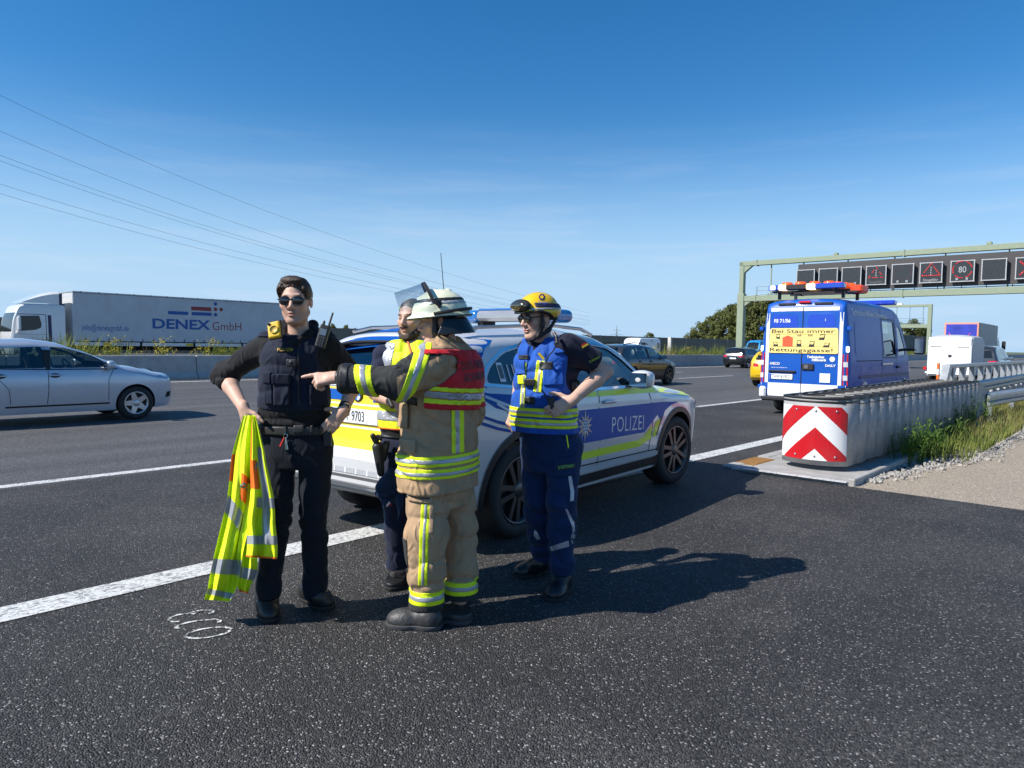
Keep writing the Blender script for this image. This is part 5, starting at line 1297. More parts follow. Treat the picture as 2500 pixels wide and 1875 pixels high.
V_, F_ = smesh(S_, *S_.bounds(), h=.016); o_ = link('body', pymesh('body', V_, [list(map(int, f)) for f in F_], True), mat('driver_skin', (.50, .30, .21), .55), DR, True)
S_ = SDF(); S_.cone(dP(.09, .38, .58), dP(.04, .38, .97), .165, .15); S_.cone(dP(.05, .22, .98), dP(.18, .18, .88), .075, .062); V_, F_ = smesh(S_, *S_.bounds(), h=.016); link('shirt', pymesh('shirt', V_, [list(map(int, f)) for f in F_], True), mat('driver_shirt', (.02, .025, .035), .8), DR, True)
S_ = SDF(); S_.ell(dP(.05, .38, 1.28), (.095, .093, .095)); V_, F_ = smesh(S_, *S_.bounds(), h=.016); link('hair', pymesh('hair', V_, [list(map(int, f)) for f in F_], True), mat('driver_hair', (.03, .02, .012), .7), DR, True)
hatch('dark_grey_suv', 'dark grey compact SUV with roof rails just beyond the police SUV', Vector((6.27, 28.43, 0)) - RD * 1.33 + RN * .86, ROAD_YAW, greyp, 2.12, 2.22, .905, 1.59, 2.66, 1.03, 1.02, 1.06, .80, .35, M_dalloy, 5, True, .42, .72, rails=True, clad=True, rimr=.25)
hatch('black_hatchback', 'black hatchback with glowing red tail lights beside the blue rescue van', RW(52.1, 23.0), ROAD_YAW, blackp, 2.16, 2.18, .90, 1.56, 2.67, 1.0, 1.0, 1.05, .85, .33, M_alloy, 5, False, .42, .70, plate_txt='')
hatch('yellow_car', 'yellow car mostly hidden behind the blue rescue van', RW(28.85, 10.85), ROAD_YAW, yelp, 2.05, 2.15, .90, 1.50, 2.6, .98, .98, 1.02, .88, .33, M_dalloy, 5, False, .40, .68)
hatch('blue_van', 'bright blue van whose roof shows beyond the black hatchback', RW(80.5, 34.2), ROAD_YAW + pi, bluep, 2.4, 2.4, .98, 2.45, 3.0, 1.35, 1.3, 1.3, .9, .34, M_alloy, 5, False, .35, .75)
hatch('pale_suv', 'pale silver SUV driving behind the white horse trailer', RW(99, 18.9), ROAD_YAW, car_paint('pale_silver_paint', (.55, .53, .52), .3, .35), 2.2, 2.25, .93, 1.65, 2.68, 1.06, 1.0, 1.08, .8, .36, M_dalloy, 5, False, .45, .74)
hatch('white_far_car', 'tiny white car far ahead beyond the box truck', RW(168, 10.4), ROAD_YAW, whitep, 2.2, 2.2, .92, 1.6, 2.7, 1.0, 1.0, 1.05, .85, .34, M_alloy, 5, False, .4, .7)
# pickup towing the horse trailer
pk = hatch('dark_pickup', 'dark pickup towing the white horse trailer', RW(43.6, 6.35), ROAD_YAW, greyp, 2.6, 2.5, .93, 1.82, 3.2, 1.12, 1.0, 1.18, .7, .38, M_alloy, 5, False, .35, .8)
# ---------------------------------------------------------------- blue rescue van
V_blue = mat('rescue_blue', (.003, .080, .40), .4, var=.03, coat=.2, spec=.3); V_white = car_paint('van_white', (.78, .79, .80), 0, .35)
vs = Shape(W=[(-2.9, .90), (-2.87, .965), (-2.8, .985), (-2.0, 1.0), (1.5, 1.0), (2.2, .97), (2.7, .88), (2.95, .66)],
           T=[(.2, .93), (.35, .98), (.6, 1.0), (1.2, 1.0), (1.5, .985), (2.0, .93), (2.5, .865), (2.8, .82)],
           zt=[(-2.9, 2.36), (-2.87, 2.50), (-2.8, 2.60), (-2.4, 2.64), (0, 2.66), (.9, 2.62), (1.25, 2.50), (1.75, 1.85), (2.15, 1.34), (2.3, 1.26), (2.75, 1.08), (2.9, .95), (2.95, .8)],
           zb=[(-2.9, .38), (-2.6, .34), (2.5, .32), (2.9, .4), (2.95, .5)], rct=[(-2.9, .10), (-2.5, .16), (1.0, .18), (1.8, .14), (2.95, .16)])
vl = RW(16.1, 6.75)       # rear left corner on the ground
VAN = Car('rescue_van', 'blue and white rescue van with warning beacons and yellow rear sign', 'van', vs, RW(16.1 + 2.9, 5.78), ROAD_YAW)
vwx = (-1.75, 1.72); vr = .35
vf = rounded([(1.02, 1.36), (1.0, 2.12), (1.25, 2.08), (1.70, 1.50), (1.72, 1.40)], .06); vm = rounded([(-.28, 1.36), (-.28, 2.20), (.72, 2.20), (.78, 1.36)], .06)
vws = rounded([(-.80, 1.46), (.80, 1.46), (.72, 2.42), (-.72, 2.42)], .1)
VAN.body(V_blue, [(x, vr, .43, .62) for x in vwx], [vf, vm], [(vws, 1.0, 3.2)], (-2.7, 1.9, .8), 90, 30)
for sg in (-1, 1):
    VAN.patch('window', vf, M_glass, sg, -.01, step=.2); VAN.patch('window', rounded([(-.28, 1.36), (-.28, 2.20), (.20, 2.20), (.22, 1.36)], .05), M_glass, sg, -.01, step=.2); VAN.patch('window', rounded([(.24, 1.36), (.22, 2.20), (.72, 2.20), (.78, 1.36)], .05), M_dglass, sg, -.014, step=.2)
    VAN.seam([(-.34, 1.32), (-.34, 2.25), (.78, 2.25), (.84, 1.32), (-.34, 1.32)], .03, sg, M_black, 'window_frame', .004)
    VAN.patch('white_flank', [(-2.86, .40), (-2.2, .40), (-2.17, .45), (-2.05, .68), (-1.75, .80), (-1.45, .68), (-1.33, .42), (1.30, .42), (1.42, .68), (1.72, .80), (2.02, .68), (2.14, .45), (2.6, .45), (2.7, .74), (-2.88, .70)], V_white, sg, .004, step=.2)
    VAN.patch('flank_moulding', [(-2.2, .86), (2.3, .86), (2.3, .93), (-2.2, .93)], mat('moulding_blue_dark', (.012, .03, .16), .4), sg, .012, step=.3)
    for x in (-.42, .86): VAN.seam([(x, .5), (x, 2.5)], .014, sg)
    VAN.seam([(-2.45, 1.25), (-.42, 1.25)], .02, sg); VAN.patch('side_recess', rounded([(-2.5, 1.40), (-.55, 1.40), (-.55, 2.10), (-2.42, 2.10)], .12), V_blue, sg, .006, step=.25)
    VAN.text('lettering', 'Technisches Hilfswerk Ortsverband' if sg < 0 else 'Technisches', -2.55 if sg < 0 else 0, 2.26, .13, MATS['letter_silver'], sg, .006, bold=.01)
    b = MB(); b.box((-.05, sg * (vs.y(0, 1.2) + .02), 1.17), (.9, .03, .05)); b.build('door_rail', M_alloy, VAN.e)
    b = MB(); b.box((.95, sg * (vs.y(.9, 1.05) + .02), 1.08), (.22, .04, .06), bev=.01); b.build('door_handle', M_black, VAN.e)
    y = vs.y(1.5, 1.5)
    m_ = MB(); m_.box((1.66, sg * (y + .34), 1.62), (.16, .26, .44), bev=.05); mo = m_.build('door_mirror', M_black, VAN.e)
    MB().box((1.575, sg * (y + .34), 1.62), (.006, .20, .36)).build('mirror_glass', M_chrome, mo); MB().box((1.62, sg * (y + .12), 1.52), (.10, .36, .07), bev=.02).build('mirror_arm', M_black, mo)
    # rear lamps
    for k, (z0, z1, m2) in enumerate([(1.40, 1.54, None), (.72, 1.40, M_red)]):
        if m2: VAN.patch('tail_light', [(sg * .86, z0), (sg * .965, z0), (sg * .95, z1), (sg * .85, z1)], m2, view='rear', off=.012, step=.2)
    for zz in (.83, 1.12): VAN.patch('lamp_lens', [(sg * .872, zz), (sg * .955, zz), (sg * .95, zz + .11), (sg * .87, zz + .11)], mat('lit_white_lens', (.7, .7, .72), .2, coat=1), view='rear', off=.015, step=.2)
    b = MB(); b.box((-2.86, sg * .93, 1.50), (.06, .07, .13), bev=.02); b.build('flasher', mat('lit_blue_white', (.6, .7, 1), .3, emit=(.55, .68, 1), estr=4, var=0), VAN.e)
    for zz in (.62, 1.95): b = MB(); b.box((-2.86, sg * .955, zz), (.10, .09, .09), bev=.01); b.build('hinge', V_blue, VAN.e)
    for x in vwx: VAN.wheel(x, sg * .97, vr, .22, M_alloy, 5, rimr=.21)
VAN.patch('front_window', vws, M_glass, view='front', off=-.01, step=.25)
interior(VAN, -.2, 1.8, .85, .75, (.9,), 1.35)
MB().box((-.9, 0, 1.55), (.04, 1.6, 1.5)).build('partition', MATS['interior_dark'], VAN.e)
# rear doors: white frame line, white lower part, sign
RV = lambda nm, poly, m, off, step=.25, parent=None: VAN.patch(nm, poly, m, view='rear', off=off, step=step, parent=parent)
fr = [(-.80, .72), (-.80, 2.30), (-.74, 2.38), (.74, 2.38), (.80, 2.30), (.80, .72)]
for a, c in ((0, 1), (2, 3), (4, 5)): VAN.seam([fr[a], fr[c]], .075, view='rear', m=V_white, name='white_border', off=.006)
RV('white_lower', [(-.92, .42), (.92, .42), (.93, .72), (-.93, .72)], V_white, .006)
VAN.seam([(0.02, .42), (0.02, 2.42)], .016, view='rear', off=.009)
RV('step_bumper', [(-.9, .385), (.9, .385), (.9, .42), (-.9, .42)], M_black, .014)
b = MB(); b.box((-2.96, 0, .36), (.14, 1.75, .10), bev=.03); b.build('rear_bumper', M_black, VAN.e)
for sg in (-1, 1): b = MB(); b.box((-2.93, sg * .87, .50), (.08, .16, .26), bev=.05); b.build('bumper_corner', V_white, VAN.e)
for yy in (-.38, .42): RV('door_window_panel', rounded([(yy - .30, 1.98), (yy + .30, 1.98), (yy + .28, 2.26), (yy - .28, 2.26)], .07), car_paint('rescue_blue_gloss', (.008, .055, .48), 0, .15), .005)
zsg, zs1 = 1.40, 1.96; sgx = -2.9 - .028
M_sy = mat('sign_yellow', (.92, .70, .22), .5, var=.03); M_sk = mat('sign_black', (.03, .03, .03), .5); M_sr = mat('sign_red', (.80, .10, .03), .5)
xr_ = vs.x_at(0, 1.7, False)
sp = empty('warning_sign'); sp.parent = VAN.e
PZ = lambda y, z, off: Vector((vs.x_at(0, min(z, 1.9), False) - .022 - off, y, z))
def flat(nm, poly, m, off, parent): return link(nm, pymesh(nm, [PZ(y, z, off) for y, z in poly], [list(range(len(poly)))[::-1]]), m, parent)
b = MB(); pl_ = rounded([(-.76, zsg), (.76, zsg), (.74, zs1), (-.74, zs1)], .05); b.prism(pl_, lambda u, v: PZ(u, v, 0), lambda u, v: PZ(u, v, -.015)); b.build('sign_plate', M_sy, sp)
for txt, z, h, y0 in (('Bei Stau immer', 1.855, .080, .70), ('Rettungsgasse!', 1.435, .080, .735)):
    V_, F_, w_ = text_verts(txt, h, bold=.008, xs=1.0); k_ = 1.38 / w_; link('lettering', pymesh('lettering', [PZ(y0 - u * k_, z + v, .003) for u, v in V_], F_), M_sk, sp)
for z in (1.825, 1.545): flat('rule', [(.72, z), (-.70, z), (-.70, z + .006), (.72, z + .006)], M_sk, .003, sp)
flat('red_arrow', [(.45, 1.552), (.22, 1.552), (.22, 1.735), (.19, 1.735), (.335, 1.80), (.48, 1.735), (.45, 1.735)], M_sr, .003, sp)
for (cy, cz, w, h, sk) in ((.55, 1.77, .09, .10, .01), (.60, 1.60, .11, .10, .015), (.08, 1.80, .09, .04, 0), (.08, 1.62, .11, .14, 0), (-.16, 1.80, .10, .04, 0), (-.19, 1.61, .12, .13, -.02), (-.40, 1.76, .12, .12, -.03), (-.50, 1.59, .13, .10, -.03)):
    flat('sign_car', [(cy + w / 2, cz - h / 2), (cy - w / 2, cz - h / 2), (cy - w / 2 * .8 + sk, cz + h / 2), (cy + w / 2 * .8 + sk, cz + h / 2)], M_sk, .003, sp)
    flat('sign_car_roof', [(cy + w * .32, cz - h * .05), (cy - w * .32, cz - h * .05), (cy - w * .28 + sk, cz + h * .38), (cy + w * .28 + sk, cz + h * .38)], M_sy, .004, sp)
M_wl = mat('white_lettering', (.8, .8, .8), .5, var=.02)
def vtext(txt, y0, z, h, m=None, **k):
    V_, F_, w_ = text_verts(txt, h, **k); return link('lettering', pymesh('lettering', [Vector((vs.x_at(0, min(z, 1.9), False) - .014 - (max(0, z - 1.9) * -.03), y0 - u, z + v)) for u, v in V_], F_), m or M_wl, VAN.e)
vtext('FS 71/56', .66, 2.09, .075, bold=.03); vtext('1', -.46, 2.11, .06)
vtext('Technisches', -.10, 1.30, .055, bold=.04, xs=.95); vtext('Hilfswerk', -.21, 1.235, .055, bold=.04)
vtext('IVECO', .72, 1.13, .055, bold=.03); vtext('DAILY', -.50, 1.12, .05, bold=.03, xs=1.1); vtext('Finanziert vom THW-Helferverein', .69, 1.06, .018, bold=.02)
gm = MB(); gc = Vector((-2.915, -.64, 1.285)); pts = []
for k in range(36): rr = .06 if k % 3 else .048; pts.append(gc + Vector((0, rr * cos(k * pi / 18), rr * sin(k * pi / 18))))
gm.add(pts, [list(range(36))]); gm.build('gear_emblem', M_wl, VAN.e)
plate(VAN, 'p', 'THW·81957', -2.918, .46, .865, .52, .12, band=True)
b = MB(); b.box((-2.925, .44, .985), (.05, .62, .05), bev=.02); b.build('plate_light', M_black, VAN.e)
b = MB(); b.box((-2.92, -.13, 1.10), (.04, .26, .15), bev=.02); dh = b.build('door_latch', M_black, VAN.e); MB().box((-2.942, -.10, 1.10), (.02, .10, .09), bev=.01).build('latch_handle', mat('dark_grey_plastic'), dh)
b = MB(); b.box((-2.915, -.50, .87), (.004, .22, .20)); b.build('white_sticker', M_wl, VAN.e)
for yy in (-.40, .40): b = MB(); b.box((-2.87, yy, 2.50), (.05, .38, .05), bev=.01); b.build('roof_lamp', M_black, VAN.e)
b = MB(); b.box((-2.885, 0, 2.535), (.06, .26, .05), bev=.015); b.build('brake_light', M_red, VAN.e)
# roof rack with beacons
rk = empty('beacon_rack'); rk.parent = VAN.e; rk.location = (-2.05, 0, 2.66)
fr_ = MB()
for x in (-.55, 0, .55): fr_.box((x, 0, .14), (.06, 1.7, .04))
for y in (-.6, .6): fr_.box((0, y, .14), (1.4, .06, .04))
for x in (-.5, .5):
    for y in (-.7, .7): fr_.box((x, y, .05), (.06, .06, .16))
fr_.build('rack_frame', M_black, rk)
M_bl = mat('blue_beacon', (.01, .06, .45), .15, coat=1); M_or = mat('orange_beacon', (.85, .10, .01), .2, coat=.6, emit=(1, .16, .01), estr=.25); M_amb = mat('amber_lit', (.9, .5, .2), .3, emit=(1, .62, .25), estr=5, var=0); M_blit = mat('blue_lit', (.5, .6, 1), .3, emit=(.45, .55, 1), estr=6, var=0)
for (y0, y1, m2, nm) in ((.85, .62, M_bl, 'blue_segment'), (.62, .46, M_amb, 'amber_flasher'), (.46, .0, M_black, 'dark_segment'), (-.0, -.18, M_amb, 'amber_flasher'), (-.18, -.80, M_bl, 'blue_segment')):
    b = MB(); b.box((-.72, (y0 + y1) / 2, .22), (.20, abs(y0 - y1) - .01, .12), bev=.02); b.build(nm, m2, rk)
b = MB(); b.box((-.83, .74, .22), (.02, .11, .09), bev=.005); b.build('blue_flasher', M_blit, rk)
for k, (x, y) in enumerate([(-.45, .55), (-.45, .25), (-.40, -.05), (-.35, -.35), (-.05, -.42), (.2, -.48), (.45, -.54)]):
    b = MB(); b.smooth = True; b.lathe([(0, .33), (.10, .33), (.125, .30), (.125, .22), (.09, .16), (0, .16)], 18, Matrix.Translation((x, y, .03))); b.build('orange_beacon', M_or, rk)
b = MB(); b.box((.35, -.78, .21), (.5, .26, .17), bev=.04); b.build('orange_housing', mat('orange_red_plastic', (.80, .07, .02), .4), rk)
fl_ = MB(); fl_.box((1.15, -.1, 2.72), (.28, 1.5, .12), bev=.03); fl_.build('front_light_bar', M_bl, VAN.e)

# ---------------------------------------------------------------- lorry on the opposite carriageway
M_tarp = mat('white_tarpaulin', (.56, .57, .58), .55, var=.06, vscale=2, bump=.12, bscale=3, dirt=((.40, .41, .42), 1.2, .5)); M_cabw = car_paint('cab_white', (.75, .75, .74), 0, .35)
LL = 43.8
LO = empty('semi_truck', RW(12.75, LL + 1.25), ROAD_YAW + pi); tag(LO, 'white articulated lorry with printed curtain trailer on the opposite carriageway', 'lorry')
# local x = driving direction (to the left in the picture), y to its right-hand... the flank we see is y = +1.25
yv = 1.25
b = MB(); b.box((-6.9, 0, 2.62), (13.6, 2.48, 2.66), bev=.03); b.build('curtain', M_tarp, LO)
b = MB(); b.box((-6.9, 0, 3.985), (13.62, 2.52, .09), bev=.02); b.build('roof_rail', M_steel, LO)
for i in range(15): MB().box((-.5 - i * .92, yv - .005, 4.0), (.06, .03, .07)).build('roof_buckle', M_black, LO)
b = MB(); b.box((-6.9, 0, 1.16), (13.6, 2.5, .22), bev=.02); b.build('side_board', M_cabw, LO)
for i in range(22): MB().box((-.7 - i * .6, yv + .012, 1.36), (.035, .02, .22)).build('strap', M_black, LO)
MB().box((-6.9, yv + .003, 1.29), (13.4, .02, .05)).build('strap_rail', M_dark, LO)
for i in range(4): MB().box((-3.6 - i * 3.1, yv + .008, 1.16), (.12, .02, .22)).build('marker_gap', M_dark, LO)
for x in (-1.8, -6.4): MB().box((x, yv + .012, 1.16), (.42, .02, .14)).build('yellow_marker', mat('marker_yellow', (.80, .55, .02), .5), LO)
b = MB(); b.box((-6.9, 0, .92), (13.2, .9, .25)); b.build('chassis', M_dark, LO)
M_pblue = mat('print_blue', (.015, .10, .34), .5, var=.04); M_pred = mat('print_red', (.30, .03, .035), .5, var=.04)
def tp(u, v): return Vector((-u, yv - .005, v))        # u metres back from the trailer front
def rect(u0, u1, v0, v1, m, nm): link(nm, pymesh(nm, [tp(u0, v0), tp(u0, v1), tp(u1, v1), tp(u1, v0)], [(0, 1, 2, 3)]), m, LO)
b_u = lambda px: px
# measured on the trailer (distance from its front edge)
rect(5.15, 6.35, 2.97, 3.17, M_pblue, 'blue_bar'); rect(6.55, 7.80, 2.97, 3.17, M_pblue, 'blue_bar'); rect(6.53, 7.78, 3.27, 3.50, M_pred, 'red_bar')
for u, v, m in ((8.05, 3.74, M_pblue), (8.05, 3.40, M_pred), (8.05, 3.06, M_pblue), (8.42, 3.40, M_pred)):
    link('dot', pymesh('dot', [tp(u + .115 * cos(a), v + .115 * sin(a)) for a in np.linspace(0, 2 * pi, 19)[:-1]], [list(range(18))]), m, LO)
for txt, u0, u1, v, h, m, bo in (('DENEX', 4.25, 7.72, 2.12, .56, M_pblue, .03), ('GmbH', 7.85, 9.75, 2.10, .52, M_pred, -.005), ('info@denexgmbh.de', .55, 2.95, 1.90, .24, M_pblue, 0.0)):
    V_, F_, w_ = text_verts(txt, h, bold=bo); k_ = (u1 - u0) / w_; link('lettering', pymesh('lettering', [tp(u0 + u * k_, v + q) for u, q in V_], F_), m, LO)
V_, F_, w_ = text_verts('DENE 000127 0', .10); link('lettering', pymesh('lettering', [Vector((-2.3 - u * 1.1, yv + .012, 1.11 + q)) for u, q in V_], F_), M_sk, LO)
for x in (-9.2, -10.5, -11.8, .0, 2.1):
    for sg in (-1, 1):
        w = MB(); w.smooth = True; Mx = Matrix.Translation((x, sg * 1.22, .5)) @ Matrix.Rotation(-sg * pi / 2, 4, 'X'); w.lathe([(.28, .0), (.46, 0), (.5, -.04), (.5, -.3), (.28, -.3)], 28, Mx); t = w.build('wheel', M_rubber, LO)
        w = MB(); w.smooth = True; w.lathe([(0, -.05), (.1, -.03), (.28, -.03), (.28, 0)], 24, Mx); w.build('rim', M_alloy, t)
# cab
CX = -.95
cs = Shape(W=[(1.2, 1.22), (1.3, 1.245), (3.2, 1.25), (3.55, 1.2), (3.7, 1.06)], T=[(.4, .97), (.8, 1), (1.7, 1.0), (2.6, .975), (3.4, .93)], zt=[(1.2, 3.22), (1.3, 3.30), (3.0, 3.28), (3.3, 3.15), (3.55, 2.5), (3.66, 1.7), (3.7, 1.2)], zb=[(1.2, .75), (2.6, .7), (3.3, .45), (3.7, .45)], rct=[(1.2, .1), (2.9, .14), (3.7, .12)])
CBc = Car('x', None, None, cs, (0, 0, 0), 0); CBc.e.parent = LO; CBc.e.name = 'cab'; CBc.e.location = (CX, 0, 0)
me = cs.mesh('cab_body', 50, 24); o = link('cab_body', me, M_cabw, CBc.e); me.polygons.foreach_set('use_smooth', [True] * len(me.polygons)); me.set_sharp_from_angle(angle=R(35))
for sg in (-1, 1):
    CBc.patch('cab_window', rounded([(2.35, 1.98), (2.62, 1.86), (3.42, 1.78), (3.30, 2.58), (2.42, 2.62), (2.32, 2.2)], .06), M_owin, sg, .006, step=.3)
    CBc.seam([(3.38, 2.68), (2.12, 2.68), (2.10, .8)], .03, sg); CBc.seam([(1.95, 2.66), (1.92, .9)], .16, sg, mat('cab_blue_trim', (.02, .025, .09), .4), 'blue_trim', .006)
    CBc.patch('door_handle', rounded([(2.55, 1.18), (2.78, 1.18), (2.78, 1.30), (2.62, 1.32)], .03), mat('cab_blue_trim'), sg, .008)
    for z in (1.0, 1.35, 1.62): CBc.seam([(2.1, z), (3.4, z + .02)], .012, sg)
    m_ = MB(); m_.box((3.38, sg * 1.42, 2.18), (.16, .22, .72), bev=.05); m_.box((3.42, sg * 1.36, 1.72), (.16, .2, .18), bev=.04); m_.build('cab_mirror', M_cabw, CBc.e)
b = MB(); b.smooth = True; b.grid(lambda u, v: Vector((1.45 + 1.75 * v, -1.1 + 2.2 * u, 3.28 + .72 * (1 - v ** 1.6) * (1 - abs(2 * u - 1) ** 6 * .25))), 20, 10); b.add([(1.45, -1.1, 3.26), (1.45, 1.1, 3.26), (1.45, 1.1, 3.72), (1.45, -1.1, 3.72)], [(0, 1, 2, 3)])
b.add([(1.45, 1.1, 3.28)] + [(1.45 + 1.75 * v, 1.1, 3.28 + .72 * (1 - v ** 1.6) * .75) for v in np.linspace(0, 1, 9)], [tuple(range(10))]); b.build('roof_deflector', M_cabw, CBc.e)
b = MB(); b.box((1.32, 1.12, 2.2), (.22, .05, 2.2)); b.box((1.38, 1.1, 3.5), (.12, .1, .7)); b.build('side_fairing', mat('cab_blue_trim'), CBc.e)
CBc.patch('windscreen', [(-1.08, 1.75), (1.08, 1.75), (1.02, 2.75), (-1.02, 2.75)], M_owin, view='front', off=.006, step=.3)
b = MB(); b.box((2.3, 0, .75), (2.6, 2.3, .5), bev=.05); b.build('cab_base', M_cabw, CBc.e)
# ---------------------------------------------------------------- white caravan
KA = empty('white_caravan', RW(75.5, 46.5), ROAD_YAW + pi); tag(KA, 'white caravan passing on the opposite carriageway beyond the dark grey SUV', 'caravan')
s_ = Shape(W=[(-2.6, 1.0), (-2.5, 1.1), (2.4, 1.1), (2.6, 1.0)], T=[(.3, 1), (2.7, .97)], zt=[(-2.6, 1.9), (-2.5, 2.35), (-2.2, 2.52), (1.9, 2.52), (2.3, 2.3), (2.6, 1.5)], zb=[(-2.6, .5), (2.6, .5)], rc=.12)
kc = Car('k', None, None, s_, (0, 0, 0), 0); kc.e.parent = KA; kc.e.name = 'shell'
me = s_.mesh('body', 40, 16); link('body', me, whitep, kc.e); me.polygons.foreach_set('use_smooth', [True] * len(me.polygons)); me.set_sharp_from_angle(angle=R(35))
for sg in (-1, 1):
    kc.patch('caravan_window', rounded([(1.0, 1.35), (1.9, 1.35), (1.9, 1.95), (1.0, 1.95)], .08), M_owin, sg, .006, step=.3); kc.patch('caravan_window', rounded([(-2.3, 1.3), (-1.75, 1.3), (-1.75, 1.95), (-2.3, 1.95)], .08), M_owin, sg, .006, step=.3)
    kc.patch('vent', [(-.6, 2.05), (-.3, 2.05), (-.3, 2.3), (-.6, 2.3)], mat('vent_grey', (.4, .4, .4), .6), sg, .006)
    kc.wheel(0, sg * 1.05, .33, .2, M_alloy, 5, rimr=.2)
b = MB(); b.tube([(2.5, .4, .5), (3.7, 0, .5)], .05, 6); b.tube([(2.5, -.4, .5), (3.7, 0, .5)], .05, 6); b.build('drawbar', M_black, KA)
# ---------------------------------------------------------------- horse trailer
HT = empty('horse_trailer', RW(36.2, 6.35), ROAD_YAW); tag(HT, 'white horse trailer driving behind the guard rail', 'trailer')
M_hw = mat('trailer_white', (.82, .82, .82), .5, var=.02)
hs = Shape(W=[(-1.5, .80), (-1.46, .84), (1.1, .84), (1.5, .6), (1.7, .3)], T=[(.3, 1), (1.9, 1), (2.2, .96)], zt=[(-1.5, 1.98), (-1.42, 2.12), (-1.1, 2.2), (.8, 2.2), (1.3, 1.95), (1.7, 1.3)], zb=[(-1.5, .45), (1.7, .45)], rc=.16)
hc = Car('h', None, None, hs, (0, 0, 0), 0); hc.e.parent = HT; hc.e.name = 'shell'
me = hs.mesh('body', 40, 16); link('body', me, mat('trailer_grey', (.45, .46, .47), .5), hc.e); me.polygons.foreach_set('use_smooth', [True] * len(me.polygons)); me.set_sharp_from_angle(angle=R(35))
MB().box((-1.53, 0, 1.12), (.05, 1.6, 1.25), bev=.02).build('ramp_door', M_hw, HT); MB().box((-1.52, 0, 1.92), (.05, 1.56, .34), bev=.02).build('top_flap', M_hw, HT)
for y in (-.5, .5): MB().box((-1.56, y, 1.68), (.01, .42, .025)).build('slot', M_black, HT)
b = MB(); b.add([(-1.558, .06, 1.36), (-1.558, -.10, 1.34), (-1.558, -.08, 1.24), (-1.558, .02, 1.22)], [(0, 1, 2, 3)]); b.build('emblem', M_sk, HT)
MB().box((-1.56, .1, .82), (.012, .3, .12)).build('number_plate', mat('plate_greyed', (.35, .35, .36), .6), HT)
for sg in (-1, 1):
    MB().box((-1.5, sg * .90, .75), (.06, .12, .14), bev=.01).build('tail_light', M_red, HT); b = MB(); b.box((-.1, sg * .93, .55), (1.5, .22, .10), bev=.04); b.build('mudguard', M_hw, HT)
    for x in (-.45, .35): hc.wheel(x, sg * 1.0, .31, .18, M_alloy, 5, rimr=.19)
b = MB(); b.tube([(1.5, 0, .5), (2.9, 0, .5)], .06, 6); b.build('drawbar', M_black, HT)
# ---------------------------------------------------------------- box truck with a picture on its rear
BT = empty('box_truck', RW(69.2, 11.9), ROAD_YAW); BT.scale = (1.22, 1, 1); tag(BT, 'grey box truck with blue and pink poster on its rear', 'truck')
MB().box((3.9, 0, 2.45), (7.8, 2.5, 2.9), bev=.03).build('cargo_box', mat('box_grey', (.33, .34, .34), .5, .1, var=.05), BT)
MB().box((-.012, 0, 2.45), (.03, 2.46, 2.86), bev=.01).build('rear_frame', mat('poster_orange_pink', (.75, .32, .25), .5), BT)
MB().box((-.035, 0, 2.45), (.02, 2.2, 2.6)).build('poster', mat('poster_blue', (.03, .05, .42), .45, var=.3, vscale=1.5), BT)
b = MB()
for sg in (-1, 1): b.tube([(-.05, .1, 1.9), (-.05, .1 + sg * .35, 2.5), (-.05, .1 + sg * .8, 3.05)], [.05, .07, .02], 5)
b.build('pink_wings', mat('poster_pink', (.75, .08, .40), .5), BT)
b = MB(); b.box((-.052, -.85, 1.7), (.02, .5, .9), bev=.005); b.box((-.053, -.6, 2.2), (.02, .2, .9), bev=.005); b.build('red_shape', mat('poster_red', (.8, .08, .05), .5), BT); MB().box((-.055, .05, 1.45), (.02, 1.2, .16)).build('white_block', M_wl, BT)
ccs = Shape(W=[(7.9, 1.15), (9.6, 1.2), (9.9, 1.0)], T=[(.4, 1), (3.5, .95)], zt=[(7.9, 3.0), (9.2, 2.95), (9.6, 2.2), (9.9, 1.2)], zb=[(7.9, .6), (9.9, .5)], rc=.15)
cc = Car('c', None, None, ccs, (0, 0, 0), 0); cc.e.parent = BT; cc.e.name = 'cab'
me = ccs.mesh('cab_body', 30, 14); link('cab_body', me, whitep, cc.e)
for sg in (-1, 1):
    cc.patch('window', [(8.6, 1.9), (9.5, 1.8), (9.3, 2.5), (8.6, 2.55)], M_owin, sg, .01, step=.4); MB().box((9.4, sg * 1.5, 2.1), (.2, .3, .8), bev=.05).build('door_mirror', M_black, BT)
    for x in (1.6, 8.8): cc.wheel(x, sg * 1.2, .46, .3, M_alloy, 5, rimr=.28)
    MB().box((5.0, sg * 1.1, .75), (3.0, .1, .5)).build('side_guard', M_black, BT)
b = MB(); b.box((4, 0, .85), (8, .9, .3)); b.build('chassis', M_dark, BT)
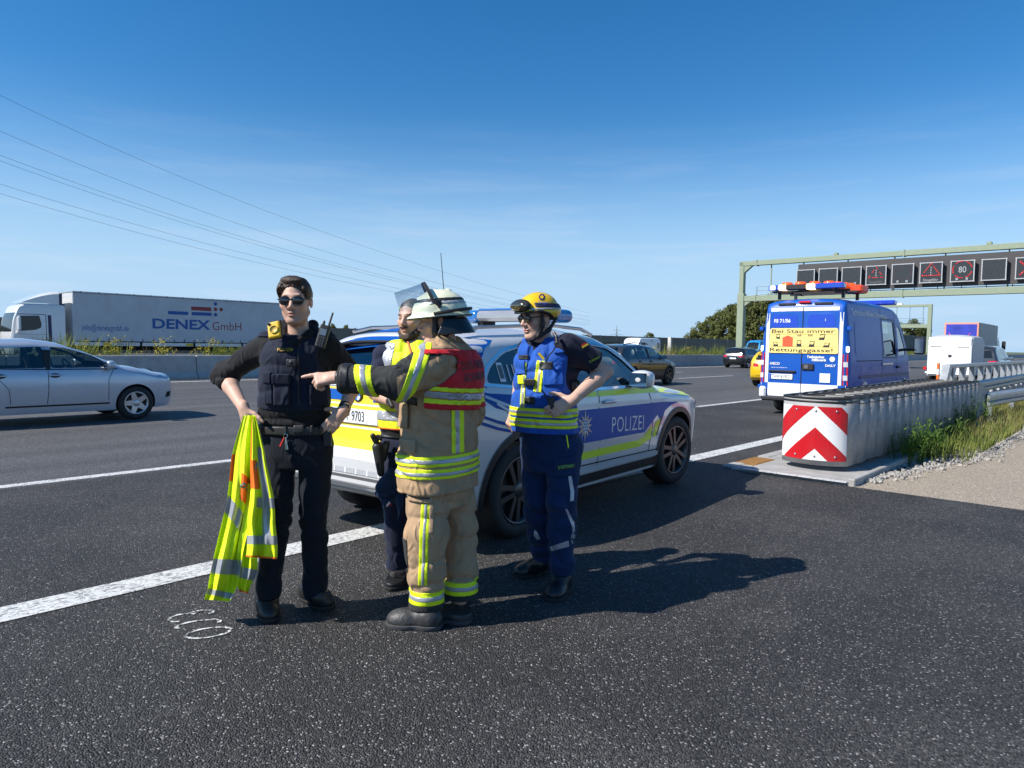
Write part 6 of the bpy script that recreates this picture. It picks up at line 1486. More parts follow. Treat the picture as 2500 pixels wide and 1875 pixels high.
# ================================================================ people
def NV(v): return np.array(v, np.float32)
def gnd(px, py):
    d = ray(px, py); return Vector((0, 0, CAMH)) + d * (-CAMH / d.z)
def frame(f, up=(0, 0, 1)):
    "columns: right-hand side x, forward y, up z, for a head looking along f"
    f = Vector(f).normalized(); u = Vector(up); u = (u - f * u.dot(f)).normalized(); x = f.cross(u).normalized()
    return Matrix((x, f, u)).transposed()
SKIN = (.62, .385, .285)
M_skin = mat('skin', SKIN, .52, attr='tint', var=.05, vscale=40, bump=.05, bscale=300, spec=.35)
def head_sdf(S, c, M, sc=1.0, mouth=0.0):
    A = np.array(M.to_3x3()); c = NV(c)
    P = lambda x, y, z: c + A @ (NV((x, y, z)) * sc)
    E = lambda p, r, k=.02, mode=0: S.ell(P(*p), NV(r) * sc, A, k, mode)
    E((0, -.012, .034), (.077, .097, .086)); E((0, .022, -.035), (.063, .072, .088), .03)
    for s in (-1, 1):
        S.cone(P(s * .054, .0, -.058), P(s * .022, .062, -.104), .020 * sc, .017 * sc, .02); E((s * .043, .058, -.022), (.024, .022, .022), .02)
    E((0, .068, -.103), (.026, .022, .019), .02)
    S.cone(P(-.036, .082, .024), P(.036, .082, .024), .011 * sc, .011 * sc, .014)
    for s in (-1, 1):
        E((s * .032, .096, .002), (.018, .014, .011), .012, 1); E((s * .032, .0765, .002), (.014, .0135, .012), .003)
    S.cone(P(0, .088, .014), P(0, .110, -.028), .0075 * sc, .0115 * sc, .010)
    for s in (-1, 1): E((s * .012, .098, -.034), (.009, .012, .008), .006)
    E((0, .0885, -.061), (.025, .012, .0065), .006); E((0, .0870, -.0745), (.021, .012, .0075), .006); E((0, .104, -.0675), (.020, .012, .0018), .003, 1)
    for s in (-1, 1):
        E((s * .079, -.008, -.004), (.009, .021, .033), .008); E((s * .088, -.004, .0), (.006, .012, .02), .004, 1)
    S.cone(P(0, -.022, -.06), P(0, -.040, -.19), .050 * sc, .057 * sc, .03)
    return P
def hl(c, M, V, sc=1.0): return ((V - NV(c)) @ np.array(M.to_3x3(), np.float32)) / sc       # to head-local coordinates
def face_tint(c, M, sc=1.0, stub=.5, hairc=(.05, .03, .02), brow=True, eyes=True, beard=False):
    def fn(V):
        q = hl(c, M, V, sc); col = np.tile(NV(SKIN), (len(V), 1)); near = np.linalg.norm(q, axis=1) < .17
        g = lambda p, r: np.exp(-(((q - NV(p)) / NV(r)) ** 2).sum(1))
        def mix(w, c2): 
            w = np.clip(w * near, 0, 1)[:, None]; col[:] = col * (1 - w) + NV(c2) * w
        for s in (-1, 1): mix(.5 * g((s * .045, .07, -.03), (.02, .03, .02)), (.60, .27, .19)); mix(.4 * g((s * .08, 0, 0), (.02, .03, .03)), (.60, .26, .19))
        mix(.5 * g((0, .11, -.03), (.015, .02, .015)), (.62, .28, .2))
        jaw = np.clip((-.038 - q[:, 2]) / .02, 0, 1) * np.clip((q[:, 1] + .005) / .02, 0, 1) * (q[:, 2] > -.135)
        if stub: mix(stub * .5 * jaw, (.20, .12, .085)); mix(stub * .8 * g((0, .1, -.05), (.022, .02, .007)), (.16, .09, .06))
        mix(1.1 * g((0, .10, -.0675), (.021, .02, .0085)), (.44, .16, .13))
        for s in (-1, 1):
            if brow: mix(1.5 * g((s * .033, .09, .0265), (.017, .02, .0048)), hairc)
            if eyes: mix(1.3 * g((s * .032, .092, .0015), (.011, .02, .0032)), (.05, .035, .03)); mix(.6 * g((s * .032, .09, .010), (.017, .02, .006)), (.36, .19, .14))
        return col
    return fn
def hand(S, w, d, n, t, curl, thumb=(.6, .75, -.2), spread=.0, sc=1.0, point=False, tcurl=.5):
    "w wrist; d finger direction, n back-of-hand normal, t towards the thumb; curl: four (base, mid) angles"
    w = Vector(w); d = Vector(d).normalized(); n = Vector(n); n = (n - d * n.dot(d)).normalized(); t0 = n.cross(d); t = t0 if t0.dot(Vector(t)) > 0 else -t0
    L = .088 * sc
    for o in (.026, .009, -.009, -.026): S.cone(w + t * o * .55 * sc + d * .005, w + t * o * sc + d * L * (1.0 - abs(o - .009) * 3), .0155 * sc, .0118 * sc, .012)
    S.cone(w - d * .02, w + d * .03, .024 * sc, .020 * sc, .02)
    tips = []
    for i, (o, ln) in enumerate(((.029, .074), (.0095, .082), (-.0105, .076), (-.029, .060))):
        a0, a1 = curl[i]; p = w + t * o * sc + d * L * (1.0 - abs(o - .009) * 3); dr = (d + t * o * spread * 6).normalized(); r = (.0098, .0092, .0082, .0072)
        ang = a0
        for k, fr in enumerate((.46, .30, .24)):
            dd = (dr * cos(ang) - n * sin(ang)); q = p + dd * ln * fr * sc; S.cone(p, q, r[k] * sc, r[k + 1] * sc, .004 if k else .006); p = q; ang += a1
        tips.append(p)
    p = w + d * .018 * sc + t * .022 * sc - n * .006; tv = (d * thumb[0] + t * thumb[1] + n * thumb[2]).normalized()
    q = p + tv * .040 * sc; S.cone(p, q, .0165 * sc, .0125 * sc, .012)
    tv2 = (tv + d * tcurl).normalized(); r_ = q + tv2 * .032 * sc; S.cone(q, r_, .0118 * sc, .0105 * sc, .004); tv3 = (tv2 + d * tcurl * .6 - n * .15).normalized(); S.cone(r_, r_ + tv3 * .026 * sc, .0105 * sc, .0085 * sc, .004)
    return tips
def plane_lt(n, p):
    n = NV(Vector(n).normalized()); c = float(n @ NV(p)); return lambda P: P @ n - c          # negative where n.P < n.p
def AND(*fs): return lambda P: np.max([f(P) for f in fs], 0)
def boxreg(c, h, M=None):
    c = NV(c); h = NV(h); A = np.array(M.to_3x3(), np.float32) if M is not None else None
    def fn(P):
        q = P - c
        if A is not None: q = q @ A
        q = np.abs(q) - h; return np.linalg.norm(np.maximum(q, 0), axis=1) + np.minimum(q.max(1), 0)
    return fn
def reg_px(x0, y0, x1, y1, Y, depth=.16, rot=0.0):
    "box-shaped region covering a rectangle of the photograph at distance Y"
    c = at((x0 + x1) / 2, (y0 + y1) / 2, Y); M = Matrix.Rotation(rot, 3, 'Y')
    h = (abs(x1 - x0) / 2 * Y / FPX, depth, abs(y1 - y0) / 2 * Y / FPX); f = boxreg(c, h, M); f.lo = NV(c) - NV((h[0] + h[2], depth, h[0] + h[2])); f.hi = NV(c) + NV((h[0] + h[2], depth, h[0] + h[2])); return f
def slab(c, ax, w):
    ax = NV(Vector(ax).normalized()); k = float(ax @ NV(c)); return lambda P: np.abs(P @ ax - k) - w
class Fn:
    "sdf with bounds"
    def __init__(s, f, lo, hi): s.f = f; s.lo = NV(lo); s.hi = NV(hi)
    def __call__(s, P): return s.f(P)
    def bounds(s): return s.lo, s.hi
def cutf(f, *regs):
    lo, hi = f.bounds(); return Fn(lambda P: np.max([f(P)] + [r(P) for r in regs], 0), lo, hi)
def raised(f, off, *regs, th=.010, lo=None, hi=None):
    "thin shell lying on f inside the regions"
    L_, H_ = f.bounds()
    for r in regs:
        if hasattr(r, 'lo'): L_ = np.maximum(L_, r.lo); H_ = np.minimum(H_, r.hi)
    if lo is not None: L_ = np.maximum(L_, NV(lo)); H_ = np.minimum(H_, NV(hi))
    return Fn(lambda P: np.max([(lambda d: np.maximum(d - off, -(d + th)))(f(P))] + [r(P) for r in regs], 0), L_ - off, H_ + off)
def wrinkle(f, fo, gate=None):
    lo, hi = f.bounds()
    def g(P):
        d = f(P); w = fo(P)
        if gate is not None: w = w * gate(P)
        return d + w
    return Fn(g, lo - .01, hi + .01)
def boot(name, ank, heel, toe, m, e, h=.17, w=.047, sole=None):
    "ankle boot standing on the ground between heel and toe points"
    heel = Vector(heel); toe = Vector(toe); heel.z = toe.z = 0; d = (toe - heel).normalized(); sd = Vector((-d.y, d.x, 0)); A = np.array(Matrix((d, sd, Vector((0, 0, 1)))).transposed(), np.float32)
    L_ = .285; heel = toe - d * L_; S = SDF(); Z = Vector((0, 0, 1))
    S.cone(heel + d * .05 + Z * .045, toe - d * .055 + Z * .036, w * .92, w * .95, .02); S.ell(toe - d * .075 + Z * .04, (.082, w * 1.12, .047), A, .03); S.ell(heel + d * .06 + Z * .05, (.06, w * .95, .06), A, .03)
    S.cone(heel + d * .075 + Z * .07, Vector(ank) + Z * .02, .055, .056, .04); S.cone(toe - d * .10 + Z * .05, Vector(ank) + d * .03, .042, .048, .04)
    top = Vector(ank).z + .035
    f = cutf(S, lambda P: .026 - P[:, 2], lambda P: P[:, 2] - top); o = sobj('boot', f, m, e, .005)
    f2 = Fn(lambda P: np.max([S(P * NV((1, 1, .6)) + NV((0, 0, .012))) - .006, P[:, 2] - .030, .003 - P[:, 2]], 0), *S.bounds()); lo, hi = S.bounds(); f2.lo = lo - .01; f2.hi = NV((hi[0] + .01, hi[1] + .01, .04))
    sobj('sole', f2, sole or M_rubber, o, .005, smooth=False)
    lc = MB()
    for k in range(5):
        p = Vector(ank).lerp(toe - d * .11 + Z * .085, .12 + .17 * k) + d * (.052 - .016 * k / 4) + Z * .012; lc.tube([p - sd * .028, p + Z * .006 + d * .004, p + sd * .028], .0042, 5)
    lc.build('laces', M_black, o, ws=True); return o
def text_on(o, bv, txt, px, py, hpx, m, xs=1.0, rot=0.0, off=.004, bold=0.0, spacing=1.0, name='lettering', w=None):
    V, F, tw = text_verts(txt, hpx, xs=xs, bold=bold, spacing=spacing); P = []; k = (w / tw) if w else 1
    for u, v in V:
        u *= k; x = px + u * cos(rot) + v * sin(rot); y = py - v * cos(rot) + u * sin(rot) * 1.0; d = ray(x, y).normalized(); h = bv.ray_cast(Vector((0, 0, CAMH)), d)
        P.append(h[0] - d * off if h[0] is not None else None)
    good = [p for p in P if p is not None]
    if not good: print('text missed', txt); return
    avg = sum((p.length for p in good)) / len(good); P = [p if p is not None else good[0] for p in P]
    return link(name, pymesh(name, P, F), m, o.parent if o.parent else o, True)
def poly_on(o, bv, poly, m, name, off=.004, step=6.0, parent=None):
    V, F = fill_poly(poly, step); P = []
    for x, y in V:
        d = ray(x, y).normalized(); h = bv.ray_cast(Vector((0, 0, CAMH)), d); P.append(h[0] - d * off if h[0] is not None else None)
    good = [p for p in P if p is not None]
    if not good: print('poly missed', name); return
    keep = [f for f in F if all(P[i] is not None for i in f)]; P = [p if p is not None else good[0] for p in P]
    return link(name, pymesh(name, P, keep), m, parent or o.parent, True)
M_hi = mat('hi_vis_yellow', (.76, .92, .012), .6, var=.06, vscale=20, bump=.05, bscale=200, crease=.4); M_ho = mat('hi_vis_orange', (.92, .16, .01), .6, var=.05); M_rs = mat('reflective_tape', (.42, .43, .46), .38, .35, var=.08, vscale=40)
M_boot = mat('boot_leather', (.014, .014, .015), .38, var=.25, vscale=20, bump=.15, bscale=60); M_lens = mat('dark_lens', (.012, .010, .010), .06, var=0, coat=1)
def cloth(name, col, rough=.85, b=.12, bs=420, var=.14, crease=.6): return mat(name, col, rough, var=var, vscale=14, bump=b, bscale=bs, spec=.25, sheen=.08, crease=crease)
def glasses(e, c, M, sc=1.0, wrap=False):
    A = np.array(M.to_3x3()); P = lambda x, y, z: Vector(NV(c) + A @ (NV((x, y, z)) * sc))
    fr = MB(); S = SDF()
    for s in (-1, 1):
        L_ = SDF(); L_.ell(P(s * .033, .100 if not wrap else .096, .001), NV((.0275, .006, .0215)) * sc, A, 0)
        sobj('lens', L_, M_lens, e, .003)
        ring_ = [P(s * .033 + .0285 * cos(a), (.101 if not wrap else .097) - .006 * abs(cos(a)) ** 2, .001 + .0225 * sin(a)) for a in np.linspace(0, 2 * pi, 21)]; fr.tube(ring_, .0028 * sc, 6, cap=False)
        fr.tube([P(s * .061, .098, .010), P(s * .074, .075, .010), P(s * .082, .0, .008), P(s * .080, -.02, -.004)], .0032 * sc, 6)
    fr.tube([P(-.008, .101, .007), P(0, .106, .010), P(.008, .101, .007)], .003 * sc, 6); fr.build('sunglasses_frame', M_black, e, ws=True)
def eb(px, py, Y): return at(px, py, Y)

# ---------------------------------------------------------------- officer in sunglasses
c_hood = cloth('black_fleece', (.011, .011, .013)); c_navy = cloth('navy_vest_fabric', (.009, .013, .030), .8); c_trou = cloth('dark_navy_trousers', (.008, .011, .020))
O1 = empty('person', gnd(722, 1500)); tag(O1, 'person in black hoodie, navy vest and sunglasses standing hands on hips', 'person', 'people standing beside the police SUV')
hc1 = at(722, 736, 3.80); HM1 = frame((.06, -1, -.03), (-.03, 0, 1))
shR, shL = at(644, 842, 3.87), at(804, 840, 3.87); elR, elL = at(548, 915, 3.98), at(868, 925, 4.02); wrR, wrL = at(596, 999, 3.76), at(838, 1004, 3.80)
hpR, hpL = at(684, 1075, 3.86), at(769, 1075, 3.86); knR, knL = at(676, 1262, 3.80), at(766, 1262, 3.84); anR, anL = at(651, 1450, 3.80), at(772, 1432, 3.92)
S = SDF(); P1 = head_sdf(S, hc1, HM1)
S.loft([(at(722, 1100, 3.86), .15, .10, 0), (at(722, 1000, 3.86), .14, .09, 0), (at(722, 880, 3.86), .16, .10, 0), (at(722, 835, 3.86), .12, .07, 0)], .03)
for h_, k_, a_ in ((hpR, knR, anR), (hpL, knL, anL)): S.chain([h_, k_, a_], [.075, .05, .036], .03)
for s_, e_, w_ in ((shR, elR, wrR), (shL, elL, wrL)): S.chain([s_, e_, e_.lerp(w_, .35), w_], [.048, .041, .043, .027], .02)
hand(S, wrR, (.22, -.18, -.95), (-.55, -.8, -.1), (1, -.3, .1), [(.35, .75), (.4, .8), (.4, .8), (.45, .8)], (.5, .75, -.35), sc=1.05)
hand(S, wrL, (-.62, -.20, -.75), (.25, -.95, .1), (-.5, .1, .8), [(.15, .25), (.2, .3), (.25, .35), (.3, .4)], (.35, .8, -.4), sc=1.05)
sobj('body', S, M_skin, O1, .0042, col=face_tint(hc1, HM1, stub=.8, eyes=False))
# hair: dark brown, swept to the side
hf = head_sdf.__globals__  # noqa
HS = SDF(); HS.ell(P1(0, -.016, .040), (.084, .104, .088), np.array(HM1), 0); HS.ell(P1(-.012, .045, .105), (.058, .042, .024), np.array(HM1), .02); HS.ell(P1(.022, .01, .112), (.05, .06, .022), np.array(HM1), .02); HS.ell(P1(-.062, .03, .062), (.026, .05, .04), np.array(HM1), .02); HS.ell(P1(.062, .03, .058), (.025, .05, .042), np.array(HM1), .02)
def hair_reg(c, M, front, side=-.002, back=-.07, sweep=0.0):
    def fn(P):
        q = hl(c, M, P); th = np.interp(q[:, 1], [-.12, -.05, -.01, .028, .045, .075, .12], [back, back, side - .012, side, .03, front, front + .01]); th = th + np.clip(q[:, 1] / .05, 0, 1) * (sweep * q[:, 0] - .006 + 2.2 * q[:, 0] ** 2 * -1) if sweep else th
        return th - q[:, 2]
    return fn
strand = folds(11, .0022, 260, (1, .2, .1))
sobj('hair', wrinkle(cutf(HS, hair_reg(hc1, HM1, .080, sweep=.16)), strand), mat('dark_brown_hair', (.040, .022, .013), .55, var=.35, vscale=60, bump=.3, bscale=160), O1, .004)
glasses(O1, hc1, HM1)
# trousers
T = SDF(); T.loft([(at(724, 1140, 3.86), .150, .11, 0), (at(722, 1110, 3.86), .182, .125, 0), (at(721, 1070, 3.86), .186, .12, 0), (at(721, 1034, 3.86), .180, .112, 0)], .03)
T.chain([hpR + Vector((-.005, 0, -.02)), knR, anR + Vector((0, 0, -.04))], [.098, .076, .064], .012); T.chain([hpL + Vector((.005, 0, -.02)), knL, anL + Vector((0, 0, -.05))], [.098, .075, .066], .012)
kn_gate = lambda P: .35 + 1.0 * np.exp(-((P[:, 2] - .50) / .12) ** 2) + .9 * np.exp(-((P[:, 2] - .15) / .08) ** 2)
Tf = wrinkle(T, folds(21, .0075, 26, (.3, .2, .9)), kn_gate); Tf = cutf(Tf, lambda P: P[:, 2] - at(721, 1036, 3.86).z, lambda P: .055 - P[:, 2])
tro = sobj('trousers', Tf, c_trou, O1, .006)
boot('boot', anR + Vector((0, 0, -.05)), gnd(645, 1480), gnd(662, 1524), M_boot, O1); boot('boot', anL + Vector((0, 0, -.05)), gnd(758, 1468), gnd(806, 1492), M_boot, O1)
# hoodie with pushed-up sleeves
J = SDF(); J.loft([(at(721, 1036, 3.86), .190, .122, 0), (at(721, 1000, 3.86), .188, .122, 0), (at(721, 920, 3.86), .180, .122, 0), (at(722, 865, 3.86), .192, .125, 0), (at(723, 838, 3.86), .175, .105, 0), (at(724, 815, 3.86), .10, .085, 0)], .03)
J.chain([shR + Vector((.02, 0, -.0)), elR, elR.lerp(wrR, .16)], [.070, .068, .062], .03); J.chain([shL + Vector((-.02, 0, 0)), elL, elL.lerp(wrL, .12)], [.070, .066, .058], .03)
J.ell(elR.lerp(wrR, .12), (.06, .06, .042), None, .02)
for dx, dz in ((-.075, .0), (.075, .0)): J.cone(at(722, 812, 3.87) + Vector((dx, .02, 0)), at(722, 795, 3.87) + Vector((dx * 1.05, .05, 0)), .040, .034, .03)
J.cone(at(690, 815, 3.80), at(722, 838, 3.76), .026, .026, .02); J.cone(at(755, 815, 3.80), at(722, 838, 3.76), .026, .026, .02)
arm_gate = lambda P: .35 + 1.1 * np.exp(-(((P - NV(elR)) / .13) ** 2).sum(1)) + 1.0 * np.exp(-(((P - NV(elL)) / .13) ** 2).sum(1)) + .5 * (P[:, 2] < at(721, 985, 3.86).z)
Jf = wrinkle(J, folds(31, .0085, 34, (.2, .1, .9)), arm_gate); Jf = cutf(Jf, lambda P: at(721, 1034, 3.86).z - P[:, 2])
neck_ = SDF(); neck_.cone(at(722, 780, 3.80), at(722, 826, 3.80), .062, .050, 0)
Jf2 = Fn(lambda P: np.maximum(Jf(P), -neck_(P)), *J.bounds())
sobj('hoodie', Jf2, c_hood, O1, .006)
# protective vest
Vv = SDF(); Vv.loft([(at(719, 998, 3.86), .192, .135, 0), (at(719, 960, 3.86), .190, .140, 0), (at(720, 900, 3.86), .180, .142, 0), (at(721, 862, 3.86), .178, .140, 0), (at(722, 838, 3.86), .168, .118, 0), (at(722, 818, 3.86), .13, .09, 0)], .02)
vneck = SDF(); vneck.cone(at(722, 800, 3.70), at(722, 834, 3.70), .078, .05, 0); vneck.cone(at(722, 800, 3.86), at(722, 824, 3.90), .085, .07, .02)
armh = SDF(); armh.cone(shR + Vector((-.06, -.1, .0)), shR + Vector((-.05, .1, 0)), .085, .085, 0); armh.cone(shL + Vector((.06, -.1, 0)), shL + Vector((.05, .1, 0)), .085, .085, 0)
Vf = wrinkle(Vv, folds(41, .004, 22, (.2, 0, 1))); Vf = Fn(lambda P, g=Vf: np.max([g(P), -vneck(P), -armh(P)], 0), *Vv.bounds()); vest1 = sobj('protective_vest', Vf, c_navy, O1, .006)
for (x0, y0, x1, y1, off, nm) in ((643, 915, 666, 988, .016, 'pocket'), (668, 928, 708, 990, .020, 'pocket'), (666, 913, 710, 938, .026, 'pocket_flap'), (640, 908, 664, 936, .022, 'pocket_flap'), (755, 938, 792, 990, .018, 'pocket'), (676, 847, 714, 861, .004, 'name_panel')):
    sobj(nm, raised(Vf, off, reg_px(x0, y0, x1, y1, 3.72, .12), th=.004), c_navy if nm != 'name_panel' else c_hood, vest1, .005)
sobj('zip', raised(Vf, .004, reg_px(726, 832, 730, 990, 3.72, .12), th=.004), M_black, vest1, .004)
bv = bvh_of(vest1); M_gold = mat('gold_lettering', (.75, .45, .02), .5, var=.03)
text_on(vest1, bv, 'POLIZEI', 677, 857, 7.5, M_gold, w=38, off=.009, bold=-.01)
for x in (650, 792): sobj('epaulette', raised(Jf, .008, reg_px(x - 16, 800, x + 16, 822, 3.86, .06), th=.004), c_navy, O1, .005)
sobj('belt', raised(Tf, .012, lambda P: np.abs(P[:, 2] - at(721, 1046, 3.86).z) - .024, th=.004), M_black, O1, .005)
for x0, x1 in ((718, 744), (758, 764), (778, 786)): sobj('belt_loop', raised(Tf, .020, reg_px(x0, 1036, x1, 1057, 3.75, .12), th=.002), M_black, O1, .005)
wt = SDF(); wt.cone(wrL.lerp(elL, .05), wrL.lerp(elL, .13), .0335, .0345, 0); wt.box(wrL.lerp(elL, .10) + Vector((.012, -.03, .0)), (.02, .007, .022), None, .004, .004); sobj('watch', wt, M_black, O1, .004)
# things carried by the officer
rad = SDF(); RMx = Matrix.Rotation(R(14), 3, 'Y') @ Matrix.Rotation(R(-8), 3, 'X'); rc0 = at(788, 822, 3.70); rad.box(rc0, (.026, .016, .062), RMx, .006); rad.cone(rc0 + RMx @ Vector((-.014, 0, .06)), rc0 + RMx @ Vector((-.014, 0, .078)), .007, .007, 0)
RA = empty('handheld_radio', rc0 - Vector((0, 0, .06))); tag(RA, 'black handheld radio with antenna clipped to the navy vest', 'radio')
sobj('radio_case', rad, M_black, RA, .004); b = MB(); b.tube([rc0 + RMx @ Vector((.014, 0, .06)), rc0 + RMx @ Vector((.016, 0, .135))], [.006, .005], 8); b.build('antenna', M_black, RA, ws=True)
b = MB(); b.T = Matrix.Translation(rc0) @ RMx.to_4x4(); b.box((0, -.0175, .022), (.034, .003, .034), bev=.001); b.build('screen', mat('radio_screen', (.12, .15, .18), .2, coat=1), RA, ws=True); b = MB(); b.T = Matrix.Translation(rc0) @ RMx.to_4x4()
for i in range(3):
    for j in range(5): b.box((-.012 + .012 * i, -.0175, -.008 - .010 * j), (.008, .004, .006), bev=.001)
b.build('keypad', mat('key_grey', (.06, .06, .065), .5), RA, ws=True)
M_bc = mat('yellow_body_camera', (.80, .50, .02), .4, var=.05); cc0 = at(670, 806, 3.705); CMx = Matrix.Rotation(R(-13), 3, 'Y') @ Matrix.Rotation(R(-20), 3, 'X')
BC = empty('body_camera', cc0 - Vector((0, 0, .05))); tag(BC, 'yellow body camera on the shoulder of the navy vest', 'camera')
q = SDF(); q.box(cc0, (.032, .013, .044), CMx, .006); sobj('camera_case', q, M_bc, BC, .004); q = SDF(); q.box(cc0 + CMx @ Vector((0, .014, .006)), (.036, .008, .052), CMx, .006); sobj('mount', q, M_black, BC, .004)
b = MB(); b.T = Matrix.Translation(cc0) @ CMx.to_4x4(); b.smooth = True; Mx = Matrix.Translation((.002, -.013, -.002)) @ Matrix.Rotation(pi / 2, 4, 'X'); b.lathe([(0, .001), (.019, .001), (.019, .006), (.022, .006), (.022, 0)], 24, Mx); b.build('button_ring', mat('dull_gold', (.62, .42, .08), .4), BC, ws=True)
b = MB(); b.T = Matrix.Translation(cc0) @ CMx.to_4x4(); b.lathe([(0, .004), (.008, .004), (.008, 0)], 16, Matrix.Translation((-.020, -.013, .032)) @ Matrix.Rotation(pi / 2, 4, 'X')); b.build('camera_lens', M_lens, BC, ws=True)
q = SDF(); c2 = at(712, 886, 3.70); q.box(c2, (.026, .014, .020), None, .006); q.ell(c2 + Vector((0, -.014, .003)), (.008, .006, .008), None, .003); tag(sobj('chest_camera', q, M_black, None, .004), 'small black camera box at the middle of the navy vest', 'camera')
KY = empty('key_bunch', at(696, 1085, 3.72)); tag(KY, 'bunch of keys with red tag hanging from the belt', 'keys')
b = MB(); kp = at(696, 1058, 3.73); b.tube([at(697, 1040, 3.735), at(697, 1056, 3.73)], .006, 6); b.build('strap', M_black, KY, ws=True)
b = MB(); b.tube([at(697 + 5 * cos(a), 1064 + 5 * sin(a), 3.73) for a in np.linspace(0, 2 * pi, 15)], .0018, 5); b.build('ring', M_chrome, KY, ws=True)
b = MB(); b.tube([at(694, 1068, 3.73), at(684, 1090, 3.725)], [.004, .006], 6); b.build('red_tag', mat('red_plastic', (.6, .02, .02), .4), KY, ws=True)
for x in (698, 702): b = MB(); b.tube([at(697, 1068, 3.73), at(x, 1098, 3.725)], [.003, .005], 6); b.build('key', M_alloy, KY, ws=True)
q = SDF(); q.box(at(800, 1068, 3.80), (.022, .02, .05), None, .008); tag(sobj('belt_pouch', q, M_black, None, .005), 'black pouch on the belt behind the officer\'s hand with watch', 'pouch')

# hi-vis jacket hanging from his right hand
HJ = empty('hi_vis_jacket', gnd(560, 1470)); tag(HJ, 'crumpled yellow and orange hi-vis jacket hanging from the hand of the officer in sunglasses', 'jacket')
def hang(left, right, ys, Y0, seed, amp, name):
    "cloth panel between two pixel outlines with deep vertical folds, closed front and back"
    rg = np.random.RandomState(seed); ph = rg.rand(4) * 6.3
    def depth(u, v):
        k = .25 + .9 * min(1, v * 1.6)
        return k * amp * (sin(9 * u + ph[0] + 1.2 * v) * .55 + sin(17 * u + ph[1] - 2.3 * v) * .33 + sin(5 * v * 3 + ph[2] + 4 * u) * .22)
    def pos(u, v, back=0):
        y = np.interp(v, np.linspace(0, 1, len(ys)), ys); a = np.interp(v, np.linspace(0, 1, len(left)), left); c = np.interp(v, np.linspace(0, 1, len(right)), right)
        edge = (1 - (2 * u - 1) ** 4); return at(a + (c - a) * u + 2.5 * sin(13 * v + seed), y + 6 * (u - .5) * v, Y0 - depth(u, v) * (.4 + .6 * edge) + back * .035 * edge)
    b = MB(); b.smooth = True; n, m = 40, 60
    b.grid(lambda u, v: pos(u, v), n, m); b.grid(lambda u, v: pos(1 - u, v, 1), n, m)
    o = b.build(name, M_hi, HJ, ws=True)
    def strip(nm, u0, u1, v0, v1, mt, off, parent=o, sk=0.0):
        q = MB(); q.smooth = True; q.grid(lambda u, v: (lambda p: p - ray(1250, 900) * 0 + (Vector((0, 0, CAMH)) - p).normalized() * off)(pos(u0 + (u1 - u0) * u, v0 + (v1 - v0) * v + sk * u)), 30, 10); q.build(nm, mt, parent, ws=True)
    return o, strip
o, strip = hang([594, 566, 550, 532, 508, 499], [622, 625, 622, 600, 580, 561], [1014, 1120, 1230, 1330, 1420, 1466], 3.62, 3, .055, 'sleeve_and_back')
strip('reflective_band', 0, 1, .68, .76, M_rs, .004); strip('reflective_band', 0, 1, .885, .94, M_rs, .004, sk=.03); strip('reflective_band', .0, .75, .36, .44, M_rs, .004, sk=.10); strip('orange_panel', .45, 1, .26, .38, M_ho, .003, sk=.05); strip('orange_panel', 0, .14, .18, .30, M_ho, .003)
o, strip = hang([612, 614, 610, 606, 604, 598], [622, 648, 660, 672, 678, 674], [1016, 1100, 1180, 1250, 1310, 1362], 3.59, 8, .045, 'front_panel')
strip('reflective_band', 0, 1, .80, .88, M_rs, .004, sk=-.015); strip('reflective_band', .52, .80, .18, .80, M_rs, .004); strip('reflective_band', .3, 1, .50, .57, M_rs, .005); strip('orange_panel', 0, .42, .26, .44, M_ho, .003); strip('orange_hem', 0, 1, .985, 1.0, M_ho, .004); strip('orange_hem', 0, .08, .0, .3, M_ho, .004)
ptz, F_, w_ = text_verts('POLIZEI', 16, xs=.8); M_jl = mat('jacket_letter_grey', (.10, .22, .24), .5)
o, strip = hang([600, 590, 580, 578, 584], [640, 636, 630, 622, 606], [1180, 1280, 1360, 1410, 1446], 3.63, 12, .03, 'inner_panel')
strip('reflective_band', 0, 1, .62, .76, M_rs, .004, sk=.03); strip('orange_hem', 0, 1, .975, 1.0, M_ho, .004)
bvj = bvh_of([c for c in HJ.children if c.name.startswith('front_panel')][0])
for ch, x, y, r_ in (('Z', 624, 1150, -1.3), ('P', 604, 1200, -1.0)):
    pp = [c for c in HJ.children if c.name.startswith('front_panel' if ch == 'Z' else 'sleeve')][0]; text_on(pp, bvh_of(pp), ch, x, y, 22, M_jl, rot=r_, off=.012, bold=.02)
# ---------------------------------------------------------------- firefighter pointing
c_tan = cloth('tan_turnout_fabric', (.43, .285, .165), .85, .2, 300, crease=.9); c_dk = cloth('charcoal_turnout_fabric', (.035, .036, .036), .85, .25, 260); c_red = cloth('red_vest_fabric', (.62, .016, .026), .7, crease=.4)
FF = empty('person', gnd(1060, 1520)); tag(FF, 'person in tan firefighter suit, red vest and pale helmet pointing with outstretched arm', 'person', 'people standing beside the police SUV')
FY = 3.82; ff = Vector((-.85, .53, 0)).normalized(); FW = math.atan2(.85, .53); fl_ = Vector((-ff.y, ff.x, 0))
hc2 = at(1073, 786, 3.80); HM2 = frame((-1, -.16, -.10))
S = SDF(); P2 = head_sdf(S, hc2, HM2)
sL, eL, wL = at(1062, 886, 3.66), at(968, 934, 3.50), at(826, 922, 3.50); sR, eR, wR = at(1128, 886, 4.0), at(1146, 1010, 4.08), at(1085, 1060, 4.15)
hL, hR = at(1045, 1180, 3.72), at(1108, 1180, 3.90); kL, kR = at(1042, 1300, 3.68), at(1122, 1295, 3.90); aL, aR = at(1042, 1470, 3.70), at(1124, 1462, 3.86)
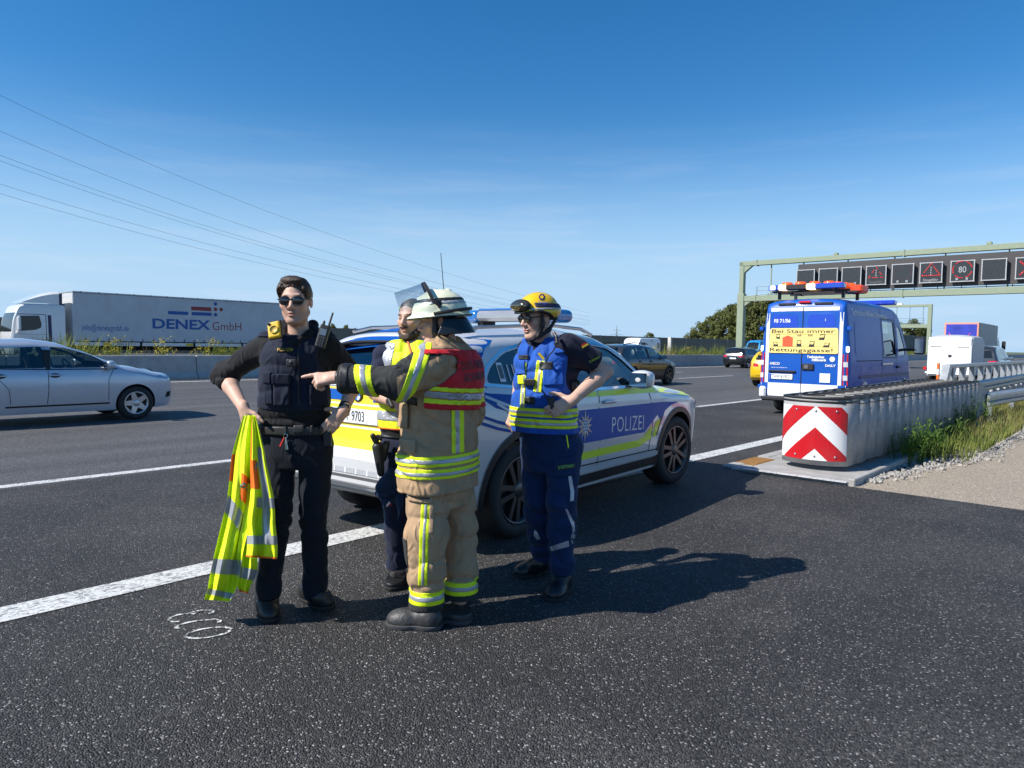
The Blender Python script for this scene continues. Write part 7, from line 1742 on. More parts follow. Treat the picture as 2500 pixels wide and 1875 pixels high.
S.loft([(at(1075, 1180, FY), .16, .10, FW), (at(1085, 900, FY), .17, .10, FW), (at(1085, 850, FY), .11, .07, FW)], .03)
for h_, k_, a_ in ((hL, kL, aL), (hR, kR, aR)): S.chain([h_, k_, a_], [.075, .05, .04], .03)
S.chain([sL, eL, wL], [.048, .042, .028], .02); S.chain([sR, eR, wR], [.048, .042, .028], .02)
hand(S, wL + Vector((-.012, 0, 0)), (-.97, -.05, -.10), (-.05, -.75, .66), (-.1, .6, .75), [(.10, .03), (1.0, 1.0), (1.15, 1.05), (1.25, 1.05)], (.75, .5, -.42), sc=1.08)
hand(S, wR, (-.8, .3, -.4), (0, -.3, .9), (-.3, -.9, 0), [(.5, .5)] * 4)
sobj('body', S, M_skin, FF, .0042, col=face_tint(hc2, HM2, stub=.25))
# trousers
T = SDF(); T.loft([(at(1077, 1230, FY), .17, .135, FW), (at(1078, 1190, FY), .20, .15, FW), (at(1080, 1130, FY), .20, .15, FW)], .02)
T.chain([hL + Vector((-.0, 0, -.02)), kL, aL + Vector((0, 0, -.0))], [.118, .108, .094], .010); T.chain([hR, kR, aR], [.112, .102, .088], .010)
gate = lambda P: .5 + .9 * np.exp(-((P[:, 2] - .48) / .12) ** 2) + .9 * np.exp(-((P[:, 2] - .2) / .08) ** 2)
Tf = wrinkle(T, folds(51, .010, 24, (.3, .3, .9)), gate); Tf = cutf(Tf, lambda P: .105 - P[:, 2]); tro = sobj('trousers', Tf, c_tan, FF, .006)
sobj('trouser_hem', raised(Tf, .003, lambda P: P[:, 2] - .135, th=.006), c_dk, tro, .005)
def legband(f, a, k, z, w, parent, side_x):
    reg = AND(lambda P: np.abs(P[:, 2] - z) - w, side_x)
    o = sobj('reflective_stripe', raised(f, .004, reg, th=.004), M_hi, parent, .004); sobj('silver_stripe', raised(f, .006, AND(lambda P: np.abs(P[:, 2] - z) - w * .36, side_x), th=.003), M_rs, o, .004)
nearL = plane_lt((1, 0, 0), at(1089, 1300, 3.75)); farR = plane_lt((-1, 0, 0), at(1089, 1300, 3.75))
legband(Tf, aL, kL, at(1042, 1453, 3.68).z, .036, tro, nearL); legband(Tf, aR, kR, at(1125, 1428, 3.85).z, .036, tro, farR)
o = sobj('reflective_stripe', raised(Tf, .004, reg_px(1023, 1228, 1047, 1438, 3.58, .14, R(2)), th=.004), M_hi, tro, .004); sobj('silver_stripe', raised(Tf, .006, reg_px(1031, 1228, 1039, 1438, 3.58, .14, R(2)), th=.003), M_rs, o, .004)
sobj('pocket_flap', raised(Tf, .014, reg_px(994, 1200, 1058, 1224, 3.62, .14, R(3)), th=.002), c_tan, tro, .005); sobj('cargo_pocket', raised(Tf, .009, reg_px(1048, 1226, 1060, 1300, 3.60, .14), th=.002), c_tan, tro, .005); sobj('knee_patch', raised(Tf, .005, reg_px(975, 1300, 1004, 1385, 3.75, .14), th=.002), c_dk, tro, .005)
pt = sobj('name_patch', raised(Tf, .018, reg_px(992, 1198, 1052, 1214, 3.62, .14, R(5)), th=.0), mat('patch_grey', (.06, .065, .065), .7), tro, .004)
text_on(pt, bvh_of(pt), 'BUCHNER F.', 994, 1209, 10, mat('letter_pale', (.42, .45, .45), .6), w=54, rot=R(6), off=.006, bold=0)
boot('boot', aL + Vector((0, 0, -.06)), gnd(1078, 1536), gnd(948, 1528), mat('worn_boot_leather', (.03, .03, .031), .5, var=.3, vscale=25, bump=.2, bscale=50, dirt=((.12, .11, .10), 10, .5)), FF, sole=mat('grey_sole', (.06, .06, .062), .8), w=.052)
boot('boot', aR + Vector((0, 0, -.06)), gnd(1145, 1522), gnd(1024, 1512), MATS['worn_boot_leather'], FF, sole=MATS['grey_sole'], w=.052)
# jacket
J = SDF(); J.loft([(at(1071, 1190, FY), .262, .178, FW), (at(1071, 1150, FY), .258, .175, FW), (at(1073, 1080, FY), .245, .170, FW), (at(1078, 1000, FY), .235, .165, FW), (at(1085, 930, FY), .245, .165, FW), (at(1088, 880, FY), .238, .150, FW), (at(1090, 855, FY), .19, .125, FW), (at(1088, 835, FY), .12, .10, FW)], .03)
AR = SDF(); cuff = eL.lerp(wL, .985); AR.chain([sL, eL, cuff], [.100, .082, .070], .02); J.chain([sL, eL, cuff], [.100, .082, .070], .035); J.chain([sR, eR, wR], [.095, .085, .07], .035)
J.cone(at(1030, 866, 3.74), at(1074, 840, 3.725), .032, .040, .03); J.cone(at(1074, 840, 3.725), at(1112, 840, 3.86), .040, .044, .03); J.cone(at(1030, 862, 3.80), at(1078, 836, 3.95), .032, .042, .03)
ax = (eL - cuff).normalized()
jg = lambda P: .45 + 1.2 * np.exp(-(((P - NV(eL)) / .14) ** 2).sum(1)) + .8 * np.exp(-(((P - NV(sL)) / .14) ** 2).sum(1)) + .8 * np.exp(-(((P - NV(at(1010, 1090, 3.7))) / .16) ** 2).sum(1))
Jf = wrinkle(J, folds(61, .0105, 26, (.5, .2, .6)), jg)
nk = SDF(); nk.cone(hc2 + Vector((.01, 0, -.05)), hc2 + Vector((.02, .0, -.15)), .066, .05, 0)
Jf = Fn(lambda P, g=Jf: np.maximum(g(P), -nk(P)), J.bounds()[0] - .012, J.bounds()[1] + .012)
Jf = cutf(Jf, plane_lt(-ax, cuff))
TAN = NV((.43, .285, .165)); DK = NV((.040, .041, .040))
def jtint(V):
    c = np.tile(TAN, (len(V), 1)); dA = np.min([np.linalg.norm(V - NV(sL.lerp(eL, t)), axis=1) for t in np.linspace(-.15, 1, 9)] + [np.linalg.norm(V - NV(eL.lerp(cuff, t)), axis=1) for t in np.linspace(0, 1, 9)], 0)
    line = sL.z + .02 + (V[:, 0] - sL.x) * .55; top = (V[:, 2] > line) | (V[:, 0] < eL.x + .02); low = V[:, 2] < (eL.z - .062 + (V[:, 0] - eL.x) * .04)
    dk = (dA < .125) & top & (V[:, 2] < sL.z + .075) & ~(low & (V[:, 0] < at(880, 930, 3.5).x)); c[dk] = DK; return c
jk = sobj('jacket', Jf, mat('turnout_jacket', (.3, .2, .12), .85, attr='tint', var=.14, vscale=14, bump=.22, bscale=260, spec=.2, crease=.9), FF, .0055, col=jtint)
def axband(c, w, nm='reflective_stripe', tilt=None):
    a_ = tilt or ax; bx = boxreg(c, (.16, .16, .16)); L_ = (NV(c) - .17, NV(c) + .17)
    o = sobj(nm, raised(Jf, .004, slab(c, a_, w), bx, th=.004, lo=L_[0], hi=L_[1]), M_hi, jk, .004); sobj('silver_stripe', raised(Jf, .006, slab(c, a_, w * .34), bx, th=.003, lo=L_[0], hi=L_[1]), M_rs, o, .004)
axband(eL.lerp(cuff, .52), .041, tilt=Vector((1, 0, .22)))
ub = eL.lerp(sL, .42); axband(ub, .038, tilt=Vector((1, .25, -.42)))
torso_only = plane_lt((-1, 0, 0), at(955, 1000, FY))
for y0, y1 in ((1112, 1138), (1143, 1168)):
    zc = (at(1071, y0, FY - .18).z + at(1071, y1, FY - .18).z) / 2; w = abs(at(1071, y0, FY - .18).z - at(1071, y1, FY - .18).z) / 2
    o = sobj('reflective_stripe', raised(Jf, .004, lambda P: np.abs(P[:, 2] - zc) - w, th=.004, lo=(-9, 0, zc - w), hi=(9, 9, zc + w)), M_hi, jk, .004); sobj('silver_stripe', raised(Jf, .006, lambda P: np.abs(P[:, 2] - zc) - w * .38, th=.003, lo=(-9, 0, zc - w), hi=(9, 9, zc + w)), M_rs, o, .004)
o = sobj('reflective_stripe', raised(Jf, .004, reg_px(1101, 995, 1130, 1112, 3.62, .12, R(-1)), th=.004), M_hi, jk, .004); sobj('silver_stripe', raised(Jf, .006, reg_px(1110, 995, 1120, 1112, 3.62, .12, R(-1)), th=.003), M_rs, o, .004)
for (x0, y0, x1, y1, off) in ((978, 1066, 1022, 1098, .012), (966, 982, 1000, 1042, .014)): sobj('pocket_flap', raised(Jf, off, reg_px(x0, y0, x1, y1, 3.70, .16), th=.002), c_tan, jk, .005)
sobj('cuff_strap', raised(Jf, .006, slab(eL.lerp(cuff, .88), ax, .022), boxreg(cuff, (.13, .13, .13)), th=.003, lo=NV(cuff) - .14, hi=NV(cuff) + .14), M_black, jk, .005)
cb = SDF(); cb.cone(wL.lerp(eL, .03), wL.lerp(eL, .14), .037, .046, 0); sobj('wristlet', cb, M_black, jk, .005)
# red vest over shoulders and back
zb_, zt_ = at(1130, 1000, 3.7).z, at(1090, 852, FY).z
bc = at(1086, 930, FY)
vreg = AND(plane_lt(ff, bc + ff * -.012), lambda P: zb_ - P[:, 2] - .10 * (P[:, 0] - at(1110, 990, 3.7).x), lambda P: P[:, 2] - zt_)
arm_out = Fn(AR, *AR.bounds()); noarm = lambda P: .018 - AR(P) - .06 * np.clip((P[:, 2] - sL.z - .03) / .05, 0, 1)
Vr = raised(Jf, .010, vreg, noarm, th=.002, lo=(at(1040, 900, 3.5).x, 3.2, zb_ - .06), hi=(9, 9, zt_)); vr = sobj('red_vest', Vr, c_red, FF, .0055)
for z0, z1, m2 in ((1.0, 0, None),):
    ln = lambda P: P[:, 2] - .10 * (P[:, 0] - at(1110, 990, 3.7).x) * -1
    zz = lambda P: P[:, 2] + .10 * (P[:, 0] - at(1110, 990, 3.7).x) * 1.0
    for k, (a0, a1, mm) in enumerate(((.028, .055, M_hi), (.055, .092, M_rs), (.092, .118, M_hi))):
        sobj('vest_band', raised(Jf, .0135, AND(plane_lt(ff, bc + ff * -.014), lambda P: np.maximum(zb_ + a0 - zz(P), zz(P) - zb_ - a1)), noarm, th=-.008, lo=(at(1040, 900, 3.5).x, 3.2, zb_ - .1), hi=(9, 9, zt_)), mm, vr, .0045)
text_on(vr, bvh_of(vr), 'ZUGFÜHRER', 1127, 904, 20, M_black, w=58, rot=R(-7), off=.010, bold=.01); text_on(vr, bvh_of(vr), 'ASCHHEIM', 1135, 934, 20, M_black, w=52, rot=R(-10), off=.010, bold=.01)
sobj('vest_strap', raised(Jf, .009, lambda P: np.abs(P[:, 2] - at(1060, 985, 3.65).z + .12 * (P[:, 0] - at(1060, 985, 3.65).x)) - .021, plane_lt(-ff, bc + ff * -.012), th=.002, lo=(at(990, 900, 3.6).x, 3.2, zb_ - .15), hi=(9, 9, zt_)), M_black, vr, .005)
# helmet
M_hel = mat('pale_green_helmet', (.78, .79, .56), .35, var=.06, vscale=9, coat=.3, dirt=((.45, .45, .30), 12, .3)); A2 = np.array(HM2)
HH = SDF(); HH.ell(P2(0, -.008, .045), (.124, .150, .128), A2, 0); HE = SDF(); HE.ell(P2(0, -.002, .022), (.138, .176, .040), A2, .0)
hq = lambda P: hl(hc2, HM2, P)
tiltf = lambda P: .026 + .07 * hq(P)[:, 1] * -.25 - hq(P)[:, 2]
dome = Fn(lambda P: np.maximum(smin(HH(P), np.maximum(HE(P), hq(P)[:, 2] - .042), .018), .022 + .10 * np.maximum(0, -hq(P)[:, 1] - .02) * -.35 - hq(P)[:, 2]), *HE.bounds())
lo, hi = HE.bounds(); dome.lo = np.minimum(lo, HH.bounds()[0]); dome.hi = np.maximum(hi, HH.bounds()[1])
helm = sobj('helmet', dome, M_hel, FF, .0045)
sobj('helmet_band', raised(dome, .003, lambda P: np.abs(hq(P)[:, 2] - .114) - .0085, th=.004), M_black, helm, .004); sobj('reflective_band', raised(dome, .0025, lambda P: np.abs(hq(P)[:, 2] - .096) - .0075, lambda P: hq(P)[:, 1] - .05, th=.004), M_rs, helm, .004)
sobj('brim_edge', raised(dome, .004, lambda P: np.abs(hq(P)[:, 2] - .024) - .004, th=.004), M_black, helm, .004)
ridge = SDF(); ridge.chain([P2(0, .10, .128), P2(0, .03, .160), P2(0, -.06, .155), P2(0, -.12, .11)], [.010, .015, .015, .010], .01); sobj('helmet_ridge', ridge, M_hel, helm, .004)
# strap round the helmet base, rear bulge
b = MB(); b.tube([Vector(P2(.137 * sin(a), -.008 + .166 * cos(a), .045 - .014 * cos(a))) for a in np.linspace(pi * .42, pi * 1.58, 30)], .009, 6); b.build('helmet_strap', M_black, helm, ws=True)
nf = SDF(); nf.loft([(Vector(P2(0, -.02, -.075)), .142, .185, 0), (Vector(P2(0, -.01, -.02)), .124, .160, 0), (Vector(P2(0, 0, .03)), .112, .145, 0)], 0)
hyaw = math.atan2(HM2[1][0], HM2[0][0])
nf = SDF(); nf.loft([(Vector(P2(0, -.035, -.080)), .140, .165, hyaw), (Vector(P2(0, -.02, -.02)), .126, .152, hyaw), (Vector(P2(0, -.005, .03)), .112, .142, hyaw)], 0)
nff = Fn(lambda P: np.max([np.abs(nf(P) + .004) - .004, hq(P)[:, 1] + .010 + .55 * np.minimum(0, hq(P)[:, 2] + .0), hq(P)[:, 2] - .024, -.072 - hq(P)[:, 2]], 0), *nf.bounds()); sobj('neck_flap', nff, mat('black_leather', (.012, .013, .016), .35, var=.1, coat=.2), helm, .0045)
# chin strap
cs_ = SDF(); 
for s in (-1, 1): cs_.chain([P2(s * .088, .028, .03), P2(s * .080, .030, -.05), P2(s * .062, .03, -.085)], [.012, .016, .02], .01); cs_.chain([P2(s * .086, -.06, .0), P2(s * .078, -.02, -.06), P2(s * .066, .02, -.09)], [.018, .022, .02], .01)
sobj('chin_strap', cs_, M_black, helm, .005)
# raised visor
M_vis = glass('clear_visor', (.80, .84, .88), .10)
vq = lambda ph, y, r=.132: Vector(P2(r * sin(ph), y, .082 - .27 * max(0, y - .06) + r * cos(ph)))
b = MB(); b.smooth = True; b.grid(lambda u, v: vq(-1.4 + 2.8 * u, .045 + .155 * v + .024 * cos(-1.4 + 2.8 * u), .132), 30, 8); b.build('visor', M_vis, helm, ws=True)
b = MB(); b.smooth = True; b.grid(lambda u, v: vq(-1.5 + 3.0 * u, .010 + .020 * v + .05 * cos(-1.5 + 3.0 * u), .136), 30, 2); b.build('visor_frame', M_black, helm, ws=True)
b = MB()
for s in (-1, 1): b.lathe([(0, .008), (.016, .006), (.018, 0)], 14, Matrix.Translation(P2(s * .126, .004, .095)) @ Matrix.Rotation(0, 4, 'X') @ Vector(HM2.col[0] * s).to_track_quat('Z', 'Y').to_matrix().to_4x4()); b.tube([P2(s * .130, -.002, .07), P2(s * .134, .014, .105)], .010, 6); 
b.build('visor_hinge', M_black, helm, ws=True)
tl = SDF(); tl.cone(at(950, 975, 3.78), at(958, 992, 3.76), .012, .014, 0); TLo = sobj('flashlight', tl, M_black, None, .004); tag(TLo, 'small black flashlight held below the pointing arm', 'flashlight')

# ---------------------------------------------------------------- rescue worker in blue vest
c_shirt = cloth('navy_tshirt', (.013, .015, .030)); c_bv = cloth('royal_blue_vest_fabric', (.012, .085, .40), .7); c_bt = cloth('blue_work_trousers', (.007, .026, .085), .8)
TW = empty('person', gnd(1330, 1440)); tag(TW, 'person in royal blue vest and yellow helmet with hand on hip', 'person', 'people standing beside the police SUV')
tf = Vector((-.45, -.89, 0)).normalized(); TWy = -R(26.6); TY = 4.28
hc3 = at(1311, 776, 4.22); HM3 = frame((-.80, -.58, -.12))
S = SDF(); P3 = head_sdf(S, hc3, HM3)
sL, eL, wL = at(1398, 842, 4.16), at(1478, 906, 4.26), at(1396, 978, 4.06); sR, eR, wR = at(1291, 852, 4.44), at(1270, 935, 4.56), at(1256, 1004, 4.46)
hL, hR = at(1380, 1090, 4.25), at(1310, 1090, 4.36); kL, kR = at(1370, 1232, 4.17), at(1312, 1222, 4.32); aL, aR = at(1373, 1392, 4.22), at(1328, 1356, 4.46)
S.loft([(at(1338, 1090, TY), .15, .10, TWy), (at(1335, 950, TY), .15, .10, TWy), (at(1336, 850, TY), .16, .09, TWy), (at(1330, 828, TY), .10, .07, TWy)], .03)
for h_, k_, a_ in ((hL, kL, aL), (hR, kR, aR)): S.chain([h_, k_, a_], [.08, .052, .04], .03)
S.chain([sL + Vector((-.03, .01, -.02)), eL, eL.lerp(wL, .3), wL], [.045, .044, .046, .029], .02); S.chain([sR, eR, wR], [.046, .044, .028], .02)
hand(S, wL, (-.86, -.22, -.45), (.1, -.97, .15), (-.4, .0, .85), [(.25, .35), (.35, .45), (.4, .5), (.35, .4)], (.45, .8, -.25), sc=1.08)
hand(S, wR, (-.25, -.1, -.95), (-.6, -.75, .1), (.6, -.6, .0), [(.6, .8), (.7, .85), (.8, .9), (.8, .9)], (.7, .5, -.4), sc=1.05)
sobj('body', S, M_skin, TW, .0042, col=face_tint(hc3, HM3, stub=.2, eyes=False))
glasses(TW, hc3, HM3, wrap=True)
T = SDF(); T.loft([(at(1344, 1150, TY), .155, .12, TWy), (at(1344, 1110, TY), .19, .135, TWy), (at(1342, 1050, TY), .185, .13, TWy)], .02)
T.chain([hL, kL, aL + Vector((0, 0, -.02))], [.108, .092, .074], .012); T.chain([hR, kR, aR + Vector((0, 0, -.0))], [.105, .090, .076], .012)
T.ell(aL + Vector((0, -.01, .06)), (.086, .086, .06), None, .03); T.ell(aR + Vector((0, -.01, .07)), (.082, .082, .06), None, .03)
Tf = wrinkle(T, folds(71, .010, 25, (.35, .2, .9)), lambda P: .5 + 1.0 * np.exp(-((P[:, 2] - .52) / .12) ** 2) + 1.0 * np.exp(-((P[:, 2] - .25) / .08) ** 2)); Tf = cutf(Tf, lambda P: .125 - P[:, 2]); tro = sobj('trousers', Tf, c_bt, TW, .006)
bvt = bvh_of(tro)
for nm, pl, m2 in (('reflective_stripe', [(1387, 1162), (1395, 1161), (1402, 1200), (1401, 1222), (1392, 1224), (1393, 1200)], M_rs), ('reflective_stripe', [(1380, 1243), (1385, 1243), (1402, 1275), (1404, 1296), (1398, 1306), (1397, 1285)], M_rs), ('reflective_stripe', [(1395, 1305), (1409, 1303), (1409, 1314), (1394, 1315)], M_rs), ('reflective_stripe', [(1394, 1319), (1410, 1317), (1410, 1328), (1397, 1328)], M_rs), ('reflective_stripe', [(1342, 1335), (1388, 1320), (1390, 1334), (1346, 1346)], M_rs), ('reflective_stripe', [(1304, 1295), (1308, 1294), (1320, 1316), (1311, 1318), (1303, 1308)], M_rs), ('yellow_piping', [(1381, 1058), (1384, 1058), (1389, 1090), (1387, 1096)], M_hi)):
    poly_on(tro, bvt, pl, m2, nm, .005, parent=tro)
sobj('pocket_flap', raised(Tf, .012, reg_px(1352, 1118, 1408, 1165, 4.10, .14, R(-4)), th=.002), c_bt, tro, .006)
pt = sobj('name_patch', raised(Tf, .017, reg_px(1360, 1133, 1405, 1147, 4.10, .14, R(-7)), th=.0), M_black, tro, .004)
text_on(pt, bvh_of(pt), 'B. WITTMANN', 1364, 1146, 8, mat('letter_green', (.30, .80, .15), .6), w=37, rot=R(-9), off=.007, bold=-.01)
boot('boot', aL + Vector((0, 0, -.05)), gnd(1385, 1425), gnd(1348, 1472), M_boot, TW, w=.054); boot('boot', aR + Vector((0, 0, -.05)), gnd(1330, 1395), gnd(1262, 1412), M_boot, TW, w=.052)
# t-shirt
J = SDF(); J.loft([(at(1340, 1060, TY), .175, .118, TWy), (at(1336, 950, TY), .175, .12, TWy), (at(1337, 880, TY), .19, .12, TWy), (at(1337, 850, TY), .175, .105, TWy), (at(1328, 826, TY), .09, .08, TWy)], .03)
J.chain([sL + Vector((-.03, .01, .0)), sL.lerp(eL, .62)], [.074, .074], .05); J.chain([sR, sR.lerp(eR, .6)], [.074, .070], .04)
Jf = wrinkle(J, folds(81, .007, 28, (.6, .2, .6))); Jf = cutf(Jf, plane_lt(eL - sL, sL.lerp(eL, .66)), plane_lt(eR - sR, sR.lerp(eR, .62))); ts = sobj('t_shirt', Jf, c_shirt, TW, .006)
bvs = bvh_of(ts)
fx, fy = 1417, 837
for k, m2 in enumerate((M_black, mat('flag_red', (.60, .02, .02), .6), mat('flag_gold', (.85, .55, .02), .6))): poly_on(ts, bvs, [(fx + 1.5 * k, fy + 4.5 * k), (fx + 15 + 1.5 * k, fy - 8 + 4.5 * k), (fx + 16.5 + 1.5 * k, fy - 3.5 + 4.5 * k), (fx + 1.5 + 1.5 * k, fy + 4.5 + 4.5 * k)], m2, 'flag_stripe', .004)
text_on(ts, bvs, 'B. Wittmann', 1441, 886, 6, mat('letter_lime', (.55, .75, .05), .6), w=27, rot=R(-29), off=.004)
# vest
Vv = SDF(); Vv.loft([(at(1327, 1058, TY), .208, .145, TWy), (at(1328, 1000, TY), .200, .143, TWy), (at(1330, 940, TY), .192, .143, TWy), (at(1335, 880, TY), .200, .142, TWy), (at(1337, 848, TY), .190, .125, TWy), (at(1334, 824, TY), .145, .10, TWy)], .02)
arm3 = SDF(); shd = Vector((.89, -.45, 0)); arm3.cone(sL + shd * .075 + Vector((0, 0, -.20)), sL + shd * .072 + Vector((0, 0, .03)), .105, .085, 0); arm3.cone(sR - shd * .05 + Vector((0, 0, -.1)), sR - shd * .05, .085, .08, 0)
vn = SDF(); ch = at(1322, 826, TY) + tf * .10; vn.cone(at(1318, 815, TY) + tf * .02, at(1318, 815, TY) + tf * .3, .075, .075, 0); vn.cone(ch + Vector((-.01, 0, -.02)) + tf * .08, ch + Vector((-.03, 0, -.19)) + tf * .08, .055, .012, 0); vn.cone(ch + tf * .02, ch + Vector((-.03, 0, -.17)) + tf * .02, .05, .012, 0)
Vf = wrinkle(Vv, folds(91, .008, 22, (.4, .1, .8))); Vf = Fn(lambda P, g=Vf: np.max([g(P), -vn(P), -arm3(P), at(1327, 1054, TY).z - P[:, 2]], 0), Vv.bounds()[0] - .01, Vv.bounds()[1] + .01)
vb = sobj('blue_vest', Vf, c_bv, TW, .0055)
front = plane_lt(-tf, at(1330, 950, TY) + tf * -.05)
for y0, y1 in ((997, 1020), (1024, 1046)):
    z0, z1 = at(1327, y1, TY - .14).z, at(1327, y0, TY - .14).z; zc, w = (z0 + z1) / 2, (z1 - z0) / 2
    o = sobj('reflective_stripe', raised(Vf, .004, lambda P: np.abs(P[:, 2] - zc) - w, th=.003, lo=(-9, 0, z0), hi=(9, 9, z1)), M_hi, vb, .004); sobj('silver_stripe', raised(Vf, .006, lambda P: np.abs(P[:, 2] - zc) - w * .36, th=.002, lo=(-9, 0, z0), hi=(9, 9, z1)), M_rs, o, .004)
for (x0, y0, x1, y1, rot) in ((1306, 880, 1327, 960, R(6)), (1272, 885, 1284, 1000, R(2))):
    o = sobj('reflective_stripe', raised(Vf, .005, reg_px(x0, y0, x1, y1, 4.10, .15, rot), th=.002), M_hi, vb, .0045); xm = (x0 + x1) / 2; sobj('silver_stripe', raised(Vf, .007, reg_px(xm - 3.5, y0, xm + 3.5, y1, 4.10, .15, rot), th=.001), M_rs, o, .004)
for (x0, y0, x1, y1, off, m2, nm) in ((1258, 880, 1282, 915, .016, c_bv, 'pocket'), (1317, 883, 1350, 903, .014, M_black, 'patch'), (1325, 886, 1375, 940, .012, c_bv, 'pocket'), (1266, 867, 1292, 878, .008, M_black, 'patch'), (1304, 962, 1350, 995, .014, c_bv, 'pocket'), (1352, 850, 1378, 862, .014, c_bv, 'pocket_flap'), (1264, 918, 1280, 940, .010, M_hi, 'label_patch')):
    sobj(nm, raised(Vf, off, reg_px(x0, y0, x1, y1, 4.12, .16, R(-3)), th=.002), m2, vb, .005)
for y in (934, 978): sobj('buckle', raised(Vf, .022, reg_px(1280, y - 9, 1306, y + 9, 4.12, .16), th=.0), M_black, vb, .004)
sobj('side_strap', raised(Jf, .012, reg_px(1392, 928, 1424, 948, 4.25, .2, R(-8)), th=.002), M_black, vb, .005)
b = MB(); b.tube([at(1352, 812, 4.10), at(1358, 822, 4.08), at(1360, 838, 4.07)], [.010, .010, .013], 8); b.tube([at(1360, 838, 4.07), at(1352, 855, 4.08), at(1340, 868, 4.08), at(1333, 885, 4.09)], .004, 6); b.build('microphone_cord', M_black, TW, ws=True)
b = MB(); b.tube([at(1315, 862, 4.08), at(1328, 877, 4.08)], .008, 6); pn = b.build('marker_pen', mat('pen_yellow', (.85, .62, .02), .4), None); tag(pn, 'yellow pen sticking out of the blue vest pocket', 'pen')
rd = SDF(); rcn = at(1348, 984, 4.05); rd.box(rcn, (.021, .017, .036), Matrix.Rotation(R(-20), 3, 'Y'), .006); RB = empty('radio_handset', rcn - Vector((0, 0, .05))); tag(RB, 'black radio held in the hand of the blue-vested person', 'radio'); sobj('radio_case', rd, M_black, RB, .004); b = MB(); b.tube([at(1336, 972, 4.045), at(1322, 950, 4.04)], [.006, .004], 6); b.build('antenna', M_black, RB, ws=True)
q = SDF(); q.cone(wR.lerp(eR, .06), wR.lerp(eR, .13), .033, .034, 0); sobj('watch', q, mat('blue_grey_strap', (.12, .16, .24), .5), TW, .004)
# helmet with goggles
M_yh = mat('yellow_helmet', (.80, .50, .008), .32, var=.05, coat=.4, dirt=((.45, .28, .03), 14, .3)); A3 = np.array(HM3); q3 = lambda P: hl(hc3, HM3, P)
HD = SDF(); HD.ell(P3(0, -.012, .046), (.108, .132, .105), A3, 0); RM = SDF(); RM.ell(P3(0, -.010, .030), (.120, .146, .045), A3, 0)
rimz = lambda P: np.interp(q3(P)[:, 1], [-.16, -.06, .0, .05, .16], [-.022, -.018, .020, .040, .034])
dome = Fn(lambda P: np.maximum(smin(HD(P), np.maximum(RM(P), q3(P)[:, 2] - .055), .03), rimz(P) - q3(P)[:, 2]), np.minimum(HD.bounds()[0], RM.bounds()[0]), np.maximum(HD.bounds()[1], RM.bounds()[1])); helm = sobj('helmet', dome, M_yh, TW, .0045)
sobj('helmet_edge', raised(dome, .003, lambda P: np.abs(rimz(P) - q3(P)[:, 2] + .004) - .006, th=.004), M_black, helm, .004)
sobj('goggle_strap', raised(dome, .004, lambda P: np.abs(q3(P)[:, 2] - .072 - .10 * q3(P)[:, 1]) - .013, lambda P: q3(P)[:, 1] - .07, th=.003), mat('navy_strap', (.012, .014, .05), .6), helm, .004)
sobj('reflective_band', raised(dome, .003, lambda P: np.abs(q3(P)[:, 2] - .052 - .05 * q3(P)[:, 1]) - .006, th=.003), M_rs, helm, .004)
gg = SDF(); gg.ell(P3(0, .112, .078), (.084, .040, .040), A3, 0); gi = SDF(); gi.ell(P3(0, .124, .079), (.078, .034, .034), A3, 0)
sobj('goggle_frame', Fn(lambda P: np.maximum(gg(P), -dome(P) - .002), *gg.bounds()), M_black, helm, .0045); sobj('goggle_lens', gi, mat('mirror_lens', (.30, .24, .16), .08, .9, var=0), helm, .004)
cs_ = SDF()
for s in (-1, 1): cs_.chain([P3(s * .092, .03, .03), P3(s * .083, .028, -.045), P3(s * .055, .045, -.105), P3(0, .055, -.128)], [.010, .012, .011, .011], .01); cs_.chain([P3(s * .088, -.075, -.01), P3(s * .080, -.02, -.075), P3(s * .058, .03, -.105)], [.010, .011, .011], .01)
sobj('chin_strap', cs_, M_black, helm, .004)
bvd = bvh_of(helm); cg = (1323, 725); gp = []
for k in range(30): rr = 8.2 if k % 3 else 6.2; gp.append((cg[0] + rr * cos(k * pi / 15), cg[1] + rr * sin(k * pi / 15)))
poly_on(helm, bvd, gp, mat('emblem_navy', (.015, .02, .12), .5), 'gear_emblem', .004, parent=helm); poly_on(helm, bvd, [(cg[0] + 4 * cos(a), cg[1] + 4 * sin(a)) for a in np.linspace(0, 2 * pi, 13)[:-1]], M_yh, 'emblem_centre', .006, parent=helm)
text_on(helm, bvd, 'Dräger', 1315, 741, 7, mat('strap_blue', (.05, .12, .55), .5), w=24, rot=R(3), off=.009)

# ---------------------------------------------------------------- officer in hi-vis vest behind the firefighter
PO = empty('person', gnd(985, 1440)); tag(PO, 'bearded person in yellow police hi-vis vest half hidden behind the firefighter', 'person', 'people standing beside the police SUV')
QY = 4.42; hc4 = at(1006, 778, 4.45); HM4 = frame((-.42, -.9, -.04)); QW = R(-14)
S = SDF(); P4 = head_sdf(S, hc4, HM4)
sR, eR, wR = at(938, 872, 4.42), at(916, 958, 4.36), at(962, 982, 4.14); sL, eL, wL = at(1075, 872, 4.44), at(1090, 960, 4.40), at(1030, 1000, 4.2)
hR, hL = at(968, 1085, QY), at(1035, 1085, QY); kR, kL = at(966, 1232, 4.36), at(1040, 1232, 4.40); aR, aL = at(970, 1392, 4.40), at(1045, 1390, 4.42)
S.loft([(at(1000, 1085, QY), .15, .10, QW), (at(1004, 900, QY), .16, .10, QW), (at(1006, 850, QY), .10, .07, QW)], .03)
for h_, k_, a_ in ((hL, kL, aL), (hR, kR, aR)): S.chain([h_, k_, a_], [.075, .05, .04], .03)
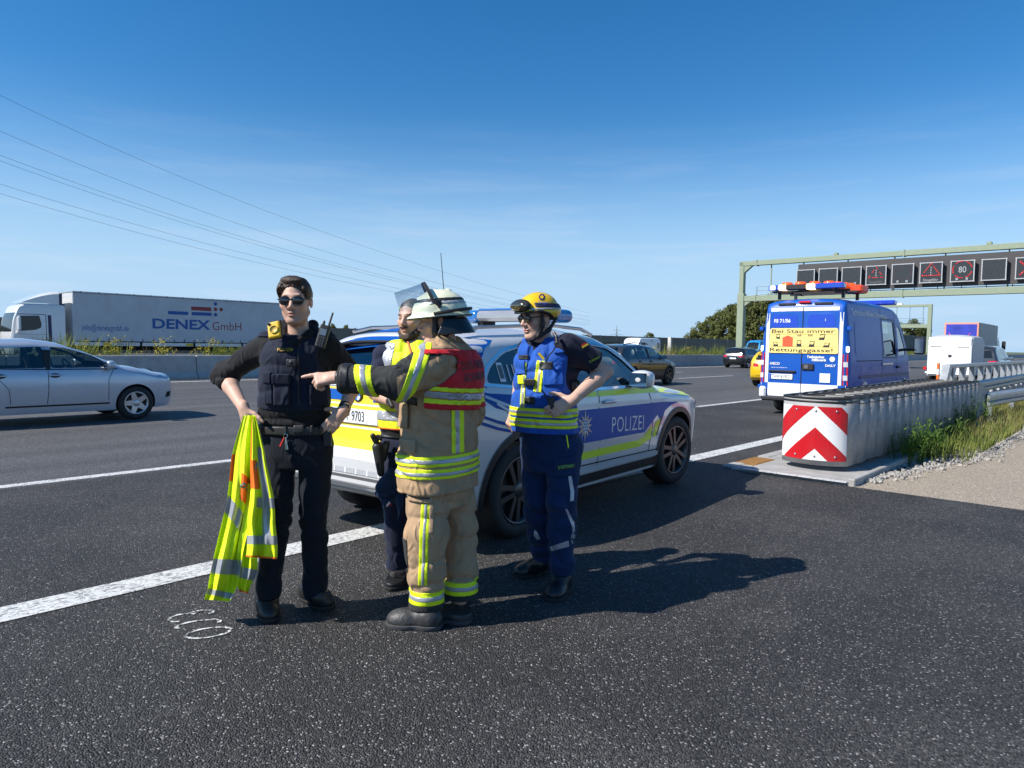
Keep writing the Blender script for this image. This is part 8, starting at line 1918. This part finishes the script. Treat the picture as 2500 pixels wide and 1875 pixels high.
S.chain([sR, eR, eR.lerp(wR, .3), wR], [.05, .044, .046, .029], .02); S.chain([sL, eL, wL], [.05, .044, .029], .02)
for w_, sg in ((wR, 1), (wL, -1)): hand(S, w_, (.9 * sg, -.3, .05), (0, -.5, .85), (0, -.8, -.3), [(.4, .5)] * 4)
sobj('body', S, M_skin, PO, .0045, col=face_tint(hc4, HM4, stub=1.0, hairc=(.03, .018, .012)))
HS = SDF(); HS.ell(P4(0, -.014, .038), (.081, .101, .088), np.array(HM4), 0); sobj('hair', wrinkle(cutf(HS, hair_reg(hc4, HM4, .082, .012, -.05)), folds(15, .002, 230)), MATS['dark_brown_hair'], PO, .004)
BD = SDF()
for s in (-1, 1): BD.chain([P4(s * .064, .0, -.045), P4(s * .052, .035, -.085), P4(s * .02, .072, -.112), P4(0, .074, -.118)], [.016, .022, .022, .022], .015)
BD.cone(P4(-.022, .098, -.053), P4(.022, .098, -.053), .006, .006, .004); bd = sobj('beard', wrinkle(BD, folds(17, .003, 200)), mat('beard_hair', (.045, .024, .014), .6, var=.4, vscale=80, bump=.4, bscale=200), PO, .004)
T = SDF(); T.loft([(at(1002, 1140, QY), .15, .11, QW), (at(1002, 1100, QY), .18, .125, QW), (at(1002, 1040, QY), .178, .12, QW)], .02); T.chain([hR, kR, aR + Vector((0, 0, -.03))], [.098, .078, .066], .012); T.chain([hL, kL, aL + Vector((0, 0, -.03))], [.098, .078, .066], .012)
c_pt = cloth('navy_police_trousers', (.012, .016, .038)); Tf = cutf(wrinkle(T, folds(101, .008, 25, (.3, .2, .9))), lambda P: .085 - P[:, 2]); tro = sobj('trousers', Tf, c_pt, PO, .006)
sobj('light_blue_piping', raised(Tf, .003, reg_px(936, 1150, 941, 1300, 4.38, .2), th=.002), mat('pale_blue_piping', (.2, .42, .65), .6), tro, .005)
boot('boot', aR + Vector((0, 0, -.05)), gnd(972, 1420), gnd(955, 1446), M_boot, PO); boot('boot', aL + Vector((0, 0, -.05)), gnd(1048, 1420), gnd(1050, 1444), M_boot, PO)
J = SDF(); J.loft([(at(1003, 1060, QY), .178, .12, QW), (at(1004, 950, QY), .172, .12, QW), (at(1005, 880, QY), .19, .12, QW), (at(1006, 852, QY), .165, .10, QW), (at(1006, 832, QY), .085, .075, QW)], .03); J.chain([sR, sR.lerp(eR, .75)], [.075, .066], .04); J.chain([sL, sL.lerp(eL, .75)], [.075, .066], .04)
Jf = cutf(wrinkle(J, folds(111, .006, 28, (.5, .2, .7))), plane_lt(eR - sR, sR.lerp(eR, .78)), plane_lt(eL - sL, sL.lerp(eL, .78))); sobj('polo_shirt', Jf, cloth('navy_polo', (.014, .018, .045)), PO, .006)
Vv = SDF(); Vv.loft([(at(1003, 1046, QY), .205, .15, QW), (at(1004, 950, QY), .195, .145, QW), (at(1005, 880, QY), .205, .14, QW), (at(1005, 850, QY), .190, .12, QW), (at(1006, 830, QY), .12, .095, QW)], .02)
vn = SDF(); vn.cone(at(1012, 815, QY), at(1012, 815, QY) + Vector((-.1, -.4, 0)), .062, .062, 0); vn.cone(at(1012, 825, QY) + Vector((-.05, -.14, 0)), at(1008, 900, QY) + Vector((-.05, -.16, 0)), .06, .01, 0)
Vf = wrinkle(Vv, folds(121, .008, 22, (.4, .1, .8))); Vf = Fn(lambda P, g=Vf: np.max([g(P), -vn(P), at(1003, 1046, QY).z - P[:, 2]], 0), *Vv.bounds()); hv = sobj('hi_vis_vest', Vf, M_hi, PO, .006)
zc = at(1003, 1012, QY).z; sobj('reflective_band', raised(Vf, .004, lambda P: np.abs(P[:, 2] - zc) - .03, th=.003, lo=(-9, 0, zc - .05), hi=(9, 9, zc + .05)), M_rs, hv, .005); sobj('reflective_band', raised(Vf, .004, reg_px(934, 835, 962, 905, 4.36, .25, R(8)), th=.003), M_rs, hv, .005)
sobj('orange_edging', raised(Vf, .006, reg_px(922, 845, 929, 882, 4.40, .25, R(-14)), th=.002), M_ho, hv, .005); zh = at(1003, 1043, QY).z; sobj('orange_edging', raised(Vf, .005, lambda P: np.abs(P[:, 2] - zh) - .007, th=.002, lo=(-9, 0, zh - .02), hi=(9, 9, zh + .02)), M_ho, hv, .005)
b = MB(); b.tube([at(996, 835, 4.26), at(1004, 862, 4.22), at(1012, 880, 4.22)], .008, 6); b.build('orange_edging', M_ho, hv, ws=True)
sobj('belt', raised(Tf, .012, lambda P: np.abs(P[:, 2] - at(1003, 1056, QY).z) - .025, th=.002), M_black, PO, .005)
hs_ = SDF(); hs_.cone(at(922, 1092, 4.27), at(930, 1155, 4.25), .034, .022, 0); hs_.box(at(940, 1100, 4.28), (.018, .02, .06), Matrix.Rotation(R(12), 3, 'Y'), .008, .02); HO = empty('holster', at(930, 1155, 4.26)); tag(HO, 'black pistol holster on the hip of the hi-vis officer', 'holster'); sobj('holster_shell', hs_, M_black, HO, .005)
g_ = SDF(); g_.cone(at(918, 1078, 4.26), at(910, 1064, 4.25), .018, .016, 0); g_.box(at(926, 1068, 4.26), (.02, .013, .014), Matrix.Rotation(R(20), 3, 'Y'), .004, .01); sobj('pistol_grip', g_, M_black, HO, .004)
# blue cap hanging at the holster strap
CP = empty('peaked_cap', at(955, 1270, 4.15)); tag(CP, 'dark blue peaked cap hanging upside down from the belt', 'cap')
cp_ = SDF(); cp_.ell(at(948, 1195, 4.20), (.062, .05, .075), None, 0); cp_.cone(at(955, 1150, 4.21), at(952, 1175, 4.20), .024, .045, .04); cp_.cone(at(932, 1200, 4.19), at(945, 1225, 4.18), .04, .035, .03); co = sobj('cap_crown', wrinkle(cp_, folds(131, .010, 30, (.3, .1, .9))), cloth('cap_blue', (.012, .03, .07)), CP, .005)
b = MB(); b.smooth = True
def peak(u, v):
    p0 = at(962 + 16 * v, 1222 - 30 * v, 4.15); p1 = at(970 + 12 * v, 1276 - 40 * v, 4.12); return p0.lerp(p1, u) + Vector((.012 * sin(pi * u), -.03 * sin(pi * v), 0))
b.grid(peak, 8, 8); b.grid(lambda u, v: peak(u, v) + Vector((0, .004, 0)), 8, 8); b.build('cap_peak', MATS['cap_blue'], CP, ws=True)
bvc = bvh_of(co); poly_on(co, bvc, [(944, 1240), (954, 1228), (957, 1233), (947, 1246)], mat('badge_red', (.65, .02, .03), .5), 'badge_red', .004, parent=CP); poly_on(co, bvc, [(938, 1238), (950, 1224), (953, 1228), (942, 1242)], M_white, 'badge_white', .004, parent=CP)
